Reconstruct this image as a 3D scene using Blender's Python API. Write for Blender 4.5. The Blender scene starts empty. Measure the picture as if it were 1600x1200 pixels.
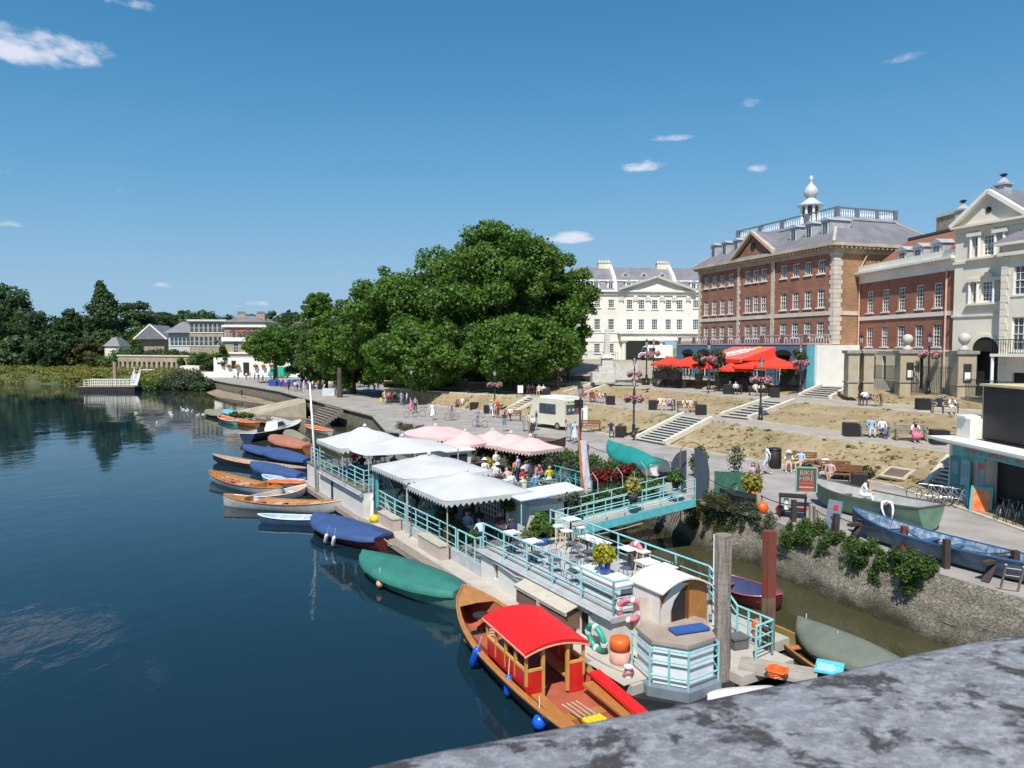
import bpy, math, random
import numpy as np
from mathutils import Vector, Matrix
sc = bpy.context.scene
COL = sc.collection
R = math.radians
rnd = random.Random(7)
# ---------------- camera ----------------
F = 1120.0; CZ = 9.3; PT = math.atan(59 / F)
cam = bpy.data.cameras.new('camera'); camo = bpy.data.objects.new('camera', cam); COL.objects.link(camo)
camo.location = (0, 0, CZ); camo.rotation_euler = (R(90) - PT, 0, 0)
cam.sensor_width = 36; cam.lens = F / 1600 * 36; cam.clip_end = 9000; cam.clip_start = 0.05
cam.dof.use_dof = True; cam.dof.focus_distance = 45; cam.dof.aperture_fstop = 9
sc.camera = camo
# ---------------- light ----------------
SUN_AZ = 195.0; SUN_EL = 54.0            # azimuth clockwise from +Y
SKY_STRENGTH = 0.105; SUN_STRENGTH = 4.3; EXPOSURE = 0.45
sc.view_settings.view_transform = 'Standard'; sc.view_settings.look = 'None'
sc.view_settings.exposure = EXPOSURE; sc.view_settings.gamma = 1
sl = bpy.data.lights.new('sun', 'SUN'); sl.energy = SUN_STRENGTH; sl.angle = R(0.5); sl.color = (1, 0.955, 0.89)
so = bpy.data.objects.new('sun', sl); COL.objects.link(so)
sdir = Vector((math.sin(R(SUN_AZ)) * math.cos(R(SUN_EL)), math.cos(R(SUN_AZ)) * math.cos(R(SUN_EL)), math.sin(R(SUN_EL))))
so.rotation_euler = sdir.to_track_quat('Z', 'Y').to_euler(); so.location = (0, 0, 60)
def ray(px, py):
 a = 600 - py
 return Vector((px - 800, F * math.cos(PT) + a * math.sin(PT), -F * math.sin(PT) + a * math.cos(PT)))
def W(px, py, z):                         # where the sight line of a photo point meets height z
 d = ray(px, py); t = (z - CZ) / d.z
 return Vector((d.x * t, d.y * t, z))
def WD(px, py, D):                        # photo point at ground distance D
 d = ray(px, py); t = D / d.y
 return Vector((d.x * t, D, CZ + d.z * t))
SKY_RESPONSE = [(0.90, .0804, .0425), (0.51, .180, .193), (0.47, .352, .379)]
def build_world():
 w = bpy.data.worlds.new('World'); sc.world = w; w.use_nodes = True
 nt = w.node_tree; nt.nodes.clear(); L = nt.links.new; N = nt.nodes.new
 out = N('ShaderNodeOutputWorld'); bg = N('ShaderNodeBackground'); sky = N('ShaderNodeTexSky')
 sky.sky_type = 'NISHITA'; sky.sun_disc = False; sky.sun_elevation = R(SUN_EL); sky.sun_rotation = R(SUN_AZ)
 sky.air_density = 1.0; sky.dust_density = 0.0; sky.ozone_density = 5.0; sky.altitude = 600
 bg.inputs[1].default_value = SKY_STRENGTH
 sepc = N('ShaderNodeSeparateColor'); hs = N('ShaderNodeCombineColor'); L(sky.outputs[0], sepc.inputs[0])
 for i, (g_, a_, b_) in enumerate(SKY_RESPONSE):          # camera-like response per channel
  pw = N('ShaderNodeMath'); pw.operation = 'POWER'; L(sepc.outputs[i], pw.inputs[0]); pw.inputs[1].default_value = g_
  ml = N('ShaderNodeMath'); ml.operation = 'MULTIPLY'; L(pw.outputs[0], ml.inputs[0]); ml.inputs[1].default_value = b_/0.105/(a_/0.105)**g_
  M_, p_, c_ = [(.34, 2.0, 3.64), (.56, 2.5, 2.72), (.76, 3.0, 1.97)][i]; K_ = 6.97      # shoulder towards the pale horizon
  last = ml.outputs[0]
  for op, v in (('DIVIDE', K_), ('POWER', p_), ('MULTIPLY', -math.exp(c_)), ('EXPONENT', None), ('MULTIPLY_ADD', -M_*K_)):
   n_ = N('ShaderNodeMath'); n_.operation = op; L(last, n_.inputs[0])
   if v is not None: n_.inputs[1].default_value = v
   if op == 'MULTIPLY_ADD': n_.inputs[2].default_value = M_*K_
   last = n_.outputs[0]
  L(last, hs.inputs[i])
 tc = N('ShaderNodeTexCoord')
 nz = N('ShaderNodeTexNoise'); nz.inputs['Scale'].default_value = 22; nz.inputs['Detail'].default_value = 7; nz.inputs['Roughness'].default_value = 0.6
 mp = N('ShaderNodeMapping'); mp.inputs['Scale'].default_value = (1, 1, 2.2)
 L(tc.outputs['Generated'], mp.inputs[0]); L(mp.outputs[0], nz.inputs['Vector'])
 total = None
 # centre (photo px), half width, half height, density
 for (px, py, hw, hh, dn) in [(30, 78, 115, 44, 1.45), (145, 88, 52, 26, 0.95), (215, 8, 36, 16, 0.8), (155, -3, 30, 12, 0.7), (1001, 261, 50, 15, 1.35),
        (1055, 215, 46, 9, 0.85), (1174, 161, 24, 12, 0.75), (1188, 265, 26, 10, 0.85), (885, 373, 62, 13, 1.35),
        (254, 446, 24, 7, 0.95), (336, 444, 16, 7, 0.7), (405, 474, 24, 7, 0.95), (18, 352, 28, 9, 0.8), (5, 270, 16, 9, 0.8),
        (210, 300, 30, 9, 0.35), (538, 427, 16, 6, 0.6), (362, 478, 20, 8, 0.5), (-120, 330, 80, 22, 1.2), (1750, 200, 90, 30, 1.3),
        (1420, 90, 60, 8, 0.35)]:
  c = ray(px, py).normalized(); rt = Vector((c.y, -c.x, 0)).normalized(); up = rt.cross(c).normalized()
  k = 1 / ray(px, py).length
  def dot(v, s):
   n = N('ShaderNodeVectorMath'); n.operation = 'DOT_PRODUCT'; L(tc.outputs['Generated'], n.inputs[0]); n.inputs[1].default_value = tuple(v * s)
   return n.outputs['Value']
  def mth(op, a, b=None):
   n = N('ShaderNodeMath'); n.operation = op
   for i, q in enumerate((a, b)):
    if q is None: continue
    if isinstance(q, (int, float)): n.inputs[i].default_value = q
    else: L(q, n.inputs[i])
   return n.outputs[0]
  x = dot(rt, 1 / (hw * k)); y0 = mth('SUBTRACT', dot(up, 1 / (hh * k)), 0.0)
  # flatter below than above
  yy = mth('MULTIPLY', y0, mth('ADD', 1.0, mth('MULTIPLY', mth('LESS_THAN', y0, 0.0), 0.5)))
  r2 = mth('ADD', mth('MULTIPLY', x, x), mth('MULTIPLY', yy, yy))
  front = mth('GREATER_THAN', dot(c, 1.0), 0.0)
  m = mth('MULTIPLY', mth('MAXIMUM', mth('SUBTRACT', 1.0, r2), 0.0), front)
  m = mth('MULTIPLY', m, dn)
  total = m if total is None else mth('ADD', total, m)
 # erode the soft masks with noise
 e = mth('ADD', total, mth('MULTIPLY', mth('SUBTRACT', nz.outputs['Fac'], 0.60), 3.4))
 e = mth('MULTIPLY', e, mth('GREATER_THAN', total, 0.001))
 mr = N('ShaderNodeMapRange'); mr.interpolation_type = 'SMOOTHSTEP'; mr.inputs['From Min'].default_value = 0.0; mr.inputs['From Max'].default_value = 1.25; mr.inputs['To Max'].default_value = 0.92
 L(e, mr.inputs['Value'])
 mx = N('ShaderNodeMix'); mx.data_type = 'RGBA'
 L(mr.outputs[0], mx.inputs['Factor']); L(hs.outputs[0], mx.inputs[6]); mx.inputs[7].default_value = (5.4, 5.7, 6.5, 1)
 L(mx.outputs[2], bg.inputs[0]); L(bg.outputs[0], out.inputs[0])
build_world()
# ---------------- materials ----------------
MATS = {}
def mat(key, rgb=None, rough=0.6, var=0.12, vscale=3.0, bump=0.0, bscale=20.0, metal=0.0, spec=0.5, rgb2=None, detail=4, stretch=None, coat=0.0, coord='Object', lo=0.35, hi=0.65):
 if key in MATS: return MATS[key]
 m = bpy.data.materials.new(key); m.use_nodes = True; nt = m.node_tree; b = nt.nodes['Principled BSDF']
 L = nt.links.new; N = nt.nodes.new
 b.inputs['Roughness'].default_value = rough; b.inputs['Metallic'].default_value = metal
 b.inputs['Specular IOR Level'].default_value = spec; b.inputs['Coat Weight'].default_value = coat
 rgb = tuple(rgb)
 if var > 0 or rgb2:
  tc = N('ShaderNodeTexCoord'); mp = N('ShaderNodeMapping'); L(tc.outputs[coord], mp.inputs[0])
  if stretch: mp.inputs['Scale'].default_value = stretch
  nz = N('ShaderNodeTexNoise'); nz.inputs['Scale'].default_value = vscale; nz.inputs['Detail'].default_value = detail
  L(mp.outputs[0], nz.inputs['Vector'])
  rp = N('ShaderNodeMapRange'); rp.inputs['From Min'].default_value = lo; rp.inputs['From Max'].default_value = hi
  L(nz.outputs['Fac'], rp.inputs['Value'])
  mx = N('ShaderNodeMix'); mx.data_type = 'RGBA'; L(rp.outputs[0], mx.inputs['Factor'])
  a = tuple(c * (1 - var) for c in rgb); c2 = rgb2 if rgb2 else tuple(min(1, c * (1 + var)) for c in rgb)
  if rgb2: a = rgb
  mx.inputs[6].default_value = (*a, 1); mx.inputs[7].default_value = (*c2, 1)
  L(mx.outputs[2], b.inputs['Base Color'])
 else: b.inputs['Base Color'].default_value = (*rgb, 1)
 if bump > 0:
  tc = N('ShaderNodeTexCoord'); nz = N('ShaderNodeTexNoise'); nz.inputs['Scale'].default_value = bscale; nz.inputs['Detail'].default_value = 5
  L(tc.outputs[coord], nz.inputs['Vector']); bp = N('ShaderNodeBump'); bp.inputs['Strength'].default_value = bump; bp.inputs['Distance'].default_value = 0.05
  L(nz.outputs['Fac'], bp.inputs['Height']); L(bp.outputs[0], b.inputs['Normal'])
 m['pb'] = 1; MATS[key] = m; return m
# ---------------- mesh builder ----------------
class MB:
 def __init__(s): s.v = []; s.f = []; s.m = []; s.M = Matrix(); s.mi = 0
 def at(s, x=0, y=0, z=0, rz=0, ry=0, rx=0):
  s.M = Matrix.Translation((x, y, z)) @ Matrix.Rotation(rz, 4, 'Z') @ Matrix.Rotation(ry, 4, 'Y') @ Matrix.Rotation(rx, 4, 'X'); return s
 def add(s, vs, fs):
  o = len(s.v); M = s.M
  s.v += [tuple(M @ Vector(p)) for p in vs]; s.f += [tuple(i + o for i in f) for f in fs]; s.m += [s.mi] * len(fs); return s
 def box(s, x0, y0, z0, x1, y1, z1):
  return s.add([(x0,y0,z0),(x1,y0,z0),(x1,y1,z0),(x0,y1,z0),(x0,y0,z1),(x1,y0,z1),(x1,y1,z1),(x0,y1,z1)],
     [(0,3,2,1),(4,5,6,7),(0,1,5,4),(1,2,6,5),(2,3,7,6),(3,0,4,7)])
 def cbox(s, cx, cy, cz, sx, sy, sz): return s.box(cx-sx/2, cy-sy/2, cz-sz/2, cx+sx/2, cy+sy/2, cz+sz/2)
 def quad(s, a, b, c, d): return s.add([a, b, c, d], [(0,1,2,3)])
 def poly(s, pts): return s.add(pts, [tuple(range(len(pts)))])
 def rings(s, rs, close=True, cap=True):
  n = len(rs[0]); vs = [p for r in rs for p in r]; fs = []
  for i in range(len(rs)-1):
   for j in range(n if close else n-1):
    k = (j+1) % n; fs.append((i*n+j, i*n+k, (i+1)*n+k, (i+1)*n+j))
  if cap and close: fs.append(tuple(range(n-1, -1, -1))); fs.append(tuple((len(rs)-1)*n+j for j in range(n)))
  return s.add(vs, fs)
 def tube(s, pts, r, n=6, r2=None):
  pts = [Vector(p) for p in pts]; rs = []
  m = len(pts)
  for i, p in enumerate(pts):
   d = (pts[min(i+1, m-1)] - pts[max(i-1, 0)]).normalized()
   a = Vector((0,0,1)) if abs(d.z) < 0.9 else Vector((1,0,0))
   x = d.cross(a).normalized(); y = d.cross(x).normalized()
   rr = r if r2 is None else r + (r2-r)*i/max(1, m-1)
   if isinstance(r, (list, tuple)): rr = r[i]
   rs.append([tuple(p + x*math.cos(2*math.pi*k/n)*rr + y*math.sin(2*math.pi*k/n)*rr) for k in range(n)])
  return s.rings(rs)
 def lathe(s, prof, n=12, cx=0, cy=0):
  return s.rings([[(cx + r*math.cos(2*math.pi*k/n), cy + r*math.sin(2*math.pi*k/n), z) for k in range(n)] for r, z in prof])
 def prism(s, pts, z0, z1):
  return s.rings([[(x, y, z0) for x, y in pts], [(x, y, z1) for x, y in pts]])
 def beam(s, a, b, w, h):
  a = Vector(a); b = Vector(b); d = (b-a).normalized(); x = d.cross(Vector((0,0,1)))
  x = Vector((1,0,0)) if x.length < 1e-4 else x.normalized(); y = x.cross(d).normalized()
  q = lambda p: [tuple(p + x*sx*w/2 + y*sy*h/2) for sx, sy in ((-1,-1),(1,-1),(1,1),(-1,1))]
  return s.rings([q(a), q(b)])
 def torus(s, R0, r, n=18, m=6, arc=1.0):
  rs = []
  for i in range(n if arc == 1 else n+1):
   a = 2*math.pi*arc*i/n
   rs.append([((R0 + r*math.cos(2*math.pi*j/m))*math.cos(a), (R0 + r*math.cos(2*math.pi*j/m))*math.sin(a), r*math.sin(2*math.pi*j/m)) for j in range(m)])
  if arc == 1: rs.append(rs[0])
  return s.rings(rs, cap=arc != 1)
 def mesh(s, name, mats, smooth=False):
  me = bpy.data.meshes.new(name); me.from_pydata(s.v, [], s.f)
  for m in (mats if isinstance(mats, (list, tuple)) else [mats]): me.materials.append(m)
  if any(s.m): me.polygons.foreach_set('material_index', s.m)
  if smooth: me.polygons.foreach_set('use_smooth', [True]*len(s.f))
  me.update(); return me
 def build(s, name, mats, parent=None, smooth=False, label=None):
  o = bpy.data.objects.new(name, s.mesh(name, mats, smooth)); COL.objects.link(o)
  if parent is not None: o.parent = parent
  if label: o['label'] = label
  return o
SEEN = {}
def tag(o, label, cat, group=None):
 if label in SEEN and not group: print('DUPLICATE LABEL', label)
 SEEN[label] = 1
 o['label'] = label; o['category'] = cat
 if group: o['group'] = group
 return o
def thing(name, label, cat, loc=(0,0,0), rz=0, group=None):
 o = bpy.data.objects.new(name, None); COL.objects.link(o); o.location = loc; o.rotation_euler = (0,0,rz); o.empty_display_size = 0.3
 return tag(o, label, cat, group)
def struct(name, mb, m, smooth=False):
 o = mb.build(name, m, None, smooth); o['kind'] = 'structure'; return o
def dup(src, loc, rz=0, label=None, cat=None, group=None, scale=None):
 def rec(o, par):
  c = o.copy(); COL.objects.link(c); c.parent = par
  for ch in o.children: rec(ch, c)
  return c
 c = rec(src, None); c.location = loc; c.rotation_euler = (0,0,rz)
 if scale: c.scale = scale if isinstance(scale, (tuple, list)) else (scale,)*3
 if label: tag(c, label, cat or src['category'], group or src.get('group'))
 return c
class Proto:                              # first placement uses the object itself, later ones are copies
 def __init__(s, make): s.make = make; s.o = None
 def put(s, loc, rz, label, cat=None, group=None, scale=None):
  if s.o is None:
   s.o = s.make(); o = s.o; o.location = loc; o.rotation_euler = (0,0,rz)
   if scale: o.scale = (scale,)*3 if not isinstance(scale, tuple) else scale
   tag(o, label, cat or o.get('category', 'thing'), group or o.get('group')); return o
  o = dup(s.o, loc, rz, label, cat, group)
  o.scale = ((scale,)*3 if not isinstance(scale, tuple) else scale) if scale else (1,1,1)
  return o
def raw(name, cat):
 o = bpy.data.objects.new(name, None); COL.objects.link(o); o['category'] = cat; o.empty_display_size = 0.3; return o
def leaves(name, blobs, n, size, m, parent=None, seed=1, flat=0.0, shell=0.55, aspect=0.75, jitter=0.35):
 """foliage: n leaf-clump quads spread over the shells of the given blobs (x,y,z,r[,squash])"""
 g = np.random.default_rng(seed)
 B = np.array([(b[0], b[1], b[2], b[3], b[4] if len(b) > 4 else 0.8) for b in blobs], float)
 w = B[:,3]**2; w /= w.sum(); k = g.choice(len(B), n, p=w)
 d = g.normal(size=(n,3)); d /= np.linalg.norm(d, axis=1)[:,None]
 rr = shell + (1-shell)*g.random(n)**0.6; rr *= 1 + 0.10*g.normal(size=n)
 P = B[k,:3] + d*rr[:,None]*B[k,3][:,None]*np.stack([np.ones(n), np.ones(n), B[k,4]], 1)
 nr = d + g.normal(size=(n,3))*jitter*1.6; nr[:,2] += 0.35; nr[:,2] *= (1+flat); nr /= np.linalg.norm(nr, axis=1)[:,None]
 t = np.cross(nr, g.normal(size=(n,3))); t /= np.linalg.norm(t, axis=1)[:,None]; b = np.cross(nr, t)
 s = size*(0.55 + 0.9*g.random(n))[:,None]
 V = np.empty((n,4,3)); V[:,0] = P - t*s*0.5; V[:,1] = P - b*s*0.5*aspect; V[:,2] = P + t*s*0.5 ; V[:,3] = P + b*s*0.5*aspect
 V[:,1] += nr*s*0.12; V[:,3] += nr*s*0.12
 me = bpy.data.meshes.new(name); me.vertices.add(n*4); me.vertices.foreach_set('co', V.ravel()); me.loops.add(n*4); me.loops.foreach_set('vertex_index', np.arange(n*4, dtype=np.int32))
 me.polygons.add(n); me.polygons.foreach_set('loop_start', np.arange(0, n*4, 4, dtype=np.int32)); me.materials.append(m); me.update(calc_edges=True)
 o = bpy.data.objects.new(name, me); COL.objects.link(o)
 if parent is not None: o.parent = parent
 return o
def leafmat(key, a, b, c=None, trans=0.45):
 if key in MATS: return MATS[key]
 m = bpy.data.materials.new(key); m.use_nodes = True; nt = m.node_tree; L = nt.links.new; N = nt.nodes.new
 pb = nt.nodes['Principled BSDF']; out = nt.nodes['Material Output']; pb.inputs['Roughness'].default_value = 0.55; pb.inputs['Specular IOR Level'].default_value = 0.35
 geo = N('ShaderNodeNewGeometry'); tc = N('ShaderNodeTexCoord'); nz = N('ShaderNodeTexNoise'); nz.inputs['Scale'].default_value = 0.45; nz.inputs['Detail'].default_value = 3
 L(tc.outputs['Object'], nz.inputs['Vector'])
 ad = N('ShaderNodeMath'); ad.operation = 'ADD'; L(geo.outputs['Random Per Island'], ad.inputs[0]); L(nz.outputs['Fac'], ad.inputs[1])
 rp = N('ShaderNodeMapRange'); rp.inputs['From Min'].default_value = 0.45; rp.inputs['From Max'].default_value = 1.55; L(ad.outputs[0], rp.inputs['Value'])
 cr = N('ShaderNodeValToRGB'); cr.color_ramp.elements[0].color = (*a,1); cr.color_ramp.elements[1].color = (*b,1)
 if c: e = cr.color_ramp.elements.new(0.88); e.color = (*b,1); cr.color_ramp.elements[2].color = (*c,1)
 L(rp.outputs[0], cr.inputs[0]); L(cr.outputs[0], pb.inputs['Base Color'])
 tr = N('ShaderNodeBsdfTranslucent'); L(cr.outputs[0], tr.inputs[0]); mx = N('ShaderNodeMixShader'); mx.inputs[0].default_value = trans
 L(pb.outputs[0], mx.inputs[1]); L(tr.outputs[0], mx.inputs[2]); L(mx.outputs[0], out.inputs[0]); MATS[key] = m; return m
def textmesh(txt, size, m, parent, loc, rot, name='lettering', extrude=0.004, shear=0, align='CENTER'):
 c = bpy.data.curves.new(name, 'FONT'); c.body = txt; c.size = size; c.extrude = extrude; c.align_x = align; c.align_y = 'CENTER'; c.shear = shear
 t = bpy.data.objects.new(name, c); COL.objects.link(t); bpy.context.view_layer.update()
 me = bpy.data.meshes.new_from_object(t.evaluated_get(bpy.context.evaluated_depsgraph_get())); me.materials.clear(); me.materials.append(m)
 bpy.data.objects.remove(t); o = bpy.data.objects.new(name, me); COL.objects.link(o); o.parent = parent; o.location = loc; o.rotation_euler = rot
 return o
# ---------------- ground, water, terraces ----------------
PZ = 2.1                                   # promenade height over the water
M_prom = mat('paving', (0.265,0.24,0.22), 0.85, rgb2=(0.37,0.335,0.305), vscale=0.55, detail=12, bump=0.25, bscale=5)
M_kerb = mat('kerb_stone', (0.52,0.48,0.41), 0.8, var=0.15, vscale=2)
M_grass = None
def dry_grass():
 m = bpy.data.materials.new('dry_grass'); m.use_nodes = True; nt = m.node_tree; b = nt.nodes['Principled BSDF']; L = nt.links.new; N = nt.nodes.new
 b.inputs['Roughness'].default_value = 0.95; b.inputs['Specular IOR Level'].default_value = 0.1
 tc = N('ShaderNodeTexCoord')
 def nz(s, d=5, r=0.6):
  n = N('ShaderNodeTexNoise'); n.inputs['Scale'].default_value = s; n.inputs['Detail'].default_value = d; n.inputs['Roughness'].default_value = r
  L(tc.outputs['Object'], n.inputs['Vector']); return n.outputs['Fac']
 def mix(f, a, c, lo, hi):
  r = N('ShaderNodeMapRange'); r.inputs['From Min'].default_value = lo; r.inputs['From Max'].default_value = hi; L(f, r.inputs['Value'])
  x = N('ShaderNodeMix'); x.data_type = 'RGBA'; L(r.outputs[0], x.inputs['Factor'])
  for i, q in ((6, a), (7, c)):
   if isinstance(q, tuple): x.inputs[i].default_value = (*q, 1)
   else: L(q, x.inputs[i])
  return x.outputs[2]
 base = mix(nz(0.5, 7), (0.30,0.225,0.13), (0.41,0.325,0.195), 0.35, 0.65)
 brown = mix(nz(2.6, 9, 0.75), base, (0.20,0.145,0.08), 0.50, 0.66)
 green = mix(nz(0.33, 8, 0.62), brown, (0.135,0.135,0.045), 0.56, 0.72)
 fine = mix(nz(9, 5, 0.8), green, (0.46,0.37,0.22), 0.55, 0.75)
 L(fine, b.inputs['Base Color'])
 bp = N('ShaderNodeBump'); bp.inputs['Strength'].default_value = 0.8; bp.inputs['Distance'].default_value = 0.12; L(nz(5, 8, 0.75), bp.inputs['Height']); L(bp.outputs[0], b.inputs['Normal'])
 return m
M_grass = dry_grass()
def water_mat():
 m = bpy.data.materials.new('river_water'); m.use_nodes = True; nt = m.node_tree; b = nt.nodes['Principled BSDF']; L = nt.links.new; N = nt.nodes.new
 b.inputs['Roughness'].default_value = 0.035; b.inputs['IOR'].default_value = 1.33; b.inputs['Specular IOR Level'].default_value = 0.5
 tc = N('ShaderNodeTexCoord')
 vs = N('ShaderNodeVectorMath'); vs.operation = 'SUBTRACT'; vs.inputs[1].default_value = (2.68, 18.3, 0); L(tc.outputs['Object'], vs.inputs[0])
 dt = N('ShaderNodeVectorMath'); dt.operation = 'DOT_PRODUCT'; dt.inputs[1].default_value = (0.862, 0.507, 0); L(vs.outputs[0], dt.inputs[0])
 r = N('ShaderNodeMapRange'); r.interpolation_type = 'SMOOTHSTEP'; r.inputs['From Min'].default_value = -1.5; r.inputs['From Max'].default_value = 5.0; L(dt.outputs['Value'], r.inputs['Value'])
 x = N('ShaderNodeMix'); x.data_type = 'RGBA'; L(r.outputs[0], x.inputs['Factor']); x.inputs[6].default_value = (0.007,0.022,0.033,1); x.inputs[7].default_value = (0.052,0.050,0.024,1)  # olive side: silt and shallow bottom plus the quay reflection, put into the colour
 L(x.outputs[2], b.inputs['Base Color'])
 def nz(s, d, st, dist=0.0):
  mp = N('ShaderNodeMapping'); mp.inputs['Scale'].default_value = st; mp.inputs['Rotation'].default_value = (0,0,R(12)); L(tc.outputs['Object'], mp.inputs[0])
  n = N('ShaderNodeTexNoise'); n.inputs['Scale'].default_value = s; n.inputs['Detail'].default_value = d; n.inputs['Distortion'].default_value = dist; L(mp.outputs[0], n.inputs['Vector']); return n.outputs['Fac']
 patch = N('ShaderNodeMapRange'); patch.inputs['From Min'].default_value = 0.42; patch.inputs['From Max'].default_value = 0.62; patch.inputs['To Min'].default_value = 0.12; patch.inputs['To Max'].default_value = 1.0
 L(nz(0.05, 4, (1,1,1), 0.6), patch.inputs['Value'])
 a = N('ShaderNodeMath'); a.operation = 'MULTIPLY'; L(nz(1.3, 4, (1.0,0.6,1), 0.4), a.inputs[0]); L(patch.outputs[0], a.inputs[1])
 c = N('ShaderNodeMath'); c.operation = 'MULTIPLY_ADD'; L(nz(0.35, 2, (1.0,0.7,1)), c.inputs[0]); c.inputs[1].default_value = 0.8; L(a.outputs[0], c.inputs[2])
 bp = N('ShaderNodeBump'); bp.inputs['Strength'].default_value = 0.22; bp.inputs['Distance'].default_value = 0.12; L(c.outputs[0], bp.inputs['Height']); L(bp.outputs[0], b.inputs['Normal'])
 return m
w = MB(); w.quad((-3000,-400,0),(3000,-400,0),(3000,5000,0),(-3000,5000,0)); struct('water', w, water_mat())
def stone_mat(key, c1, c2, mortar, scale, bump=0.6, wet=True, rubble=True):
 m = bpy.data.materials.new(key); m.use_nodes = True; nt = m.node_tree; b = nt.nodes['Principled BSDF']; L = nt.links.new; N = nt.nodes.new
 b.inputs['Roughness'].default_value = 0.9
 tc = N('ShaderNodeTexCoord'); mp = N('ShaderNodeMapping'); mp.inputs['Scale'].default_value = (1,1,1.9); L(tc.outputs['Object'], mp.inputs[0])
 vo = N('ShaderNodeTexVoronoi'); vo.inputs['Scale'].default_value = scale; dn = N('ShaderNodeTexNoise'); dn.inputs['Scale'].default_value = 2.2; dn.inputs['Detail'].default_value = 4; L(mp.outputs[0], dn.inputs['Vector']); dm = N('ShaderNodeVectorMath'); dm.operation = 'MULTIPLY_ADD'; L(dn.outputs['Color'], dm.inputs[0]); dm.inputs[1].default_value = (.8,.8,.8); L(mp.outputs[0], dm.inputs[2])
 L(dm.outputs[0], vo.inputs['Vector'])
 ve = N('ShaderNodeTexVoronoi'); ve.feature = 'DISTANCE_TO_EDGE'; ve.inputs['Scale'].default_value = scale; L(dm.outputs[0], ve.inputs['Vector'])
 sp = N('ShaderNodeSeparateColor'); L(vo.outputs['Color'], sp.inputs[0])
 x = N('ShaderNodeMix'); x.data_type = 'RGBA'; L(sp.outputs[0], x.inputs['Factor']); x.inputs[6].default_value = (*c1,1); x.inputs[7].default_value = (*c2,1)
 er = N('ShaderNodeMapRange'); er.inputs['From Min'].default_value = 0.0; er.inputs['From Max'].default_value = 0.10; L(ve.outputs['Distance'], er.inputs['Value'])
 y = N('ShaderNodeMix'); y.data_type = 'RGBA'; L(er.outputs[0], y.inputs['Factor']); y.inputs[6].default_value = (*mortar,1); L(x.outputs[2], y.inputs[7])
 nz = N('ShaderNodeTexNoise'); nz.inputs['Scale'].default_value = 1.1; nz.inputs['Detail'].default_value = 8; L(tc.outputs['Object'], nz.inputs['Vector'])
 # tide mark: dark slime low on the wall, shape broken by noise
 sx = N('ShaderNodeSeparateXYZ'); L(tc.outputs['Object'], sx.inputs[0])
 ad = N('ShaderNodeMath'); ad.operation = 'MULTIPLY_ADD'; ad.inputs[1].default_value = -1.6; L(nz.outputs['Fac'], ad.inputs[0]); L(sx.outputs['Z'], ad.inputs[2])
 wr = N('ShaderNodeMapRange'); wr.inputs['From Min'].default_value = -0.75; wr.inputs['From Max'].default_value = 0.1; L(ad.outputs[0], wr.inputs['Value'])
 z = N('ShaderNodeMix'); z.data_type = 'RGBA'; L(wr.outputs[0], z.inputs['Factor']); z.inputs[6].default_value = (0.06,0.052,0.03,1); L(y.outputs[2], z.inputs[7])
 L((z if wet else y).outputs[2], b.inputs['Base Color'])
 bp = N('ShaderNodeBump'); bp.inputs['Strength'].default_value = bump; bp.inputs['Distance'].default_value = 0.08
 hm = N('ShaderNodeMath'); hm.operation = 'ADD'; L(er.outputs[0], hm.inputs[0]); L(nz.outputs['Fac'], hm.inputs[1]); L(hm.outputs[0], bp.inputs['Height']); L(bp.outputs[0], b.inputs['Normal'])
 MATS[key] = m; return m
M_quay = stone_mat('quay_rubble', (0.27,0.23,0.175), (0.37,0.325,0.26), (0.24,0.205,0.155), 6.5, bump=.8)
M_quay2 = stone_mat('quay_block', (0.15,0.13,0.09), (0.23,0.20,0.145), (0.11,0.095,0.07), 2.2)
# river edge, near to far
QP = [(2100,1120),(1750,985),(1600,935),(1456,893),(1300,846),(1183,805),(1110,789),(1030,764),(930,722),(850,697),(740,684),(660,679),(607,674),(585,650),(530,636),(500,628),(475,622),(440,612),(400,605),(360,599),(322,592)]
Q = [W(x, y, PZ) for x, y in QP] + [Vector((-82,168,PZ)), Vector((-100,178,PZ)), Vector((-150,196,PZ)), Vector((-400,270,PZ)), Vector((-1500,600,PZ))]
g = MB()
far = [(p.x*1.0 + 0, p.y, p.z) for p in Q]
# promenade and flat land behind the river edge, one sheet reaching the horizon
pts = [tuple(p) for p in Q]
g.v = pts + [(900, 5, PZ), (900, 60, PZ), (900, 400, PZ), (3000, 4500, PZ), (-3000, 4500, PZ)]
g.f = []; g.m = []
nq = len(pts)
struct_pts = list(range(nq)) + [nq+4, nq+3, nq+2, nq+1, nq]
import mathutils.geometry as mg
tri = mg.tessellate_polygon([[Vector(g.v[i]) for i in struct_pts]])
g.f = [tuple(struct_pts[i] for i in t) for t in tri]
# keep all faces upward
ff = []
for t in g.f:
 a, b_, c_ = (Vector(g.v[i]) for i in t); n = (b_-a).cross(c_-a); ff.append(t if n.z > 0 else t[::-1])
g.f = ff; g.m = [0]*len(ff)
struct('promenade', g, M_prom)
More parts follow.
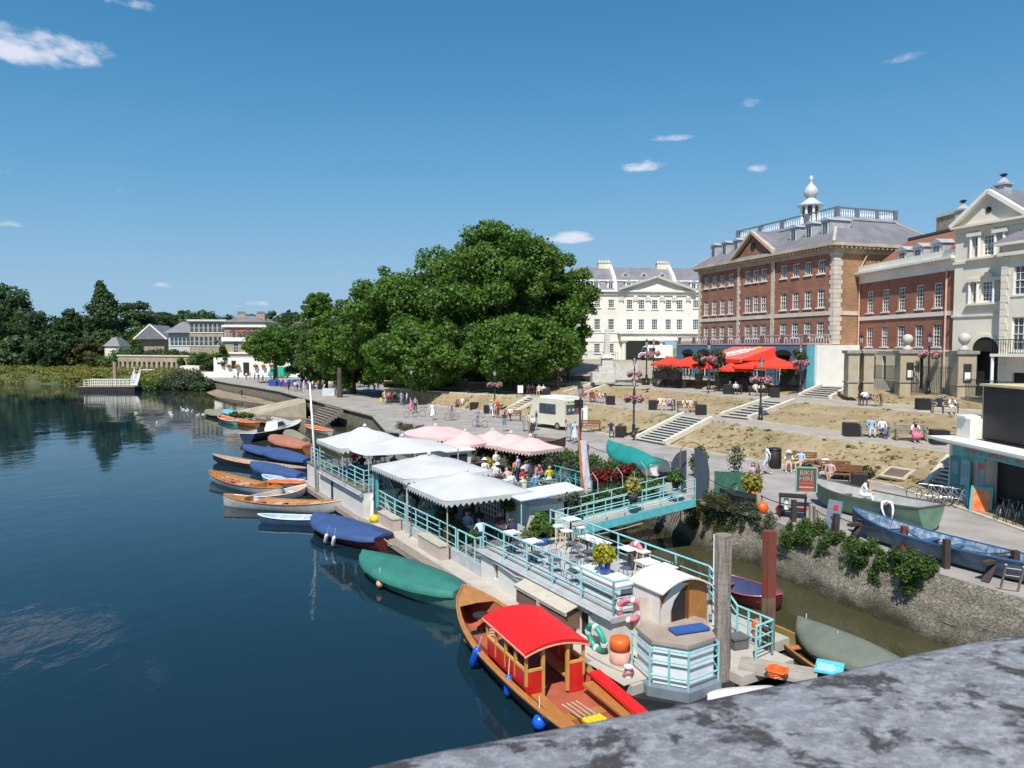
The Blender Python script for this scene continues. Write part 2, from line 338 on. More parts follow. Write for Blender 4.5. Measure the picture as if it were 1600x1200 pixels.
# terraces: (px: rows y) every line is a real height
COLX = [350, 480, 600, 700, 811, 910, 1010, 1100, 1200, 1320, 1400, 1474, 1600, 1800]
E0 = [606, 614, 623, 636, 650, 671, 690, 706, 723, 745, 761, 785, 830, 920]
E1a = [597, 601, 607, 613, 620, 629, 642, 655, 671, 688, 697, 706, 722, 750]
E1b = [594, 598, 603, 607.5, 613, 619.5, 632, 646.5, 660, 677, 686, 695, 710, 735]
E2a = [589, 592, 595, 597, 599, 601, 607.5, 616, 625.5, 635, 641, 646, 655, 670]
E2b = [586, 588, 590, 592.5, 594, 595.5, 600, 607.5, 616.5, 626.5, 633, 638, 646, 658]
E3a = [579, 580, 582, 584, 585.5, 587, 591, 595, 600, 605, 609.5, 617, 632, 650]
L0 = [W(x, y, PZ+0.02) for x, y in zip(COLX, E0)]
L1a = [W(x, y, 3.7) for x, y in zip(COLX, E1a)]; L1b = [W(x, y, 3.72) for x, y in zip(COLX, E1b)]
L2a = [W(x, y, 4.65) for x, y in zip(COLX, E2a)]; L2b = [W(x, y, 4.67) for x, y in zip(COLX, E2b)]
L3a = [W(x, y, 5.4) for x, y in zip(COLX, E3a)]
L3b = [p + Vector((p.x, p.y, 0)).normalized()*2.2 for p in L3a]
L4 = [Vector((p.x/p.y*112, 112, 7.1)) if i < 7 else Vector((p.x/p.y*125, 125, 7.1)) for i, p in enumerate(L3a)]
L4[-1] = Vector((110, 118, 7.1)); L4[-2] = Vector((86, 122, 7.1))
L5 = [Vector((p.x*3.2, p.y*3.2, 8.5)) for p in L4]
def resamp(Lp, k=6):                        # soften with midpoints
 out = []
 for i in range(len(Lp)-1):
  for j in range(k): out.append(Lp[i].lerp(Lp[i+1], j/k))
 out.append(Lp[-1]); return out
def strip(A, B, m, name, rows=4, amp=0.0, seed=0):
 A = resamp(A); B = resamp(B); mb = MB(); n = len(A); rr = random.Random(seed)
 grid = []
 for r in range(rows+1):
  t = r/rows
  for i in range(n):
   p = A[i].lerp(B[i], t)
   if 0 < r < rows: p = p + Vector((0,0,amp*(rr.random()-0.3)))
   grid.append(tuple(p))
 mb.add(grid, [(r*n+i, r*n+i+1, (r+1)*n+i+1, (r+1)*n+i) for r in range(rows) for i in range(n-1)])
 return struct(name, mb, m, True)
L0, L1a, L1b, L2a, L2b, L3a, L3b, L4, L5 = [q_[2:] for q_ in (L0, L1a, L1b, L2a, L2b, L3a, L3b, L4, L5)]
strip(L0, L1a, M_grass, 'grass_bank', 6, 0.10, 1)
strip(L1b, L2a, M_grass, 'grass_bank', 5, 0.08, 2)
strip(L2b, L3a, M_grass, 'grass_bank', 4, 0.04, 3)
M_path = mat('path_paving', (0.30,0.265,0.225), 0.9, rgb2=(0.40,0.35,0.29), vscale=1.1, detail=10)
strip(L1a, L1b, M_path, 'path', 1); strip(L2a, L2b, M_path, 'path', 1); strip(L3a, L3b, M_path, 'path', 1)
strip(L3b, L4, mat('upper_paving', (0.30,0.26,0.21), 0.9, rgb2=(0.36,0.30,0.22), vscale=0.2), 'terrain', 3)
strip(L4, L5, mat('far_ground', (0.22,0.2,0.12), 0.95, rgb2=(0.12,0.16,0.06), vscale=0.05), 'terrain', 2)
kb = MB()
for Lp, w_ in ((L0, .16), (L1a, .10), (L1b, .10), (L2a, .1), (L2b, .08), (L3a, .1)):
 pp = [p for p in resamp(Lp, 3)]
 for a, b_ in zip(pp, pp[1:]): kb.beam(a+Vector((0,0,.02)), b_+Vector((0,0,.02)), w_, .10)
kerbs = struct('kerb', kb, M_kerb)
# quay wall below the river edge
def quay(name, pts, m, label, lean=0.0, rough=0.0, zb=-0.6, seed=3, rows=5):
 mb = MB(); rr = random.Random(seed); P = []
 for i in range(len(pts)-1):
  L_ = (pts[i+1]-pts[i]).length; k = max(1, int(L_/ (0.4 if rough else 6)))
  P += [pts[i].lerp(pts[i+1], j/k) for j in range(k)]
 P.append(pts[-1]); n = len(P); grid = []
 for r in range(rows+1):
  t = r/rows
  for i, p in enumerate(P):
   d = (P[min(i+1,n-1)]-P[max(i-1,0)]).normalized(); nrm = Vector((-d.y, d.x, 0)); nrm = -nrm if nrm.dot(Vector((p.x,p.y,0)) - Vector((p.x,p.y,0))*1.0 + Vector((1,0.6,0))) > 0 else nrm
   off = lean*t + (rough*(rr.random()-.3) if r else 0)
   grid.append(tuple(Vector((p.x, p.y, p.z - 0.003 + (zb-p.z)*t)) + nrm*off))
 mb.add(grid, [(r*n+i, r*n+i+1, (r+1)*n+i+1, (r+1)*n+i) for r in range(rows) for i in range(n-1)])
 o = mb.build(name, m, None, rough > 0); tag(o, label, 'wall'); return o
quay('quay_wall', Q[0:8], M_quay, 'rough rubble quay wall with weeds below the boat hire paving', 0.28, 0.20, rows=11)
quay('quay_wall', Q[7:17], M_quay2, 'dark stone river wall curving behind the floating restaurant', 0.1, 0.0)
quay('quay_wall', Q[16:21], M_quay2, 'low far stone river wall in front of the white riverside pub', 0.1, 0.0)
cp = MB()
for a, b_ in zip(Q[5:20], Q[6:21]):
 cp.beam(a+Vector((0,0,.03)), b_+Vector((0,0,.0)), .55, .12)
tag(cp.build('wall_coping', mat('coping', (0.31,0.275,0.23), .9, var=.2, vscale=1.5)), 'pale stone coping running along the top of the river wall', 'coping')
# slipway, beach, steps into the water
sw = MB(); a = W(475,622,PZ); b_ = W(478,640,PZ-1.0)
p1 = W(475,620.5,PZ); p2 = W(478,628,PZ); p3 = W(405,648,0.0); p4 = W(374,641,0.0)
sw.rings([[tuple(p1), tuple(p2), (p2.x,p2.y,-.5), (p1.x,p1.y,-.5)], [tuple(p4), tuple(p3), (p3.x,p3.y,-.5), (p4.x,p4.y,-.5)]])
tag(sw.build('slipway', mat('slip_concrete', (0.36,0.30,0.22), .9, var=.15, vscale=.8)), 'sloping stone slipway running down into the river', 'slipway')
bc = MB(); pb_ = [W(322,613,0.05), W(345,606,.5), W(400,613,.5), W(440,621,.5), W(455,626,.35), W(430,634,0.0), W(380,630,-.05), W(340,622,-.05)]
bc.add([tuple(p) for p in pb_], [tuple(range(len(pb_)))]); struct('beach', bc, mat('river_mud', (0.26,0.2,0.14), .8, var=.25, vscale=.6))
def stairs(name, bl, br, tl, tr, n, m, label, kerb=True, nm=None):
 t = thing(name, label, 'steps', bl)
 O = bl; q = lambda p: p - O
 mb = MB()
 for i in range(n):
  a0 = q(bl.lerp(tl, i/n)); a1 = q(bl.lerp(tl, (i+1)/n)); c0 = q(br.lerp(tr, i/n)); c1 = q(br.lerp(tr, (i+1)/n))
  zt = a1.z + 0.03; zb = a0.z - 0.25
  ring = lambda a, c: [(a.x,a.y,zb),(c.x,c.y,zb),(c.x,c.y,zt),(a.x,a.y,zt)]
  mb.rings([ring(a0, c0), ring(a1, c1)])
 mb.build('treads', m, t)
 ns = MB()
 for i in range(n):
  a0 = q(bl.lerp(tl, i/n)); c0 = q(br.lerp(tr, i/n)); zz = q(bl.lerp(tl, (i+1)/n)).z + .045
  ns.beam((a0.x,a0.y,zz), (c0.x,c0.y,zz), .13, .05)
 ns.build('nosings', nm or M_nose, t)
 if kerb:
  for a_, b2 in ((bl, tl), (br, tr)):
   k = MB(); k.beam(q(a_)+Vector((0,0,.16)), q(b2)+Vector((0,0,.16)), .3, .36); k.build('side_kerb', M_kerb2, t)
 return t
M_nose = mat('step_nosing', (0.68,0.65,0.58), .75, var=.08, vscale=3)
M_kerb2 = mat('stair_kerb', (0.62,0.57,0.47), .8, var=.1, vscale=2)
M_tread = mat('step_tread', (0.20,0.185,0.165), .9, var=.15, vscale=3)
stairs('stone_steps', W(994,688,2.13), W(1038,696,2.13), W(1068,650,3.7), W(1112,657,3.7), 12, M_tread, 'lowest flight of pale stone steps up the dry grass bank behind the gangway')
stairs('stone_steps', W(1127,651.5,3.72), W(1170,656.5,3.72), W(1201,625.5,4.65), W(1241,629,4.65), 8, M_tread, 'middle flight of pale steps between the two grass terraces')
stairs('stone_steps', W(1249,620.5,4.67), W(1297,624.5,4.67), W(1286,603.5,5.4), W(1330,606,5.4), 6, M_tread, 'top flight of pale steps below the white boundary wall')
stairs('stone_steps', W(786,645,2.13), W(800,648,2.13), W(828,621.5,3.7), W(848,623.5,3.7), 8, M_tread, 'short flight of steps on the lowest bank left of the ice cream van')
stairs('stone_steps', W(880,616,3.72), W(906,619,3.72), W(928,601.5,4.65), W(950,603.5,4.65), 7, M_tread, 'flight of pale steps rising behind the ice cream van')
stairs('stone_steps', W(1444,768,2.13), W(1482,778,2.13), W(1486,718,3.7), W(1524,722,3.7), 9, M_tread, 'grey stone steps beside the boathouse and its bicycles')
# steps down to the river at the curve of the quay
s0 = W(512,634,PZ); s1 = W(478,658,0.0); wd = Vector((3.2,-5.6,0))
stairs('river_steps', s1, s1+wd, s0, s0+wd, 8, mat('river_tread',(0.16,0.14,0.11),.9), 'dark stone steps descending from the quay into the water behind the flagpole', False, mat('worn_nosing',(0.34,0.29,0.22),.9))
for i, (x, y, s_) in enumerate([(1402,742,.72),(1139,706,.32)]):
 t = thing('ground_hatch', ['brown square ground grating framed in stone beside the bicycles','small brown ground grating behind the gangway tree'][i], 'grating')
 p = W(x, y, 2.6 if i == 0 else 2.27); t.location = p; t.rotation_euler = (R(24),0,R(-60))
 f = MB(); f.box(-s_,-s_*.75,0.02,s_,s_*.75,.14); f.build('frame', mat('hatch_stone',(0.42,0.35,0.25),.9), t); f = MB(); f.box(-s_*.72,-s_*.5,.10,s_*.72,s_*.5,.155); f.build('grate', mat('rust_grate',(0.13,0.095,0.07),.9), t)
# ---------------- buildings ----------------
def brick(key, c1, c2, mortar, scale=1.0, patch=0.35):
 m = bpy.data.materials.new(key); m.use_nodes = True; nt = m.node_tree; b = nt.nodes['Principled BSDF']; L = nt.links.new; N = nt.nodes.new
 b.inputs['Roughness'].default_value = .9
 tc = N('ShaderNodeTexCoord'); sx = N('ShaderNodeSeparateXYZ'); L(tc.outputs['Object'], sx.inputs[0]); ad = N('ShaderNodeMath'); ad.operation = 'ADD'; L(sx.outputs[0], ad.inputs[0]); L(sx.outputs[1], ad.inputs[1])
 cb = N('ShaderNodeCombineXYZ'); L(ad.outputs[0], cb.inputs[0]); L(sx.outputs[2], cb.inputs[1])
 br = N('ShaderNodeTexBrick'); br.inputs['Scale'].default_value = 1.0; br.inputs['Brick Width'].default_value = .45*scale; br.inputs['Row Height'].default_value = .15*scale; br.inputs['Mortar Size'].default_value = .012*scale
 br.inputs['Color1'].default_value = (*c1,1); br.inputs['Color2'].default_value = (*c2,1); br.inputs['Mortar'].default_value = (*mortar,1); L(cb.outputs[0], br.inputs['Vector'])
 nz = N('ShaderNodeTexNoise'); nz.inputs['Scale'].default_value = .45; nz.inputs['Detail'].default_value = 9; nz.inputs['Roughness'].default_value = .7; L(tc.outputs['Object'], nz.inputs['Vector'])
 r = N('ShaderNodeMapRange'); r.inputs['From Min'].default_value = .3; r.inputs['From Max'].default_value = .7; r.inputs['To Min'].default_value = 1-patch; r.inputs['To Max'].default_value = 1+patch*.6; L(nz.outputs['Fac'], r.inputs['Value'])
 mm = N('ShaderNodeVectorMath'); mm.operation = 'SCALE'; L(br.outputs['Color'], mm.inputs[0]); L(r.outputs[0], mm.inputs['Scale']); L(mm.outputs[0], b.inputs['Base Color'])
 MATS[key] = m; return m
BR_RED = brick('red_brick', (0.27,0.10,0.055), (0.335,0.14,0.08), (0.32,0.24,0.18))
BR_ORG = brick('orange_brick', (0.30,0.155,0.075), (0.40,0.215,0.11), (0.38,0.29,0.2))
BR_RED2 = brick('scarlet_brick', (0.31,0.10,0.058), (0.37,0.135,0.08), (0.35,0.2,0.15), patch=.25)
BR_YEL = brick('stock_brick', (0.34,0.26,0.17), (0.42,0.34,0.23), (0.4,0.36,0.3))
CREAM = mat('cream_stucco', (0.76,0.73,0.65), .8, var=.07, vscale=.6, detail=8)
CREAM2 = mat('pale_stucco', (0.71,0.65,0.54), .8, var=.08, vscale=.5, detail=8)
TRIM = mat('stone_trim', (0.60,0.54,0.45), .8, var=.12, vscale=1.2, detail=6)
TRIM2 = mat('buff_cornice', (0.46,0.38,0.28), .85, var=.15, vscale=1.0, detail=6)
WHITE = mat('white_paint', (0.78,0.77,0.73), .5, var=.04, vscale=1)
SLATE = mat('slate', (0.155,0.150,0.165), .6, rgb2=(0.21,0.20,0.21), vscale=.7, detail=9, bump=.3, bscale=6)
LEAD = mat('lead', (0.38,0.39,0.42), .5, var=.12, vscale=1.5)
TILE = mat('clay_tile', (0.30,0.115,0.06), .85, rgb2=(0.24,0.13,0.08), vscale=1.5, detail=8, bump=.3, bscale=9)
BLACK = mat('black_iron', (0.015,0.015,0.017), .45, var=.1)
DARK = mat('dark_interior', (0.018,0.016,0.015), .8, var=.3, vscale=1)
def glassmat():
 m = mat('window_glass', (0.045,0.055,0.065), .06, rgb2=(0.12,0.13,0.14), vscale=.8, spec=.8, lo=.45, hi=.6); return m
GLASS = glassmat()
def wall_open(mb, x0, x1, z0, z1, ops, y=0.0, dep=.18):
 """wall panel facing -y with rectangular openings (x0,x1,z0,z1) and their reveals"""
 xs = sorted(set([x0, x1] + [v for o in ops for v in o[:2]])); zs = sorted(set([z0, z1] + [v for o in ops for v in o[2:4]]))
 for i in range(len(xs)-1):
  for j in range(len(zs)-1):
   cx = (xs[i]+xs[i+1])/2; cz = (zs[j]+zs[j+1])/2
   if any(o[0] < cx < o[1] and o[2] < cz < o[3] for o in ops): continue
   mb.quad((xs[i],y,zs[j]),(xs[i+1],y,zs[j]),(xs[i+1],y,zs[j+1]),(xs[i],y,zs[j+1]))
 for o in ops:
  a, b, c, d = o[:4]; e = y+dep
  mb.quad((a,y,c),(a,y,d),(a,e,d),(a,e,c)); mb.quad((b,e,c),(b,e,d),(b,y,d),(b,y,c)); mb.quad((a,e,d),(a,y,d),(b,y,d),(b,e,d)); mb.quad((a,y,c),(a,e,c),(b,e,c),(b,y,c))
WINP = {}
def sash(parent, x, z0, w, h, y=0.12, nx=3, nz=4, rz=0, arched=False, sill=True, fm=None, key=''):
 """a sash window: frame + glazing bars, child pane (and sill); x is the centre"""
 fm = fm or WHITE; k = (round(w,2), round(h,2), nx, nz, arched, sill, fm.name)
 if k not in WINP:
  f = MB(); t = .075
  f.box(-w/2,-.03,0,-w/2+t,.05,h); f.box(w/2-t,-.03,0,w/2,.05,h); f.box(-w/2+t,-.03,0,w/2-t,.05,t); f.box(-w/2+t,-.03,h-t,w/2-t,.05,h)
  f.box(-w/2+t,-.04,h*.48,w/2-t,.045,h*.48+.06)
  for i in range(1, nx): xx = -w/2+w*i/nx; f.box(xx-.02,-.015,t,xx+.02,.03,h*.48); f.box(xx-.02,-.015,h*.48+.06,xx+.02,.03,h-t)
  for j in range(1, nz):
   if j*2 == nz: continue
   zz = h*j/nz; f.box(-w/2+t,-.012,zz-.02,w/2-t,.028,zz+.02)
  if arched:
   r = w/2; rs = []
   for i in range(13):
    a = math.pi*i/12; rs.append([(r*math.cos(a)*q, yy, h+r*math.sin(a)*q) for q, yy in ((1,-.03),(1,.05),(.84,.05),(.84,-.03))])
   f.rings(rs, cap=False)
   for a in (.25,.5,.75): f.beam((0,0,h),(r*.9*math.cos(math.pi*a),0,h+r*.9*math.sin(math.pi*a)),.04,.04)
  g = MB(); g.box(-w/2+.03,.031,.03,w/2-.03,.04,h-.02)
  if arched: g.add([(w*.46*math.cos(math.pi*i/12),.03,h+w*.46*math.sin(math.pi*i/12)) for i in range(13)], [tuple(range(12,-1,-1))])
  s = MB(); s.box(-w/2-.1,-.24,-.12,w/2+.1,.02,0)
  WINP[k] = (f.mesh('window', fm), g.mesh('pane', GLASS), s.mesh('sill', WHITE) if sill else None)
 fme, gme, sme = WINP[k]
 o = bpy.data.objects.new('window', fme); COL.objects.link(o); o.parent = parent; o.location = (x, y, z0) if rz == 0 else x; o.rotation_euler = (0,0,rz)
 q = bpy.data.objects.new('pane', gme); COL.objects.link(q); q.parent = o
 if sme: q = bpy.data.objects.new('sill', sme); COL.objects.link(q); q.parent = o
 return o
def balusters(mb, x0, x1, z, h, y=0, step=.32, r=.075):
 n = max(1, int((x1-x0)/step))
 for i in range(n):
  x = x0+(i+.5)*(x1-x0)/n; mb.lathe([(r*.6,z+.1),(r,z+h*.35),(r*.45,z+h*.6),(r*.8,z+h-.12)], 5, x, y)
def quoins(mb, x, y, z0, z1, sx, sy, h=.45, a=.55, b=.38, t=.05):
 z = z0; k = 0
 while z < z1-.05:
  w = a if k % 2 else b; mb.box(min(x, x+sx*w), min(y-t, y+sy*w), z, max(x, x+sx*w), max(y-t, y+sy*w), min(z+h-.03, z1)); z += h; k += 1
def dormer(parent, x, y, z, w, h, d, wallm, roofm, nx=2):
 p = MB(); p.box(x-w/2, y, z, x+w/2, y+d, z+h); dm = p.build('dormer', wallm, parent)
 r = MB(); rs = [[(x-w/2-.15, yy, z+h),(x+w/2+.15, yy, z+h),(x, yy, z+h+w*.32)] for yy in (y-.15, y+d+.3)]; r.rings(rs); r.build('dormer_roof', roofm, dm)
 f = MB(); f.box(x-w*.36,y-.03,z+.1,x+w*.36,y-.002,z+h-.1); f.build('dormer_frame', WHITE, dm)
 for i in range(nx):
  g = MB(); a = x-w*.3+i*w*.6/nx+.02; g.box(a,y-.045,z+.18,a+w*.6/nx-.05,y-.031,z+h-.18); g.build('dormer_pane', GLASS, dm)
 return dm
def big_brick():
 C = Vector((31.2, 70.0, 5.4)); ang = math.atan2(-.947, .32); Lx = 23.0; Dp = 14.2
 xd = Vector((.32,-.947,0)); O = C - xd*Lx
 t = thing('brick_mansion', 'big red brick riverside mansion with pediment, slate hipped roof and white cupola', 'building', O, ang)
 z = lambda q: q-5.4
 zt = z(18.4); ops = []; wl = []
 bays = [(0,8.2,4),(8.2,14.2,3),(14.2,23,4)]
 for a, b, n in bays:
  m0 = .75 if n == 4 else .9; lo, hi = a+m0, b-m0
  for i in range(n):
   x = lo + (hi-lo)*(i+.5)/n; mid = n == 3 and i == 1
   for (z0, z1, k) in ((z(16.5), z(17.85), 3), (z(13.15), z(14.95), 4), (z(10.2), z(11.75), 4)):
    if mid and k == 4 and z0 > 6: z1 += .1
    ops.append((x-.5, x+.5, z0, z1)); wl.append((x, z0, z1-z0, k, mid and 7 < z0 < 9))
 mb = MB(); wall_open(mb, 0, Lx, z(9.45), zt, ops)
 mb.quad((0,Dp,z(9.45)),(0,0,z(9.45)),(0,0,zt),(0,Dp,zt)); mb.quad((Lx,Dp,z(9.45)),(0,Dp,z(9.45)),(0,Dp,zt),(Lx,Dp,zt)); mb.build('river_wall', BR_RED, t)
 e = MB(); e.quad((Lx,0,z(9.45)),(Lx,Dp,z(9.45)),(Lx,Dp,zt),(Lx,0,zt)); e.build('end_wall', BR_ORG, t)
 for (x, z0, h, k, ar) in wl: sash(t, x, z0, 1.0, h, .12, 3, k, arched=ar)
 # base: projecting blue shopfront and white return wall
 bl = mat('blue_front', (0.085,0.165,0.25), .6, var=.12, vscale=.7); tl = mat('teal_front', (0.09,0.33,0.40), .6, var=.08)
 ars = [(x-1.1, x+1.1, .35, 3.0) for x in (2.2, 5.6, 9.2, 12.6, 16.0, 19.6)]
 s = MB(); wall_open(s, -.3, Lx, -.4, z(9.45), ars, -3.0, .3); s.quad((-.3,0,-.4),(-.3,-3,-.4),(-.3,-3,z(9.45)),(-.3,0,z(9.45))); s.quad((-.3,-3,z(9.45)),(Lx,-3,z(9.45)),(Lx,.0,z(9.45)),(-.3,.0,z(9.45))); s.build('shopfront', bl, t)
 s = MB(); s.box(Lx,-3,-.4,Lx+.02,-2.05,z(9.4)); s.build('shopfront_return', tl, t)
 s = MB(); s.box(Lx-.5,-2.05,-.4,Lx+.3,5.2,z(9.42)); s.box(Lx-.5,5.2,-.4,Lx+.0,Dp,z(9.42)); s.build('white_base', WHITE, t)
 s = MB()
 for a in ars:
  s.box(a[0]-.0, -2.72, .3, a[1], -2.7, 3.0); s.add([((a[0]+a[1])/2+1.35*math.cos(math.pi*i/10), -3.02, 3.0+.55*math.sin(math.pi*i/10)) for i in range(11)], [tuple(range(10,-1,-1))])
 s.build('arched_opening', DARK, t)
 s = MB();
 for a in ars:
  for i in range(3): x = a[0]+.35+i*.72; s.box(x,-2.78,.4,x+.1,-2.73,2.6); s.box(a[0]+.1,-2.8,1.35,a[1]-.1,-2.74,1.45)
 s.build('door_frame', WHITE, t)
 # trim: string course, quoins, pilaster strips, cornice
 s = MB(); s.box(-.05,-.08,z(12.35),Lx+.08,-.002,z(12.75)); s.box(Lx+.002,-.08,z(12.35),Lx+.08,Dp,z(12.75)); s.build('string_course', TRIM, t)
 s = MB()
 for x, sx in ((0,1),(8.2,1),(14.2,1)): quoins(s, x-.3*(x>0), 0, z(9.5), zt, 1, .0, t=.07)
 quoins(s, Lx+.06, .0, z(9.5), zt, -1, 0, t=.07)
 zz = z(9.5); k = 0
 while zz < zt-.05:
  w_ = .55 if k % 2 else .38; s.box(Lx+.003,-.065,zz,Lx+.06,w_+.5,min(zz+.42,zt)); zz += .45; k += 1
 s.build('quoins', TRIM, t)
 s = MB()
 for d, z0, z1 in ((.12,18.35,18.75),(.35,18.75,19.0),(.75,19.0,19.2),(.62,19.2,19.32)): s.box(-d,-d,z(z0),Lx+d,Dp+d,z(z1))
 s.build('cornice', TRIM2, t)
 s = MB(); n = 46
 for i in range(n): x = -.2+i*(Lx+.4)/(n-1); s.box(x-.09,-.68,z(18.79),x+.09,-.36,z(18.98))
 for i in range(26): y = .3+i*.55; s.box(Lx+.36,y,z(18.79),Lx+.68,y+.18,z(18.98))
 s.build('modillions', TRIM2, t)
 # roof
 zr0, zr1, ins = z(19.32), z(22.4), 3.4; s = MB()
 s.rings([[(-.6,-.6,zr0),(Lx+.6,-.6,zr0),(Lx+.6,Dp+.6,zr0),(-.6,Dp+.6,zr0)],[(ins,ins,zr1),(Lx-ins,ins,zr1),(Lx-ins,Dp-ins,zr1),(ins,Dp-ins,zr1)]]); rf = s.build('roof', SLATE, t)
 s = MB()
 for a, b in (((-.6,-.6),(ins,ins)),((Lx+.6,-.6),(Lx-ins,ins)),((Lx+.6,Dp+.6),(Lx-ins,Dp-ins)),((-.6,Dp+.6),(ins,Dp-ins))): s.beam((*a,zr0+.04),(*b,zr1+.04),.28,.14)
 s.build('hip_lead', mat('hip_lead',(0.42,0.36,0.3),.7), rf)
 # roof deck balustrade
 bz = zr1; s = MB(); rc = [(ins-.1,ins-.1),(Lx-ins+.1,ins-.1),(Lx-ins+.1,Dp-ins+.1),(ins-.1,Dp-ins+.1)]
 s.box(ins-.3,ins-.3,bz-.1,Lx-ins+.3,Dp-ins+.3,bz+.16); s.build('roof_deck', LEAD, t)
 s = MB()
 for (a, b) in zip(rc, rc[1:]+rc[:1]): s.beam((*a,bz+1.12),(*b,bz+1.12),.2,.12)
 for a in rc: s.box(a[0]-.2,a[1]-.2,bz+.16,a[0]+.2,a[1]+.2,bz+1.2)
 for x in (ins+4.2, ins+8.1, ins+12): s.box(x-.3,ins-.25,bz+.16,x+.3,ins+.05,bz+1.06)
 for y in (Dp/2-1.3, Dp/2+1.3): s.box(Lx-ins,y-.25,bz+.16,Lx-ins+.22,y+.25,bz+1.06)
 s.build('balustrade_rail', mat('dark_rail',(0.16,0.17,0.19),.6), t)
 s = MB(); balusters(s, ins+.3, Lx-ins-.3, bz+.06, 1.0, ins-.1, .36); balusters(s, ins+.3, Lx-ins-.3, bz+.06, 1.0, Dp-ins+.1, .5)
 n = int((Dp-2*ins)/.3)
 for i in range(n): yy = ins+.25+i*.3; s.lathe([(.05,bz+.16),(.085,bz+.45),(.04,bz+.7),(.06,bz+1.06)],5,Lx-ins+.1,yy)
 s.build('balusters', WHITE, t)
 # pediment
 s = MB(); x0, x1 = 7.6, 14.6; za = z(19.32); zp = z(21.9); xm = (x0+x1)/2
 s.rings([[(x0+.5,-.35,za),(x1-.5,-.35,za),(xm,-.35,zp-.35)],[(x0+.5,5.5,za),(x1-.5,5.5,za),(xm,5.5,zp-.35)]]); s.build('pediment', BR_RED, t)
 s = MB()
 for sx, xe in ((-1,x0-.1),(1,x1+.1)): s.rings([[(xe,-.75,za),(xe,-.2,za),(xm,-.2,zp),(xm,-.75,zp)],[(xe,-.75,za+.45),(xe,-.2,za+.45),(xm,-.2,zp+.3),(xm,-.75,zp+.3)]] if sx<0 else [[(xm,-.75,zp),(xm,-.2,zp),(xe,-.2,za),(xe,-.75,za)],[(xm,-.75,zp+.3),(xm,-.2,zp+.3),(xe,-.2,za+.45),(xe,-.75,za+.45)]])
 s.build('pediment_moulding', TRIM2, t)
 s = MB(); s.rings([[(x0,-.5,za+.4),(xm,-.5,zp+.2),(xm,6.2,zp+.2),(x0,.6,za+.4)],[(x0,-.5,za+.5),(xm,-.5,zp+.3),(xm,6.2,zp+.3),(x0,.6,za+.5)]]); s.rings([[(xm,-.5,zp+.2),(x1,-.5,za+.4),(x1,.6,za+.4),(xm,6.2,zp+.2)],[(xm,-.5,zp+.3),(x1,-.5,za+.5),(x1,.6,za+.5),(xm,6.2,zp+.3)]]); s.build('pediment_roof', SLATE, t)
 s = MB(); s.at(xm,-.36,za+1.15,rx=R(90)); s.lathe([(.42,0),(.42,.06)],14); s.build('round_window', DARK, t)
 # dormers
 for x in (1.6,3.9,6.2,16.1,18.4,20.7): dormer(t, x, .95, z(20.35), 1.15, 1.5, 2.6, LEAD, LEAD, 2)
 # terrace balustrade over the shopfront
 s = MB(); s.box(-.3,-3.05,z(9.45)+.002,Lx+.05,-2.8,z(9.6)); s.box(-.3,-3.0,z(10.35),Lx,-2.85,z(10.45)); s.box(Lx-.15,-2.8,z(10.35),Lx,.0,z(10.45)); s.box(Lx-.15,-2.8,z(9.452),Lx,0,z(9.6))
 s.build('terrace_coping', mat('pink_stone',(0.42,0.33,0.33),.8), t)
 s = MB(); balusters(s, 0, Lx-.1, z(9.5), .95, -2.92, .42, .08)
 for i in range(8): y = -2.6+i*.33; s.lathe([(.05,z(9.6)),(.09,z(9.85)),(.04,z(10.1)),(.07,z(10.35))],5,Lx-.08,y)
 s.build('terrace_balusters', mat('pink_stone'), t)
 s = MB()
 for i in range(8): s.box(i*3.2,-3.0,z(9.6),i*3.2+.5,-2.84,z(10.4))
 s.build('terrace_piers', mat('brown_pier',(0.17,0.1,0.085),.8), t)
 # cupola
 cx, cy = Lx/2, Dp/2; s = MB(); s.prism([(cx+1.15*math.cos(R(45*i+22)), cy+1.15*math.sin(R(45*i+22))) for i in range(8)], bz+.16, bz+.9); s.build('cupola_base', TRIM, t)
 s = MB(); s.prism([(cx+.8*math.cos(R(45*i+22)), cy+.8*math.sin(R(45*i+22))) for i in range(8)], bz+.9, bz+2.9); s.build('cupola_louvre', mat('louvre',(0.13,0.1,0.08),.7), t)
 s = MB()
 for i in range(8): s.box(cx+1.0*math.cos(R(45*i+22))-.1, cy+1.0*math.sin(R(45*i+22))-.1, bz+.9, cx+1.0*math.cos(R(45*i+22))+.1, cy+1.0*math.sin(R(45*i+22))+.1, bz+2.9)
 s.build('cupola_columns', WHITE, t)
 s = MB(); s.lathe([(1.4,bz+2.9),(1.42,bz+3.05),(1.0,bz+3.3),(.55,bz+3.7),(.5,bz+3.95),(.72,bz+4.1),(.78,bz+4.5),(.66,bz+4.95),(.35,bz+5.3),(.16,bz+5.5),(.14,bz+5.75),(.28,bz+5.95),(.2,bz+6.2),(.02,bz+6.45)],16,cx,cy); s.build('cupola_dome', mat('dome_lead',(0.52,0.53,0.55),.45), t, True)
 s = MB(); s.tube([(Lx+.25,4.2,z(18.9)),(Lx+.2,3.1,z(17.0)),(Lx+.1,3.1,z(15.2)),(Lx+.1,3.1,z(9.6))],.07,6); s.tube([(14.5,-.15,z(18.5)),(14.5,-.15,z(9.6))],.07,6); s.build('downpipe', TRIM2, t)
big_brick()
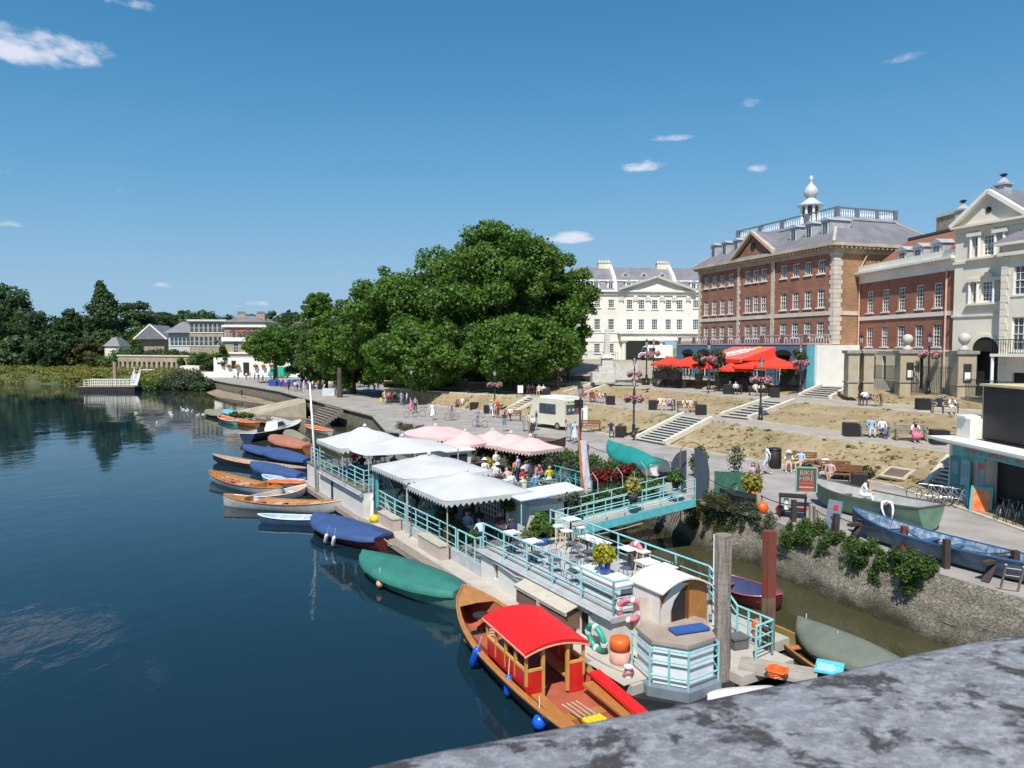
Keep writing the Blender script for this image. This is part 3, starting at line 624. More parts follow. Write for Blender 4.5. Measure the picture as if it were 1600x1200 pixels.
def red_house():
 A = Vector((34.2,71.0,5.4)); xd = Vector((.095,-.995,0)).normalized(); Lx = 13.5
 t = thing('red_house', 'scarlet brick Georgian house with clay tile roof and deep white cornice', 'building', A, math.atan2(xd.y, xd.x))
 z = lambda q: q-5.4
 xs = [ (( (p-800)/1120*71-34.2)/(.095+.995*(p-800)/1120)) for p in (1357,1381,1406,1434,1462)]
 ops = [(x-.52,x+.52,z0,z1) for x in xs for z0, z1 in ((z(12.5),z(14.55)),(z(9.25),z(11.2)))]
 s = MB(); wall_open(s, 0, Lx, z(8.9), z(15.4), ops); s.quad((Lx,0,z(8.9)),(Lx,9,z(8.9)),(Lx,9,z(15.4)),(Lx,0,z(15.4))); s.quad((0,9,z(8.9)),(0,0,z(8.9)),(0,0,z(15.4)),(0,9,z(15.4))); s.build('wall', BR_RED2, t)
 for x in xs:
  sash(t, x, z(12.5), 1.04, 2.05, .12, 3, 6); sash(t, x, z(9.25), 1.04, 1.95, .12, 3, 6)
 s = MB(); s.box(-.05,-.08,z(11.8),Lx,-.002,z(12.15)); s.box(0,-.1,z(8.85),Lx,-.003,z(9.0)); s.build('string_course', CREAM, t)
 s = MB()
 for d, a, b in ((.1,15.4,16.1),(.3,16.1,16.3),(.6,16.3,16.5),(.15,16.5,17.1)): s.box(-.1,-d,z(a),Lx+.1,.5 if d < .2 else .3,z(b))
 s.build('cornice', CREAM, t)
 s = MB()
 for i in range(34): x = .1+i*.4; s.box(x,-.5,z(16.12),x+.16,-.31,z(16.29))
 s.build('dentils', CREAM, t)
 gops = [(1.2,3.0,.2,3.0),(4.0,4.6,.2,3.0),(7.2,9.8,.2,2.9)]
 s = MB(); wall_open(s, 0, Lx, -.6, z(8.9), gops, 0, .5); s.build('ground_floor', mat('buff_stucco',(0.55,0.50,0.37),.85,var=.08), t)
 s = MB(); s.box(0,.52,-.4,Lx,.6,z(8.8)); s.build('ground_floor_opening', DARK, t)
 s = MB(); s.box(2.05,.3,.2,2.13,.36,3.0); s.box(8.4,.3,.2,8.48,.36,2.9); s.box(8.9,.3,.2,8.96,.36,2.9); s.build('door_frame', WHITE, t)
 s = MB(); s.rings([[(0.3,.6,z(16.5)),(Lx,.6,z(16.5)),(Lx,8.6,z(16.5)),(0.3,8.6,z(16.5))],[(3.2,2.9,z(19.3)),(Lx,2.9,z(19.3)),(Lx,6.0,z(19.3)),(3.2,6.0,z(19.3))]]); rf = s.build('roof', TILE, t)
 s = MB(); s.beam((3.2,2.9,z(19.35)),(Lx,2.9,z(19.35)),.3,.22); s.build('ridge_lead', mat('dark_lead',(0.06,0.06,0.07),.6), rf)
 for p in (1393,1417,1445):
  x = (((p-800)/1120*71-34.2)/(.095+.995*(p-800)/1120)); dormer(t, x, .75, z(16.6), 1.35, 1.35, 2.2, LEAD, LEAD, 2)
 s = MB(); s.box(6.2,3.4,z(18.8),10.8,4.7,z(20.8)); ch = s.build('chimney', BR_YEL, t); s = MB(); s.box(6.1,3.3,z(20.8),10.9,4.8,z(21.05)); s.build('chimney_cap', TRIM, ch)
 s = MB(); s.tube([(.25,-.12,z(16)),(.25,-.12,0)],.07,6); s.tube([(Lx-1.0,-.12,z(15.6)),(Lx-1.0,-.12,0)],.07,6); s.build('downpipe', mat('pink_pipe',(0.62,0.45,0.36),.6), t)
red_house()
def cream_house():
 C = Vector((35.2,57.4,5.4)); xd = Vector((.32,-.947,0)).normalized()
 t = thing('cream_house', 'cream stucco house with open pediment, Venetian windows and dark arched doorway', 'building', C, math.atan2(xd.y, xd.x))
 z = lambda q: q-5.4; W_ = 5.7; cx = 2.75; zt = z(18.5)
 door = (cx-1.1+.1, cx+1.1+.1, -.3, z(8.9))
 ops = [door] + [o for zb, h in ((z(16.2),1.55),(z(12.7),1.55)) for o in ((cx-.42,cx+.42,zb,zb+h),(cx-1.2,cx-.85,zb,zb+h),(cx+.85,cx+1.2,zb,zb+h))]
 s = MB(); wall_open(s, 0, W_, -.6, zt, ops, 0, .22); s.quad((0,9,-.6),(0,0,-.6),(0,0,zt),(0,9,zt)); s.quad((W_,0,-.6),(W_,9,-.6),(W_,9,zt),(W_,0,zt)); s.build('wall', CREAM2, t)
 for zb, h in ((z(16.2),1.55),(z(12.7),1.55)):
  sash(t, cx, zb, .84, h, .14, 3, 5, arched=True, sill=False); sash(t, cx-1.025, zb, .35, h, .14, 1, 2, sill=False); sash(t, cx+1.025, zb, .35, h, .14, 1, 2, sill=False)
  s = MB()
  for q in (-1.32,-.65,.65,1.32): s.tube([(cx+q,-.12,zb-.1),(cx+q,-.12,zb+h)],.11,8)
  s.build('window_column', WHITE, t)
  s = MB(); s.box(cx-1.6,-.3,zb+h,cx-.45,-.003,zb+h+.25); s.box(cx+.45,-.3,zb+h,cx+1.6,-.003,zb+h+.25); s.box(cx-1.6,-.28,zb-.25,cx+1.6,-.003,zb-.1)
  rs = []
  for i in range(13):
   a = math.pi*i/12; rs.append([((.46+q)*math.cos(a)+cx, yy, zb+h+(.46+q)*math.sin(a)) for q, yy in ((0,-.22),(.24,-.22),(.24,-.004),(0,-.004))])
  s.rings(rs, cap=False); s.build('window_hood', CREAM2, t)
 s = MB(); s.box(door[0],.6,-.3,door[1],.7,door[3]+1.2); s.add([((door[0]+door[1])/2+1.1*math.cos(math.pi*i/12), -.012, door[3]+1.1*math.sin(math.pi*i/12)) for i in range(13)], [tuple(range(12,-1,-1))]); s.build('doorway', DARK, t)
 s = MB(); rs = []; mx_ = (door[0]+door[1])/2
 for i in range(13):
  a = math.pi*i/12; rs.append([((1.11+q)*math.cos(a)+mx_, yy, door[3]+(1.11+q)*math.sin(a)) for q, yy in ((0,-.1),(.22,-.1),(.22,-.005),(0,-.005))])
 s.rings(rs, cap=False); s.build('door_arch', CREAM2, t)
 s = MB(); s.box(-.1,-.12,z(15.75),W_+.1,-.002,z(15.95)); s.box(-.1,-.1,z(11.6),W_+.1,-.002,z(11.75)); s.box(-.15,-.45,zt,W_+.2,.3,zt+.18); s.box(-.05,-.15,z(18.2),W_+.05,-.002,zt); s.build('cornice', CREAM2, t)
 ap = zt+2.35; s = MB(); s.rings([[(0,-.05,zt+.18),(W_,-.05,zt+.18),(cx+.1,-.05,ap)],[(0,9,zt+.18),(W_,9,zt+.18),(cx+.1,9,ap)]]); s.build('pediment', CREAM2, t)
 s = MB(); s.beam((-.25,-.2,zt+.2),(cx+.1,-.2,ap+.12),.5,.28); s.beam((cx+.1,-.2,ap+.12),(W_+.2,-.2,zt+.2),.5,.28); s.build('pediment_moulding', CREAM, t)
 s = MB(); s.rings([[(-.3,0,zt+.3),(cx+.1,0,ap+.28),(cx+.1,9,ap+.28),(-.3,9,zt+.3)],[(-.3,0,zt+.4),(cx+.1,0,ap+.38),(cx+.1,9,ap+.38),(-.3,9,zt+.4)]]); s.rings([[(cx+.1,0,ap+.28),(W_+.3,0,zt+.3),(W_+.3,9,zt+.3),(cx+.1,9,ap+.28)],[(cx+.1,0,ap+.38),(W_+.3,0,zt+.4),(W_+.3,9,zt+.4),(cx+.1,9,ap+.38)]]); s.build('roof', SLATE, t)
 s = MB(); s.at(cx,-.06,zt+1.1,rx=R(90)); s.lathe([(.22,0),(.22,.05)],12); s.build('round_window', DARK, t)
 for (x, y, zz) in ((.05,.6,zt+.95),(cx+.35,.9,ap),(5.6,1.8,zt+1.9)):
  s = MB(); s.box(x-.38,y-.38,zz-.8,x+.38,y+.38,zz+.55); s.box(x-.5,y-.5,zz+.55,x+.5,y+.5,zz+.7); s.lathe([(.5,zz+.7),(.2,zz+1.05),(.14,zz+1.1),(.14,zz+1.2)],8,x,y); ch = s.build('chimney', LEAD, t)
  s = MB(); s.lathe([(.1,zz+1.2),(.26,zz+1.34),(.3,zz+1.36),(.05,zz+1.46)],8,x,y); s.build('chimney_cowl', BLACK, ch)
 # projecting wing nearer the bridge
 s = MB(); wo = [(5.35,6.5,z(13.0),z(15.1)),(5.35,6.5,z(9.0),z(11.4)),(5.5,6.6,-.3,2.0),(8.5,9.7,z(13.0),z(15.1)),(8.5,9.7,z(9.0),z(11.4))]
 wall_open(s, 4.45, 12, -.6, z(16.6), wo, -.75, .25); s.quad((4.45,0,-.6),(4.45,-.75,-.6),(4.45,-.75,z(16.6)),(4.45,0,z(16.6))); s.quad((12,-.75,-.6),(12,9,-.6),(12,9,z(16.6)),(12,-.75,z(16.6))); s.build('wing_wall', CREAM2, t)
 for x, zb, h in ((5.925,z(13.0),2.1),(5.925,z(9.0),2.4),(9.1,z(13.0),2.1),(9.1,z(9.0),2.4)): sash(t, x, zb, 1.15, h, -.58, 3, 4)
 s = MB(); s.box(5.5,-.45,-.3,6.6,-.4,2.0); s.build('wing_door', DARK, t)
 s = MB(); s.box(4.3,-1.1,z(15.85),12.2,-.752,z(16.1)); s.box(4.2,-1.25,z(16.6),12.3,0,z(16.8)); s.build('wing_cornice', CREAM2, t)
 s = MB(); quoins(s, 4.45, -.75, -.4, z(15.8), 1, 0, .5, .6, .45, .05); s.build('wing_quoins', CREAM2, t)
 s = MB(); s.rings([[(3.9,-1.25,z(16.8)),(12.3,-1.25,z(16.8)),(12.3,3,z(16.8)),(3.9,3,z(16.8))],[(6.4,1.2,z(18.6)),(12.3,1.2,z(18.6)),(12.3,1.6,z(18.6)),(6.4,1.6,z(18.6))]]); s.build('wing_roof', SLATE, t)
 # balcony
 s = MB(); s.box(4.5,-1.7,z(8.55),12,-.752,z(8.75)); bc = s.build('balcony', CREAM, t); s = MB()
 for i in range(42): x = 4.53+i*.18; s.box(x,-1.65,z(8.75),x+.03,-1.62,z(9.75))
 s.box(4.5,-1.66,z(9.75),12,-1.6,z(9.8)); s.build('balcony_railing', BLACK, bc)
 s = MB(); s.tube([(4.6,-1.55,z(8.55)),(4.6,-1.55,-.5)],.11,8); s.build('balcony_column', WHITE, bc)
cream_house()
def white_block():
 D = 115; X0 = (902-800)/1120*D; t = thing('white_terrace', 'long cream stucco terrace with central pediment and mansard slate roof', 'building', (X0,D,7.1), math.atan2(.10,1))
 z = lambda q: q-7.1; fx = lambda p: ((p-902)/1120*D)*1.01
 Lx = fx(1150); zt = z(18.0); wl = []; ops = []
 for p in (912,933,955): wl.append((fx(p), z(15.5), 1.25)); wl.append((fx(p), z(11.95), 1.7)); wl.append((fx(p), z(8.2), 1.5))
 for p in (984,1003,1024,1046,1064): wl.append((fx(p), z(15.3), 1.45)); wl.append((fx(p), z(11.95), 1.7))
 for p in (1090,1112): wl.append((fx(p), z(15.5), 1.25)); wl.append((fx(p), z(11.95), 1.7))
 ops = [(x-.5, x+.5, a, a+h) for x, a, h in wl] + [(fx(974), fx(1062), -.5, z(10.3))]
 s = MB(); wall_open(s, 0, Lx, -.6, zt, ops, 0, .2); s.quad((0,11,-.6),(0,0,-.6),(0,0,zt),(0,11,zt)); s.build('wall', CREAM, t)
 for x, a, h in wl: sash(t, x, a, 1.0, h, .1, 3, 4, arched=abs(x-fx(1024)) < .1 and a < 6)
 s = MB(); s.box(fx(974),7,-.5,fx(1062),7.2,z(10.3)); s.box(fx(974),.2,z(10.2),fx(1062),7,z(10.3)); s.build('passage_wall', CREAM, t)
 s = MB()
 for p in (974,1033,1062): s.tube([(fx(p),-.5,-.4),(fx(p),-.5,z(10.0))],.36,10); s.box(fx(p)-.5,-1.0,z(10.0),fx(p)+.5,0,z(10.2))
 s.build('portico_column', CREAM, t)
 s = MB(); s.box(fx(968),-1.1,z(10.2),fx(1092),-.002,z(11.5)); s.box(fx(964),-1.4,z(11.3),fx(1094),-.003,z(11.65)); s.build('portico_entablature', CREAM, t)
 s = MB(); s.box(0,-.1,z(11.4),fx(964),-.002,z(11.6)); s.box(-.2,-.5,zt,Lx+.3,.2,zt+.3); s.box(-.1,-.2,zt-.5,Lx,-.002,zt); s.box(0,-.08,z(10.0),fx(968),-.002,z(10.15)); s.build('cornice', CREAM, t)
 s = MB()
 for p in (970,993,1013,1035,1055,1077): s.box(fx(p)-.28,-.16,z(11.7),fx(p)+.28,-.003,zt-.5)
 s.build('pilaster', CREAM, t)
 s = MB()
 for p in (970,993,1013,1035,1055,1077): s.box(fx(p)-.42,-.3,z(16.6),fx(p)+.42,-.161,z(17.2))
 s.build('pilaster_capital', TRIM, t)
 x0, x1 = fx(968), fx(1082); xm = (x0+x1)/2; za = zt+.3; zp = z(20.3)
 s = MB(); s.rings([[(x0,-.3,za),(x1,-.3,za),(xm,-.3,zp)],[(x0,4,za),(x1,4,za),(xm,4,zp)]]); s.build('pediment', CREAM, t)
 s = MB(); s.beam((x0-.4,-.6,za+.05),(xm,-.6,zp+.15),.7,.35); s.beam((xm,-.6,zp+.15),(x1+.4,-.6,za+.05),.7,.35); s.build('pediment_moulding', mat('dull_trim',(0.5,0.47,0.4),.8), t)  # moulding in a duller, darker cream than the pediment
 s = MB(); s.rings([[(0,.3,zt+.3),(Lx,.3,zt+.3),(Lx,11,zt+.3),(0,11,zt+.3)],[(0,1.4,z(19.9)),(Lx,1.4,z(19.9)),(Lx,10,z(19.9)),(0,10,z(19.9))],[(0,4.5,z(22.4)),(Lx,4.5,z(22.4)),(Lx,6,z(22.4)),(0,6,z(22.4))]]); rf = s.build('roof', SLATE, t)
 s = MB(); s.box(0,1.2,z(19.85),Lx,1.5,z(20.05)); s.build('roof_flashing', WHITE, rf)
 for p in (912,932,955,984,1001,1063,1088): dormer(t, fx(p), .6, z(18.5), 1.1, 1.15, 1.2, WHITE, LEAD, 2)
 for p in (983,1013,1043):
  s = MB(); x = fx(p); s.rings([[(x-.9,2.4,z(20.7)),(x+.9,2.4,z(20.7)),(x,2.4,z(21.5))],[(x-.9,4,z(20.7)),(x+.9,4,z(20.7)),(x,4,z(21.5))]]); d_ = s.build('roof_vent', LEAD, rf)
  s = MB(); s.rings([[(x-.3,2.36,z(20.85)),(x+.3,2.36,z(20.85)),(x,2.36,z(21.2))],[(x-.3,2.39,z(20.85)),(x+.3,2.39,z(20.85)),(x,2.39,z(21.2))]]); s.build('vent_opening', DARK, d_)
 for p in (962,1058):
  s = MB(); x = fx(p)
  s.rings([[(x-.25,.1,zt+.3),(x+.25,.1,zt+.3),(x+.25,.1,zt+1.0),(x-.25,.1,zt+1.0)],[(x-.25,1.2,zt+.3),(x+.25,1.2,zt+.3),(x+.25,1.2,z(20.6)),(x-.25,1.2,z(20.6))],[(x-.25,4.4,zt+.3),(x+.25,4.4,zt+.3),(x+.25,4.4,z(23.0)),(x-.25,4.4,z(23.0))]])
  s.build('party_wall', WHITE, t)
  s = MB(); s.box(x-1.9,4.2,z(22),x+.2,5.2,z(23.1)); c_ = s.build('chimney', CREAM2, t); s = MB(); s.box(x-2.0,4.1,z(23.1),x+.3,5.3,z(23.25));
  for i in range(4): s.lathe([(.2,z(23.25)),(.15,z(23.6))],8,x-1.6+i*.5,4.7)
  s.build('chimney_pot', TRIM, c_)
white_block()
def simple_house(name, label, px0, px1, yb, yt, D, depth, wallm, roofm, rz=0, roof='hip', rise=2.0, wins=(), z0=None, over=.4, wn=(2,4), chim=0, arcade=False):
 a = WD(px0, yb, D); b = WD(px1, yt, D); Lx = b.x-a.x; t = thing(name, label, 'building', (a.x, D, a.z), rz); H = b.z-a.z
 ops = [(x*Lx-w/2, x*Lx+w/2, zz*H, zz*H+h) for (x, zz, w, h) in wins]
 s = MB(); wall_open(s, 0, Lx, -1.5, H, ops, 0, .2); s.quad((0,depth,-1.5),(0,0,-1.5),(0,0,H),(0,depth,H)); s.quad((Lx,0,-1.5),(Lx,depth,-1.5),(Lx,depth,H),(Lx,0,H)); s.build('wall', wallm, t)
 for (x, zz, w, h) in wins: sash(t, x*Lx, zz*H, w, h, .1, *wn)
 o = over
 if roof == 'hip':
  s = MB(); i_ = min(depth/2, Lx/2)*.8; s.rings([[(-o,-o,H),(Lx+o,-o,H),(Lx+o,depth+o,H),(-o,depth+o,H)],[(i_,i_,H+rise),(Lx-i_,i_,H+rise),(Lx-i_,depth-i_,H+rise),(i_,depth-i_,H+rise)]]); s.build('roof', roofm, t)
 elif roof == 'gable':
  s = MB(); s.rings([[(-o,-o,H),(Lx+o,-o,H),(Lx/2,-o,H+rise)],[(-o,depth,H),(Lx+o,depth,H),(Lx/2,depth,H+rise)]]); s.build('roof', roofm, t)
  s = MB(); s.beam((-o-.1,-o-.06,H),(Lx/2,-o-.06,H+rise+.1),.15,.4); s.beam((Lx/2,-o-.06,H+rise+.1),(Lx+o+.1,-o-.06,H),.15,.4); s.build('bargeboard', WHITE, t)
 else:
  s = MB(); s.box(-o,-o,H,Lx+o,depth+o,H+.5); s.build('roof', roofm, t)
 for c in range(chim):
  x = Lx*(c+.5)/chim; s = MB(); s.box(x-1.0,depth*.4,H,x+1.0,depth*.4+1,H+rise+.5); c_ = s.build('chimney', BR_YEL, t); s = MB()
  for i in range(6): s.lathe([(.14,H+rise+.5),(.1,H+rise+1.1)],6,x-.8+i*.32,depth*.4+.5)
  s.build('chimney_pot', mat('pot',(0.2,0.12,0.08),.8), c_)
 return t, Lx, H
# the riverside pub and its neighbours
pub, LX, HH = simple_house('riverside_pub', 'white fronted riverside pub with brick upper storeys and flower boxes', 352, 412, 586, 503, 168, 12, BR_YEL, SLATE, .05, 'hip', 1.6,
 [(.28,.42,1.3,2.8),(.83,.42,1.3,2.8),(.25,.75,1.1,1.6),(.6,.75,1.1,1.6),(.85,.75,1.1,1.6)], chim=2)
s = MB(); s.box(-2.2,-1.2,-1,LX+8.5,0-.02,4.1); s.build('white_front', WHITE, pub)
s = MB(); s.box(-.6,-.5,6.9+1,LX+.6,-.01,8.9); s.build('white_band', WHITE, pub)
s = MB(); s.box(-.5,-.45,11.2,LX+.5,-.01,11.7); s.box(-.5,-.4,5.0,LX+.5,-.01,5.35); s.build('white_cornice', WHITE, pub)
s = MB(); s.box(4.6,-1.35,0,5.9,-1.21,3.0); s.box(1.9,-1.3,1.6,2.9,-1.21,3.4); s.build('pub_door', DARK, pub)
for i, x in enumerate((1.4,3.4,7.5,9.3,11.2)):
 hb = leaves('flower_box', [(x,-1.7,2.2,.55,.6)], 160, .28, leafmat('flw%d' % (i % 2), [(0.45,0.02,0.05),(0.6,0.4,0.02)][i % 2], (0.6,0.45,0.03)), pub, i)
s = MB()
for i in range(14): s.box(i*.8,-.7,9.0,i*.8+.06,-.62,10.0)
s.box(0,-.7,10.0,11,-.6,10.08); s.build('balcony_railing', BLACK, pub)
fb = leaves('balcony_flowers', [(2+i*1.2,-.8,10.2,.6,.5) for i in range(6)], 500, .3, leafmat('flw_pink', (0.6,0.08,0.12), (0.7,0.35,0.35)), pub, 9)
simple_house('villa', 'tall yellow brick Italianate villa with white arched windows behind the pub garden', 297, 349, 560, 502, 196, 12, BR_YEL, mat('pale_roof',(0.6,0.62,0.62),.6), 0.12, 'flat', 1.0,
 [(x, zz, 1.05, 2.5) for x in (.07,.2,.33,.46,.59,.72,.85,.96) for zz in (.34,.70)], wn=(1,2), over=.5)
simple_house('glazed_villa', 'pale villa with glazed upper floor and shallow slate roof', 264, 300, 560, 520, 205, 9, mat('pale_wall',(0.5,0.52,0.48),.8), SLATE, 0, 'hip', 3.2, [(x,.5,1.1,2.2) for x in (.15,.32,.49,.66,.83)], wn=(1,2), over=1.0)
simple_house('gabled_house', 'brown brick house with broad white gable among garden trees', 222, 256, 562, 530, 212, 10, BR_YEL, SLATE, 0, 'gable', 4.2, [], over=1.5)
simple_house('small_lodge', 'little cream lodge with grey pyramid roof among the left bushes', 164, 186, 560, 541, 205, 6, CREAM2, SLATE, 0, 'hip', 2.6, [(.6,.3,1.0,1.4)], wn=(1,2))
simple_house('rear_house', 'cream rendered house with slate roof seen behind the pub tree', 445, 480, 580, 520, 190, 9, mat('grey_render',(0.33,0.32,0.28),.8), mat('brown_roof',(0.13,0.11,0.1),.8), 0, 'hip', 3.0, [(.4,.6,1.2,1.6)], wn=(1,2))
simple_house('gabled_wing', 'brick wing with white edged gable rising behind the pub', 378, 428, 560, 512, 178, 8, BR_YEL, SLATE, 0, 'gable', 2.6, [], over=.4, chim=1)
simple_house('white_cottage', 'small white building with shopfront right of the pub behind parked vans', 415, 452, 584, 566, 172, 6, WHITE, WHITE, 0, 'flat', .5, [(.3,.1,1.6,1.6),(.7,.1,1.6,1.6)], wn=(1,2))
# brick arcade terrace
a = WD(185,588,188); b = WD(300,560,178); L_ = (Vector((b.x,b.y,0))-Vector((a.x,a.y,0))); ar = thing('arcade_wall', 'long brick terrace wall with row of arched recesses on the riverside lane', 'wall', (a.x,a.y,2.1), math.atan2(L_.y, L_.x))
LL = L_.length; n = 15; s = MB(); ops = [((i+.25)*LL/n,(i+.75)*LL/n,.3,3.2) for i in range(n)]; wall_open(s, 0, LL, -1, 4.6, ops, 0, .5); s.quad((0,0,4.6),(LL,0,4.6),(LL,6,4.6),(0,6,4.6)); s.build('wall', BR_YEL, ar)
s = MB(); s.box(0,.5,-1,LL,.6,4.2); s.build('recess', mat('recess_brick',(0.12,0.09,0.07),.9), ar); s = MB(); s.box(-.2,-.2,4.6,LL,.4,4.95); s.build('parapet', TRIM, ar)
# white garden wall by the pub
a = WD(307,585,166); s = MB(); s.box(0,0,0,8.5,.3,1.3); o = s.build('garden_wall', WHITE); o.location = (a.x, 166, PZ); tag(o, 'low white garden wall left of the pub door', 'wall')
# ---------------- trees and shrubs ----------------
LF = {'plane': leafmat('leaf_plane', (0.055,0.125,0.018), (0.150,0.275,0.042), (0.21,0.34,0.065)),
 'dark': leafmat('leaf_dark', (0.028,0.062,0.024), (0.078,0.142,0.044)),
 'mid': leafmat('leaf_mid', (0.055,0.11,0.026), (0.14,0.22,0.05)),
 'blue': leafmat('leaf_blue', (0.045,0.092,0.038), (0.12,0.195,0.062)),
 'olive': leafmat('leaf_olive', (0.06,0.07,0.016), (0.13,0.13,0.035)),
 'light': leafmat('leaf_light', (0.045,0.10,0.014), (0.12,0.21,0.03)),
 'rust': leafmat('leaf_rust', (0.10,0.075,0.03), (0.17,0.11,0.05)),
 'grey': leafmat('leaf_grey', (0.06,0.08,0.045), (0.12,0.15,0.08))}
BARK = mat('bark', (0.085,0.065,0.045), .95, var=.3, vscale=4, bump=.5)
def tree(name, label, px, D, ytop, ybot, hw, kind, n, size, style='round', seed=1, yground=None, zg=None, group=None, depth=1.0, extra=()):
 k = D/F; a = hw*k; X = (px-800)*k; zt = CZ+(541-ytop)*k; zb = CZ+(541-ybot)*k; zg = zg if zg is not None else (CZ+(541-(yground or ybot+8))*k)
 t = thing(name, label, 'tree', (X, D, zg), 0, group); rr = random.Random(seed*31+5); H = zt-zg; hb = zb-zg; cz = (H+hb)/2; c = (H-hb)/2
 bl = []
 if style == 'round':
  m = 120
  for i in range(m):
   th = rr.random()*6.283; ph = math.acos(1-2*(i+.5)/m); f = .60+.36*rr.random(); r = a*(.085+.14*rr.random())
   bl.append((f*a*math.sin(ph)*math.cos(th)*1.05, f*a*depth*math.sin(ph)*math.sin(th), cz+(c-r*.6)*math.cos(ph)*(.82+.2*rr.random()), r, .8))
  for i in range(12): th = rr.random()*6.283; bl.append((.36*a*math.cos(th), .36*a*depth*math.sin(th), cz+c*.55*(rr.random()*2-1), a*.40, c/a*.8))
 elif style == 'cone':
  for i in range(60):
   f = (i+.5)/60; th = rr.random()*6.283; rad = a*(1-f)**.5*(.85 if i % 2 else .45); bl.append((rad*math.cos(th)*.85, rad*math.sin(th)*.85, hb+(H-hb)*f*.95, a*(.34*(1-f)+.13), 1.2))
 elif style == 'cedar':
  for i in range(56):
   f = (i//7)/8; th = rr.random()*6.283; rad = a*(1.0-.6*f)*(.4+.55*rr.random()); bl.append((rad*math.cos(th), rad*math.sin(th), hb+(H-hb)*(.1+.8*f+.12*rr.random()), a*(.36-.14*f), .42))
 for e in extra: bl.append(e)
 leaves('crown', bl, int(n*1.12), size, LF[kind], t, seed, shell=.38, jitter=.55)
 s = MB(); r0 = max(.15, min(.7, a*.07))
 s.tube([(0,0,-.4),(rr.uniform(-.1,.1),0,hb*.6+.2),(rr.uniform(-.3,.3),.1,cz),(0,0,cz+c*.6)], [r0*1.3, r0, r0*.7, r0*.2], 8)
 for i in range(7):
  th = i*.9+rr.random(); q = bl[i*3 % len(bl)]; s.tube([(0,0,hb*.7+c*.12*i),(q[0]*.5,q[1]*.5,(hb*.8+q[2])/2+c*.1*i/7),(q[0]*.9,q[1]*.9,q[2])], [r0*.5,r0*.33,r0*.12], 5)
 s.build('trunk', BARK, t); return t
# the big plane trees
def plane(label, px, D, yt, yb, hw, n, seed, kind='plane', depth=.85, yg=None, ex=()): return tree('plane_tree', label, px, D, yt, yb, hw, kind, n, .40, 'round', seed, yg, None, 'plane trees by the promenade', depth, ex)
plane('tallest plane tree with billowing crown at the centre of the riverside', 780, 94, 345, 600, 118, 62000, 3, yg=602)
plane('left plane tree of the big group, shading the promenade walkers', 612, 100, 418, 606, 88, 40000, 4, yg=612)
plane('plane tree merging behind the tallest one on its left', 690, 104, 384, 600, 76, 22000, 5, yg=606)
plane('right-hand plane tree of the big group, next to the cream terrace', 866, 98, 392, 588, 66, 30000, 6, yg=592)
plane('low leafy plane tree hanging over the promenade in front of the group', 668, 90, 495, 612, 84, 26000, 7, yg=618)
plane('low front plane tree below the tallest crown', 812, 86, 490, 604, 92, 28000, 8, yg=612)
plane('small plane tree at the left end of the big group', 552, 108, 462, 610, 66, 22000, 10, kind='plane', yg=616)
tree('willow_tree', 'rusty tinted bushy tree between the promenade and the round crowned tree', 506, 122, 505, 606, 46, 'mid', 12000, .45, 'round', 11, 598)
tree('round_tree', 'round crowned green tree rising alone against the sky behind the promenade', 499, 185, 454, 520, 24, 'plane', 9000, .6, 'round', 12, 590)
tree('street_tree', 'low spreading street tree with dark trunk in front of the white pub', 430, 140, 506, 572, 46, 'plane', 12000, .4, 'round', 13, 590, group=None)
tree('street_tree', 'leafy tree right of the pub over the parked vans', 474, 148, 504, 590, 42, 'mid', 12000, .45, 'round', 14, 592)
tree('young_tree', 'slim young tree at the edge of the upper lawn beside the plane group', 888, 92, 520, 575, 22, 'plane', 3500, .35, 'round', 15, 590)
# left bank background
bgt = [('broad dark green tree towering at the far left edge', 12, 240, 446, 570, 46, 'blue', 'round', 9000), ('dark rounded tree second from the left edge', 64, 235, 484, 570, 42, 'dark', 'round', 7000),
('very dark tree just left of the pointed conifer', 112, 230, 483, 572, 34, 'dark', 'round', 6000), ('tall pointed dark conifer on the left bank', 163, 225, 438, 562, 34, 'blue', 'cone', 12000),
('layered cedar directly right of the pointed conifer', 213, 240, 472, 548, 44, 'blue', 'cedar', 8000), ('second layered cedar above the gabled house', 252, 262, 486, 545, 36, 'dark', 'cedar', 5000),
('distant dark tree above the Italianate villa roof', 290, 330, 486, 545, 30, 'blue', 'round', 3500), ('distant dark tree behind the pub chimneys', 322, 345, 485, 540, 30, 'blue', 'round', 3500),
('distant tree between pub chimneys and round tree', 430, 300, 488, 545, 20, 'blue', 'round', 2500), ('distant tree group member left of the round tree', 458, 290, 486, 545, 26, 'blue', 'round', 3500),
('dark tree below the round crowned tree', 480, 230, 500, 570, 26, 'mid', 'round', 4000), ('olive green tree in front of the dark conifer', 134, 212, 528, 585, 24, 'olive', 'round', 4500),
('green domed tree behind the gabled house', 236, 228, 508, 560, 38, 'mid', 'round', 5000), ('bluish tree at the left edge of the river meadow', -30, 230, 470, 575, 50, 'blue', 'round', 6000),
('low dark tree filling the gap at the meadow edge', 38, 215, 525, 578, 44, 'blue', 'round', 5000), ('low dark green tree left of the olive one', 92, 212, 520, 582, 36, 'dark', 'round', 5000),
('distant tree behind the white gabled wing', 395, 340, 490, 545, 30, 'blue', 'round', 2500), ('distant low tree right of the far trees', 360, 360, 492, 545, 30, 'dark', 'round', 2000)]
for i, (lb, px, D, yt, yb, hw, kd, st, n) in enumerate(bgt): tree('background_tree', lb, px, D, yt-2, yb+8, hw*1.12, kd, int(n*1.5), .85 if D < 280 else 1.3, st, 40+i, None, 3.0, 'trees on the far left bank')
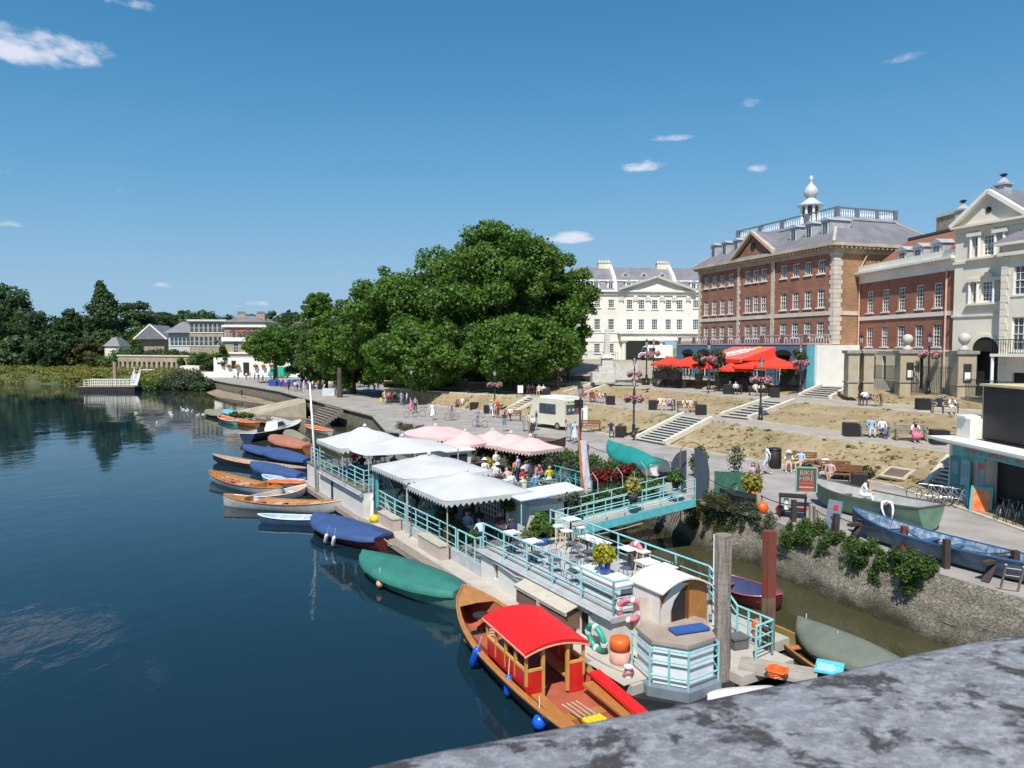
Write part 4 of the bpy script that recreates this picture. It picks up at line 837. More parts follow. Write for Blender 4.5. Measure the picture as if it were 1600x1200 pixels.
def shrub(label, px, D, yt, yb, hw, kind, n, size=.35, seed=1, name='shrub', sq=None, zz=None, group=None, depth=1):
 k = D/F; a = hw*k; X = (px-800)*k; zt = CZ+(541-yt)*k; zb = (CZ+(541-yb)*k) if zz is None else zz; rr = random.Random(seed); H = max(zt-zb, .1)
 bl = []
 for i in range(14):
  r = min(H*.34, a*.5)*(.7+.5*rr.random()); bl.append((a*(rr.random()*2-1)*.8, a*depth*(rr.random()*2-1)*.5, r*.7+(H-r*1.6)*rr.random()*(.5+.5*rr.random()), r, .9))
 o = leaves(name, bl, n, size, LF[kind] if isinstance(kind, str) else kind, None, seed, shell=.3); o.location = (X, D, zb); tag(o, label, 'shrub', group); return o
sh = [('grey green bush on the water edge left of the walled beach', 290, 151, 572, 614, 32, 'grey', 5200), ('dark bank shrub right of the jetty', 248, 153, 588, 615, 28, 'mid', 4000), ('olive bank shrub under the parked white car', 216, 155, 590, 614, 22, 'olive', 3000), ('dark waterside shrub below the grey green bush', 316, 149, 588, 615, 16, 'blue', 2500),
('weeping bush standing beside the jetty gangway', 146, 184, 574, 604, 18, 'mid', 2500), ('bright garden shrub left of the pub', 318, 172, 545, 575, 16, 'light', 2200), ('climbing greenery on the pub left corner', 346, 167, 522, 572, 9, 'light', 1500), ('rust coloured garden shrub above the arcade wall', 262, 184, 552, 566, 14, 'rust', 1200),
('yellowish garden shrub before the glazed villa', 280, 186, 541, 564, 12, 'olive', 1200), ('bluish garden shrub over the arcade', 238, 190, 545, 568, 20, 'grey', 1800), ('green garden shrub in the middle of the arcade garden', 300, 180, 553, 570, 20, 'light', 1800), ('small dark palm like shrub over the arcade', 224, 192, 538, 562, 8, 'dark', 900),
('round bush beside the cream lodge', 178, 196, 545, 576, 18, 'mid', 2200), ('yellow green bush at the meadow end', 152, 200, 545, 574, 16, 'olive', 1600), ('leafy garden tree in front of the Italianate villa', 322, 178, 536, 578, 22, 'mid', 3500), ('dense shrubbery before the gabled house', 248, 194, 540, 566, 26, 'mid', 3200), ('pale feathery garden bush before the glazed villa', 284, 188, 546, 568, 22, 'grey', 2500), ('dark spreading bush above the left end of the arcade', 204, 198, 536, 570, 20, 'blue', 2800), ('dark hedge behind the pub garden railings', 330, 170, 560, 578, 12, 'dark', 1000)]
for i, (lb, px, D, yt, yb, hw, kd, n) in enumerate(sh): shrub(lb, px, D, yt, yb, hw, kd, n, .45, 70+i, group='shrubs on the left bank')
# low meadow bank on the left
rb = MB(); A = [Vector((-330,232,-.3)), Vector((-240,206,-.3)), Vector((-150,186,-.3)), Vector((-108,172,-.3)), Vector((-84,161,-.3)), Vector((-72,152,-.3))]
B_ = [p + Vector((-2, 9, 2.45)) for p in A]; Cc = [p + Vector((-6, 40, 2.9)) for p in A]
n = len(A); rb.add([tuple(p) for p in A+B_+Cc], [(r*n+i, r*n+i+1, (r+1)*n+i+1, (r+1)*n+i) for r in range(2) for i in range(n-1)])
struct('river_bank', rb, mat('bank_earth', (0.10,0.09,0.03), .95, rgb2=(0.06,0.085,0.02), vscale=.15, detail=8), True)
rr = random.Random(5); bl = []
for i in range(330):
 f = rr.random(); j = rr.random()*(n-1.01); k = int(j); p = A[k].lerp(A[k+1], j-k); bl.append((p.x-3*f, p.y-.5+30*f, .3+2.5*min(1, f*3)+rr.random()*.5, 2.6, .34))
o = leaves('meadow_plants', bl, 46000, .5, leafmat('leaf_meadow', (0.13,0.145,0.025), (0.29,0.28,0.06), (0.38,0.34,0.10)), None, 5, shell=.2); o['kind'] = 'stuff'
# weeds on the quay wall
def wallplants(label, i0, t0, t1, n, kind, seed, h=.9, drop=.8, name='wall_shrub', out=.35, zoff=0.0):
 rr = random.Random(seed); bl = []
 a = W(*t0, PZ); b = W(*t1, PZ); d = (b-a).normalized(); nr = Vector((-d.y, d.x, 0)); nr = nr if nr.x < 0 else -nr
 m = max(8, int((b-a).length*9))
 for i in range(m):
  p = a.lerp(b, (i+.5)/m) + nr*out*rr.random(); r = .13+.27*rr.random()**2; bl.append((p.x+rr.uniform(-.15,.15), p.y, PZ+h*.45*rr.random()-drop*rr.random()**1.5+zoff, r, 1.35))
 o = leaves(name, bl, int(n*2.4), .095, LF[kind], None, seed, shell=.05, jitter=.9, aspect=.45); tag(o, label, 'shrub'); return o
wallplants('bright green weeds spilling over the quay wall below the blue rowing boat', 0, (1456,893), (1375,866), 7000, 'mid', 21, 1.0, .9)
wallplants('long green bank of weeds on the quay wall below the boat trestle', 0, (1372,866), (1240,822), 8000, 'mid', 22, .8, .75)
wallplants('dusty grey shrubs on the quay wall beside the grey gate board', 0, (1215,812), (1105,785), 4500, 'grey', 23, .6, .8)
wallplants('olive weeds hanging under the shore end of the gangway', 0, (1150,798), (1085,780), 3000, 'olive', 24, 1.2, 1.6, out=.8)
# ---------------- floating restaurant ----------------
Bo = W(960,1070,.45); Ao = W(475,757,.45); _d = Vector((Ao.x-Bo.x, Ao.y-Bo.y, 0)).normalized(); FR = math.atan2(_d.y, _d.x); _v = Vector((_d.y, -_d.x, 0))
def LW(u, v, z=0.0): return Vector((Bo.x + _d.x*u + _v.x*v, Bo.y + _d.y*u + _v.y*v, z))
def fb(mb, u0, v0, z0, u1, v1, z1): return mb.box(u0, -v1, z0, u1, -v0, z1)
HULLW = mat('barge_white', (0.66,0.64,0.60), .55, rgb2=(0.58,0.54,0.47), vscale=.9, detail=9, lo=.45, hi=.75)
TEAL = mat('teal_paint', (0.10,0.40,0.43), .45, var=.12, vscale=5)
TEAL2 = mat('pale_teal_paint', (0.25,0.53,0.54), .45, var=.12, vscale=5)
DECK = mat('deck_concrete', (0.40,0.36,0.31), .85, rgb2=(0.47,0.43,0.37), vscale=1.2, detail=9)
PLANK = mat('pontoon_plank', (0.23,0.19,0.155), .9, rgb2=(0.32,0.27,0.22), vscale=2.0, detail=8, stretch=(1,8,1))
WOOD = mat('varnished_wood', (0.36,0.14,0.035), .35, rgb2=(0.46,0.21,0.06), vscale=3, stretch=(1,9,3), coat=.3)
OAK = mat('weathered_oak', (0.24,0.17,0.10), .8, rgb2=(0.34,0.26,0.17), vscale=3, stretch=(1,6,2))
CANVAS = mat('white_canvas', (0.57,0.57,0.56), .75, rgb2=(0.48,0.475,0.465), vscale=.6, bump=.5, bscale=1.6)
PINK = mat('pink_canvas', (0.66,0.45,0.43), .8, var=.06, vscale=.9, bump=.1, bscale=3)
DKHULL = mat('tarred_hull', (0.02,0.02,0.022), .6, var=.3, vscale=2)
def frame_thing(name, label, cat, u=0, v=0, z=0, group=None): return thing(name, label, cat, LW(u, v, z), FR, group)
# pontoon with walkway
t = frame_thing('pontoon', 'long grey pontoon walkway carrying the floating restaurant', 'pontoon')
s = MB(); fb(s, -.3, .35, .12, 33, 12.5-6, .45); s.build('deck', DECK, t)
s = MB()
for i in range(3): fb(s, 1.2, -.10+i*.155, .2, 33, .04+i*.155, .452+.004*i)
s.build('edge_plank', PLANK, t)
s = MB(); fb(s, .5, -.02, -.35, 33, 6.4, .119); s.build('float', DKHULL, t)
s = MB(); fb(s, 17, 6.51, -.3, 34, 12.2, .9); s.build('rear_float', mat('rear_float',(0.12,0.1,0.085),.9), t)
# front houseboat: hull, roof deck
t = frame_thing('houseboat', 'white front houseboat with teal railed roof deck, small windows and arched doors', 'houseboat')
s = MB(); ops = [(2.45,3.05,.5,1.35),(8.1,8.4,.72,1.35)]
# side wall facing the river (local y = -v, wall at v 1.1)
def side(mb, u0, u1, v, z0, z1, ops, dep=.12):
 us = sorted(set([u0,u1]+[q for o in ops for q in o[:2]])); zs = sorted(set([z0,z1]+[q for o in ops for q in o[2:]]))
 for i in range(len(us)-1):
  for j in range(len(zs)-1):
   cu = (us[i]+us[i+1])/2; cz = (zs[j]+zs[j+1])/2
   if any(o[0]<cu<o[1] and o[2]<cz<o[3] for o in ops): continue
   mb.quad((us[i+1],-v,zs[j]),(us[i],-v,zs[j]),(us[i],-v,zs[j+1]),(us[i+1],-v,zs[j+1]))
 for a,b,c,d in ops:
  mb.quad((a,-v,c),(a,-v-dep,c),(a,-v-dep,d),(a,-v,d)); mb.quad((b,-v,c),(b,-v,d),(b,-v-dep,d),(b,-v-dep,c)); mb.quad((a,-v,d),(b,-v,d),(b,-v-dep,d),(a,-v-dep,d)); mb.quad((a,-v,c),(b,-v,c),(b,-v-dep,c),(a,-v-dep,c))
side(s, 1.4, 9.4, 1.05, .45, 1.5, ops); fb(s, 1.4, 1.2, .45, 1.401, 4.8, 1.5); s.quad((1.4,-1.05,.45),(1.4,-4.85,.45),(1.4,-4.85,1.5),(1.4,-1.05,1.5)); s.quad((9.4,-4.85,.45),(9.4,-1.05,.45),(9.4,-1.05,1.5),(9.4,-4.85,1.5)); s.quad((1.4,-4.85,.45),(9.4,-4.85,.45),(9.4,-4.85,1.5),(1.4,-4.85,1.5)); s.build('wall', HULLW, t)
s = MB(); fb(s, 1.35, 1.0, 1.501, 9.45, 4.9, 1.56); s.build('roof_deck', mat('grey_deck',(0.46,0.46,0.45),.8,rgb2=(0.36,0.36,0.35),vscale=1.5,detail=8), t)
s = MB(); fb(s, 1.3, .93, 1.44, 9.5, .999, 1.6); fb(s, 1.3, 1.0, 1.44, 1.349, 4.9, 1.6); s.tube([(1.3,-.9,1.54),(9.5,-.9,1.54)], .05, 6); s.build('gutter', mat('grey_trim',(0.42,0.43,0.44),.5), t)
s = MB(); s.quad((3.05,-1.19,.5),(2.45,-1.19,.5),(2.45,-1.19,1.35),(3.05,-1.19,1.35)); s.build('doorway', DARK, t)
s = MB(); fb(s, 2.4, .98, .45, 2.46, 1.06, 1.4); fb(s, 3.04, .98, .45, 3.1, 1.06, 1.4); fb(s, 2.4, .98, 1.33, 3.1, 1.06, 1.42); fb(s, 2.45, .8, .45, 3.05, 1.04, .53); s.build('door_frame', HULLW, t)
s = MB(); s.quad((8.4,-1.16,.72),(8.1,-1.16,.72),(8.1,-1.16,1.35),(8.4,-1.16,1.35)); s.build('side_window', mat('brown_frame',(0.16,0.08,0.045),.6), t)
s = MB(); s.tube([(9.2,-.98,1.5),(8.6,-.95,1.42),(7.6,-.92,1.4),(6.6,-.9,1.34),(5.5,-.92,1.46)], .03, 5); s.build('hose', mat('grey_trim'), t)
# long tan box with brown shutters
s = MB(); s.rings([[(2.9,-.42,1.33),(2.9,-1.04,1.5),(2.9,-1.04,1.47),(2.9,-.42,1.30)],[(5.9,-.42,1.33),(5.9,-1.04,1.5),(5.9,-1.04,1.47),(5.9,-.42,1.30)]]); sh_ = frame_thing('storage_locker', 'long tan lidded locker with brown side panels beside the houseboat door', 'locker')
s.build('lid', mat('tan_cover',(0.50,0.44,0.36),.8,var=.08), sh_)
s = MB(); fb(s, 3.0, .5, .75, 4.4, 1.04, 1.30); fb(s, 4.45, .5, .75, 5.85, 1.04, 1.30); s.build('side_panel', mat('brown_panel',(0.155,0.095,0.065),.6,rgb2=(0.2,0.13,0.09),vscale=2), sh_)
s = MB(); fb(s, 2.9, .44, 1.22, 5.9, .5, 1.3); fb(s, 4.38, .42, .7, 4.48, .5, 1.3); s.build('frame', mat('tan_cover'), sh_)
def railing(label, pts, h, m, bars=3, step=1.3, r=.028, curly=False, top=None):
 o = pts[0]; t = thing('railing', label, 'railing', o); q = [Vector(p)-o for p in pts]; s = MB()
 for b in range(bars):
  z = h*(1-b/bars); s.tube([p+Vector((0,0,z)) for p in q], r*(1.25 if b == 0 else .8), 6)
 if curly:
  for a, b in zip(q, q[1:]):
   n = max(1, int((b-a).length/.5))
   for i in range(n):
    c = a.lerp(b, (i+.5)/n); d = (b-a).normalized()*.18
    s.tube([c+Vector((0,0,h*.5))+d*math.cos(k*.785)+Vector((0,0,.18*math.sin(k*.785))) for k in range(9)], .014, 4); s.tube([c+d*1.25,c+d*1.25+Vector((0,0,h))],.012,4)
 s.build('rails', m, t); pm = MB(); pm.tube([(0,0,0),(0,0,h)], r*1.3, 6); pme = pm.mesh('post', m)
 for i, (a, b) in enumerate(zip(q, q[1:])):
  n = max(1, round((b-a).length/step))
  for j in range(n + (1 if i == len(q)-2 else 0)):
   p = bpy.data.objects.new('post', pme); COL.objects.link(p); p.parent = t; p.location = a.lerp(b, j/n)
 return t
railing('teal railing along the river side of the front roof deck', [LW(9.4,1.15,1.56),LW(1.5,1.15,1.56)], 1.0, TEAL2, 3, 1.6)
railing('teal railing across the bow end of the roof deck', [LW(1.5,1.15,1.56),LW(1.45,1.9,1.56)], 1.0, TEAL2, 4, .8)
railing('teal railing along the shore side of the front roof deck', [LW(10.2,4.75,1.5),LW(1.3,4.75,1.5)], 1.0, TEAL2, 3, 1.5)
low = MB()
for z in (.12,.24,.36): low.tube([LW(9.3,1.3,1.56+z)-LW(9.3,1.3,1.56), LW(1.6,1.3,1.56)-LW(9.3,1.3,1.56)+Vector((0,0,z))], .014, 4)
lo = low.build('toe_rail', mat('grey_trim')); lo.location = LW(9.3,1.3,1.56); tag(lo, 'low grey toe rail wires behind the river side teal railing', 'rail')
# steps/ladder rails beside the wheelhouse
railing('teal handrails of the boarding steps right of the wheelhouse', [LW(1.3,4.75,1.5),LW(.4,5.0,.5),LW(-.9,5.0,.5)], 1.0, TEAL2, 4, .5)
railing('teal gate rails behind the rusty pile', [LW(-.9,5.0,.5),LW(-1.0,4.2,.5)], 1.0, TEAL2, 3, .6)
# wheelhouse
t = frame_thing('wheelhouse', 'white arched wheelhouse with dark doorway and varnished wood panel', 'cabin')
u0, u1, v0, v1 = .15, 1.35, 1.75, 3.55; n = 10; rs = []
for k in range(n+1):
 a = k/n; v = v0-.08+(v1-v0+.2)*a; z = 2.35+.45*math.sin(math.pi*min(1, a*.85+.12)); rs.append([(u0-.12,-v,z),(u1+.1,-v,z),(u1+.1,-v,z+.05),(u0-.12,-v,z+.05)])
s = MB(); s.rings(rs); s.build('roof', WHITE, t)
s = MB(); fb(s, u0+.1, v0, .45, u1, v0+.06, 2.48); fb(s, u1-.06, v0+.061, .45, u1, v1, 2.5); fb(s, u0+.1, v1-.06, .45, u1-.061, v1, 2.45); s.build('wall', HULLW, t)
s = MB(); pts = [(u0+.08,-(v0+.02),.45),(u0+.08,-(v0+.02),2.42),(u0+.08,-(v0+.7),2.72),(u0+.08,-(v1-.3),2.72),(u0+.08,-(v1),2.4),(u0+.08,-(v1),.45)]
s.poly(pts[::-1]); s.build('front_panel', WOOD, t)
s = MB(); s.poly([(u0+.06,-(v0+.45),.5),(u0+.06,-(v0+.42),2.0),(u0+.06,-(v0+.62),2.35),(u0+.06,-(v0+.95),2.5),(u0+.06,-(v0+.95),.5)][::-1]); s.build('doorway', DARK, t)
s = MB(); rs = [(v0+.0,.45),(v0+.0,2.0),(v0+.12,2.3),(v0+.42,2.6),(v0+.7,2.7)]
s.add([(u0+.05,-v,z) for v, z in rs]+[(u0+.05,-(v+.38),z-.08) for v, z in rs], [(i,i+5,i+6,i+1) for i in range(4)]); s.build('front_frame', HULLW, t)
s = MB(); s.beam((u0+.04,-(v0+1.0),.5),(u0+.04,-(v0+1.0),2.55),.07,.04); s.build('door_post', mat('dark_varnish',(0.2,0.06,0.02),.4), t)
t = frame_thing('tan_screen', 'tall tan canvas screen leaning left of the wheelhouse door', 'screen'); s = MB(); s.rings([[(.55,-1.42,.45),(.5,-1.85,.45),(.46,-1.85,.45),(.51,-1.42,.45)],[(.75,-1.45,2.3),(.7,-1.8,2.3),(.66,-1.8,2.3),(.71,-1.45,2.3)]]); s.build('sheet', mat('tan_cover'), t)
# bow deck and polygonal deckhouse
hexp = [(.45,1.15),(-.45,.92),(-1.15,1.45),(-1.1,2.45),(-.1,3.1),(.6,2.9)]
t = frame_thing('bow_deckhouse', 'faceted white deckhouse with flat brown top at the bow of the restaurant boat', 'deckhouse')
s = MB(); s.prism([(a,-b) for a, b in hexp], .48, 1.52); s.build('wall', mat('white_sheet',(0.70,0.69,0.68),.6,var=.06,vscale=2,bump=.25,bscale=3), t)
s = MB(); c = (-.2,2.0); s.prism([(c[0]+(a-c[0])*1.06,-(c[1]+(b-c[1])*1.06)) for a, b in hexp], 1.53, 1.62); s.build('top', mat('brown_top',(0.30,0.235,0.19),.85,rgb2=(0.36,0.29,0.23),vscale=2), t)
s = MB(); s.prism([(c[0]+(a-c[0])*1.22,-(c[1]+(b-c[1])*1.22)) for a, b in hexp], .2, .46); s.build('bow_plate', mat('steel_blue',(0.16,0.19,0.22),.5), t)
for z in (.75,1.15,1.45):
 s = MB(); s.tube([(c[0]+(a-c[0])*1.13,-(c[1]+(b-c[1])*1.13),z) for a, b in hexp[:5]], .025, 6); s.build('guard_rail', TEAL2, t)
for a, b in hexp[:5]+[((hexp[1][0]+hexp[2][0])/2,(hexp[1][1]+hexp[2][1])/2)]:
 s = MB(); a = c[0]+(a-c[0])*1.13; b = c[1]+(b-c[1])*1.13; s.tube([(a,-b,.46),(a,-b,1.5)],.03,6); s.build('stanchion', TEAL2, t)
s = MB(); fb(s, -.05,1.5,1.63,.35,2.55,1.69); o = s.build('blue_board', mat('blue_board',(0.03,0.10,0.32),.5)); o.location = LW(-.25,.12,.03); o.rotation_euler = (0,0,FR-.2); tag(o, 'blue board lying on the brown deckhouse top', 'board')
t = frame_thing('bow_hull', 'dark steel bow of the restaurant boat under the white deckhouse', 'hull'); s = MB()
s.rings([[(u,-v,z) for u, v in ((1.5,.3),(-.4,.35),(-1.7,1.5),(-1.6,2.8),(-.3,4.0),(1.5,4.9))] for z in (-.3,.19)]); s.build('plating', DKHULL, t)
# front low deck
t = frame_thing('foredeck', 'pale foredeck beside the wheelhouse holding the orange drum', 'deck'); s = MB(); fb(s,-.2,.15,.46,1.39,4.2,.475); fb(s,-1.4,3.2,.2,1.2,5.3,.47); s.build('deck', DECK, t)
def ring_buoy(label, loc, rz, rx, m1, m2, R0=.36):
 t = thing('life_ring', label, 'life ring', loc); t.rotation_euler = (rx, 0, rz); s = MB(); s.torus(R0, .085, 22, 7); s.build('ring', m1, t, True)
 for a in (0.2, 1.77, 3.34, 4.91):
  q = MB(); q.at(R0*math.cos(a), R0*math.sin(a), 0, a+math.pi/2); q.rings([[(x, .1*math.cos(k*.785), .1*math.sin(k*.785)) for k in range(8)] for x in (-.05,.05)]); q.build('band', m2, t)
 return t
BUOYG = mat('green_ring', (0.03,0.36,0.27), .5, var=.1); BUOYP = mat('pink_ring', (0.60,0.16,0.20), .5, var=.15); ORNG = mat('orange_plastic', (0.75,0.13,0.015), .45, var=.1)
ring_buoy('green and white life ring leaning on the houseboat wall', LW(1.85,.8,.88), FR, R(78), BUOYG, WHITE)
ring_buoy('faded pink life ring hung beside the wheelhouse screen', LW(1.25,1.55,1.75), FR+R(50), R(80), BUOYP, WHITE, .32)
ring_buoy('pink life ring on the shore side rail of the roof deck', LW(4.6,4.62,2.15), FR, R(85), BUOYP, WHITE, .3)
t = thing('orange_drum', 'orange topped plastic drum with faded pink base on the foredeck', 'drum', LW(.95,.95,.476)); s = MB(); s.lathe([(.27,0),(.29,.08),(.29,.36)],20); s.build('base', mat('faded_pink',(0.60,0.33,0.26),.7), t, True); s = MB(); s.lathe([(.29,.361),(.29,.6),(.27,.68),(.12,.71),(.02,.71)],20); s.build('top', ORNG, t, True)
t = thing('tyre_fender', 'black car tyre hanging as a fender off the bow', 'tyre', LW(-1.45,1.0,-.02)); t.rotation_euler = (R(80),0,FR+R(60)); s = MB(); s.torus(.27,.1,24,8); s.build('tyre', mat('rubber',(0.03,0.03,0.03),.8,rgb2=(0.06,0.055,0.05),vscale=3), t, True)
def bollard(label, loc):
 t = thing('mooring_post', label, 'mooring post', loc); s = MB(); s.lathe([(.1,0),(.07,.05),(.07,.25),(.13,.28),(.13,.33),(.02,.35)],10); s.build('post', WHITE, t, True); s = MB(); s.tube([(.1,0,.2),(.16,.1,.1),(-.05,.14,.16),(-.15,-.05,.1),(.05,-.14,.18),(.1,0,.12)],.03,5); s.build('rope', mat('pink_rope',(0.55,0.14,0.15),.8), t)
bollard('white mooring post with pink rope on the foredeck corner', LW(.1,.55,.476))
# big piles
t = thing('timber_pile', 'tall weathered grey timber pile with green foot next to the wheelhouse', 'pile', W(1127,1060,.2)); s = MB()
s.rings([[(.23*math.cos(k*.785)*(1+.08*math.sin(k*2.3+i)), .23*math.sin(k*.785)*(1+.08*math.sin(k*2.3+i)), z) for k in range(8)] for i, z in enumerate((-1,.6,1.3,2.2,3.0,3.85,4.0))]); s.build('trunk', mat('pile_wood', (0.17,0.14,0.115), .95, rgb2=(0.29,0.255,0.22), vscale=2.5, stretch=(7,7,.5), detail=8, bump=.6, bscale=8), t)
t = thing('steel_pile', 'tall rust red steel pile rising between deck and quay wall', 'pile', W(1199,1032,.1)); s = MB(); s.at(0,0,0,R(20)); s.box(-.14,-.14,1.9,.14,.14,3.85); s.box(-.18,-.04,1.9,.18,.04,3.852); q = MB(); q.at(0,0,0,R(20)); q.box(-.138,-.138,-.8,.138,.138,1.899); q.box(-.178,-.04,-.8,.178,.04,1.9); q.build('lower_column', mat('brown_rust',(0.12,0.065,0.045),.8,rgb2=(0.22,0.15,0.08),vscale=2.5,stretch=(1,1,.4)), t); s.build('column', mat('rust_paint', (0.24,0.035,0.028), .6, rgb2=(0.16,0.06,0.035), vscale=1.2, detail=6), t)
t = thing('thin_pole', 'thin white lamp pole by the shore side of the roof deck', 'pole', LW(1.5,5.15,.5)); s = MB(); s.tube([(0,0,0),(0,0,2.9)],.035,6); s.build('pole', WHITE, t)
# middle terrace
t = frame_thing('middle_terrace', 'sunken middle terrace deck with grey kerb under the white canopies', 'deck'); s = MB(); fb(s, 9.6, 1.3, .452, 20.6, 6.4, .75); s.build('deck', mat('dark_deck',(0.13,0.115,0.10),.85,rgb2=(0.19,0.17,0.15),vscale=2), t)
s = MB(); fb(s, 9.6, 1.12, .453, 20.6, 1.299, .9); s.build('kerb', mat('grey_trim'), t)
railing('teal railing with rising end along the middle terrace', [LW(20.7,.95,.9),LW(18.6,1.15,.72),LW(13.6,1.25,.72)], 1.05, TEAL2, 4, 1.2)
railing('teal railing between the second planter box and the gate gap', [LW(13.6,1.25,.72),LW(12.0,1.25,.72)], 1.05, TEAL2, 3, 1.4)
railing('tall teal gate rails at the foot of the roof deck', [LW(11.7,1.2,.5),LW(10.2,1.2,.5),LW(9.7,1.2,.6)], 1.3, TEAL2, 3, .7)
def planter(label, u, v, L_, w, h):
 t = frame_thing('planter_box', label, 'planter', u, v, .455); s = MB(); s.box(-L_/2,-w/2,0,L_/2,w/2,h); s.build('box', mat('beige_box',(0.44,0.36,0.30),.85,rgb2=(0.50,0.42,0.35),vscale=1.5,detail=7), t); s = MB(); s.box(-L_/2-.03,-w/2-.03,h,L_/2+.03,w/2+.03,h+.05); s.build('lid', mat('beige_lid',(0.46,0.42,0.34),.85), t)
planter('long beige storage box on the walkway nearest the camera', 13.4, .85, 2.3, .42, .55)
planter('beige storage box on the walkway farther from the camera', 18.6, .85, 2.0, .42, .55)
# rear upper block
t = frame_thing('rear_block', 'raised white walled rear block of the floating restaurant', 'houseboat'); s = MB()
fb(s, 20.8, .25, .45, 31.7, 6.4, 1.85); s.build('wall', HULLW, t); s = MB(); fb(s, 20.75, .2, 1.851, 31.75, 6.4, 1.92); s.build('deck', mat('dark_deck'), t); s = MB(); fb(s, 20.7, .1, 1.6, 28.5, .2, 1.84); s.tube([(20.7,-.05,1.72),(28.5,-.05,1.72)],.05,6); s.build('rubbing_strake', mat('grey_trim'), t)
s = MB(); fb(s, 26.0,.17,.5,26.15,.25,1.6); s.build('recess', DARK, t)
railing('teal railing around the river edge of the rear block', [LW(31,.35,1.92),LW(28,.35,1.92),LW(20.9,.35,1.92),LW(20.8,1.4,1.92),LW(19.6,1.5,1.0)], 1.0, TEAL2, 4, 1.4)
t = frame_thing('blue_stair_screen', 'bright turquoise slatted stair screen at the corner of the rear block', 'screen', 20.9, .9, 1.0); s = MB()
for i in range(7): s.box(-.6+.2*i,-.03,.1-.1*i,-.48+.2*i,.03,2.0-.1*i)
s.build('slats', TEAL, t)
t = thing('flagpole', 'tall white flagpole at the rear corner of the floating restaurant', 'flagpole', LW(28.9,.1,.5)); t.rotation_euler = (0,R(-3),0); s = MB(); s.tube([(0,0,0),(0,0,6.6)],.09,10,.045); s.build('pole', WHITE, t, True)
t = frame_thing('white_board', 'white plank leaning on the rear block corner above a yellow bag', 'board', 20.35, .45, .46); s = MB(); s.rings([[(-.5,.0,0),(-.12,.0,0),(-.12,.04,0),(-.5,.04,0)],[(.35,-.35,1.25),(.6,-.35,1.25),(.6,-.31,1.25),(.35,-.31,1.25)]]); s.build('plank', WHITE, t)
o = MB().at(0,0,0); o.lathe([(.05,0),(.24,.03),(.27,.2),(.2,.33),(.05,.36)],9); o = o.build('yellow_bag', mat('yellow',(0.75,0.52,0.01),.5), None, True); o.location = LW(19.9,.55,.46); tag(o, 'yellow bag on the walkway below the white plank', 'bag')
def canopy(label, u, v, ze, zp, hx, hy, m=CANVAS, name='white_canopy', cat='canopy', poles=True, scall=True, rot=0.0, grp=None, pz=.75, n=14, sides=4):
 t = thing(name, label, cat, LW(u, v, 0), FR+rot, grp); s = MB(); g = []
 for i in range(n+1):
  for j in range(n+1):
   x = -1+2*i/n; y = -1+2*j/n; d = 1-max(abs(x), abs(y)); sg = (.07*math.sin(x*5+u)*math.cos(y*6)+.05*math.sin(9*x+7*y))*d
   if sides > 4: r = max(abs(x), abs(y)); L2 = math.hypot(x, y) or 1; x, y = x*r/L2, y*r/L2
   g.append((x*hx, y*hy, ze+(zp-ze)*d**1.12+sg-(.07*(1-abs(x*y)) if d < .01 else (.05*(1-abs(abs(x)-abs(y))) if abs(abs(x)-abs(y)) < .3 else -.04))))
 s.add(g, [(i*(n+1)+j, (i+1)*(n+1)+j, (i+1)*(n+1)+j+1, i*(n+1)+j+1) for i in range(n) for j in range(n)]); s.build('canvas', m, t, True)
 if scall:
  q = MB(); per = []
  K = int((hx+hy)*4/.28)
  def edge(f):
   f *= 4; k = int(f) % 4; f -= int(f); a = -1+2*f; x, y = [(a,-1),(1,a),(-a,1),(-1,-a)][k]
   if sides > 4: L2 = math.hypot(x, y); x /= L2; y /= L2
   return x*hx, y*hy
  for i in range(K*2):
   a = edge(i/(K*2)); b = edge((i+1)/(K*2)); d0, d1 = (.16,.30) if i % 2 == 0 else (.30,.16)
   q.add([(a[0],a[1],ze-.02),(b[0],b[1],ze-.02),(b[0],b[1],ze-d1),(a[0],a[1],ze-d0)], [(0,1,2,3)])
  q.build('valance', m, t)
 pm = MB()
 if poles == 'mid': pm.tube([(0,0,pz),(0,0,zp+.12)],.035,6); pm.build('pole', WHITE, t)
 else:
  for sx in (-1,1):
   for sy in (-1,1): k_ = MB(); k_.tube([(sx*hx*.93,sy*hy*.93,pz),(sx*hx*.93,sy*hy*.93,ze)],.03,6); k_.build('pole', mat('grey_trim'), t)
 k_ = MB(); k_.lathe([(.12,zp-.03),(.10,zp+.06),(.02,zp+.12)],8); k_.build('finial', m, t)
 return t
G1 = 'white canopies over the floating restaurant'; G2 = 'pink parasols on the rear terrace'
canopy('rearmost white canopy next to the flagpole', 25.2, 1.9, 3.85, 4.75, 2.35, 2.15, grp=G1, pz=1.92)
canopy('second white canopy, joined to the rearmost one', 22.0, 2.9, 3.8, 4.45, 1.9, 2.7, grp=G1, pz=1.92, scall=False)
canopy('third white canopy, first over the sunken terrace', 18.4, 2.9, 3.25, 3.95, 2.45, 2.3, grp=G1)
canopy('fourth white canopy, nearest to the gangway', 14.2, 2.85, 2.98, 3.72, 2.3, 2.1, grp=G1)
canopy('large round topped pink marquee at the back of the rear terrace', 29.3, 8.2, 3.55, 4.05, 2.9, 2.1, PINK, 'pink_marquee', 'marquee', True, True, -.2, G2, .9, 12, 8)
canopy('pink parasol overlapping the pink marquee', 26.3, 8.9, 3.25, 3.95, 1.5, 1.5, PINK, 'pink_parasol', 'parasol', 'mid', True, .3, G2, .9, 8, 8)
canopy('leftmost of the three small pink parasols in a row', 26.5, 11.0, 3.15, 3.85, 1.45, 1.45, PINK, 'pink_parasol', 'parasol', 'mid', True, .1, G2, .9, 8, 4)
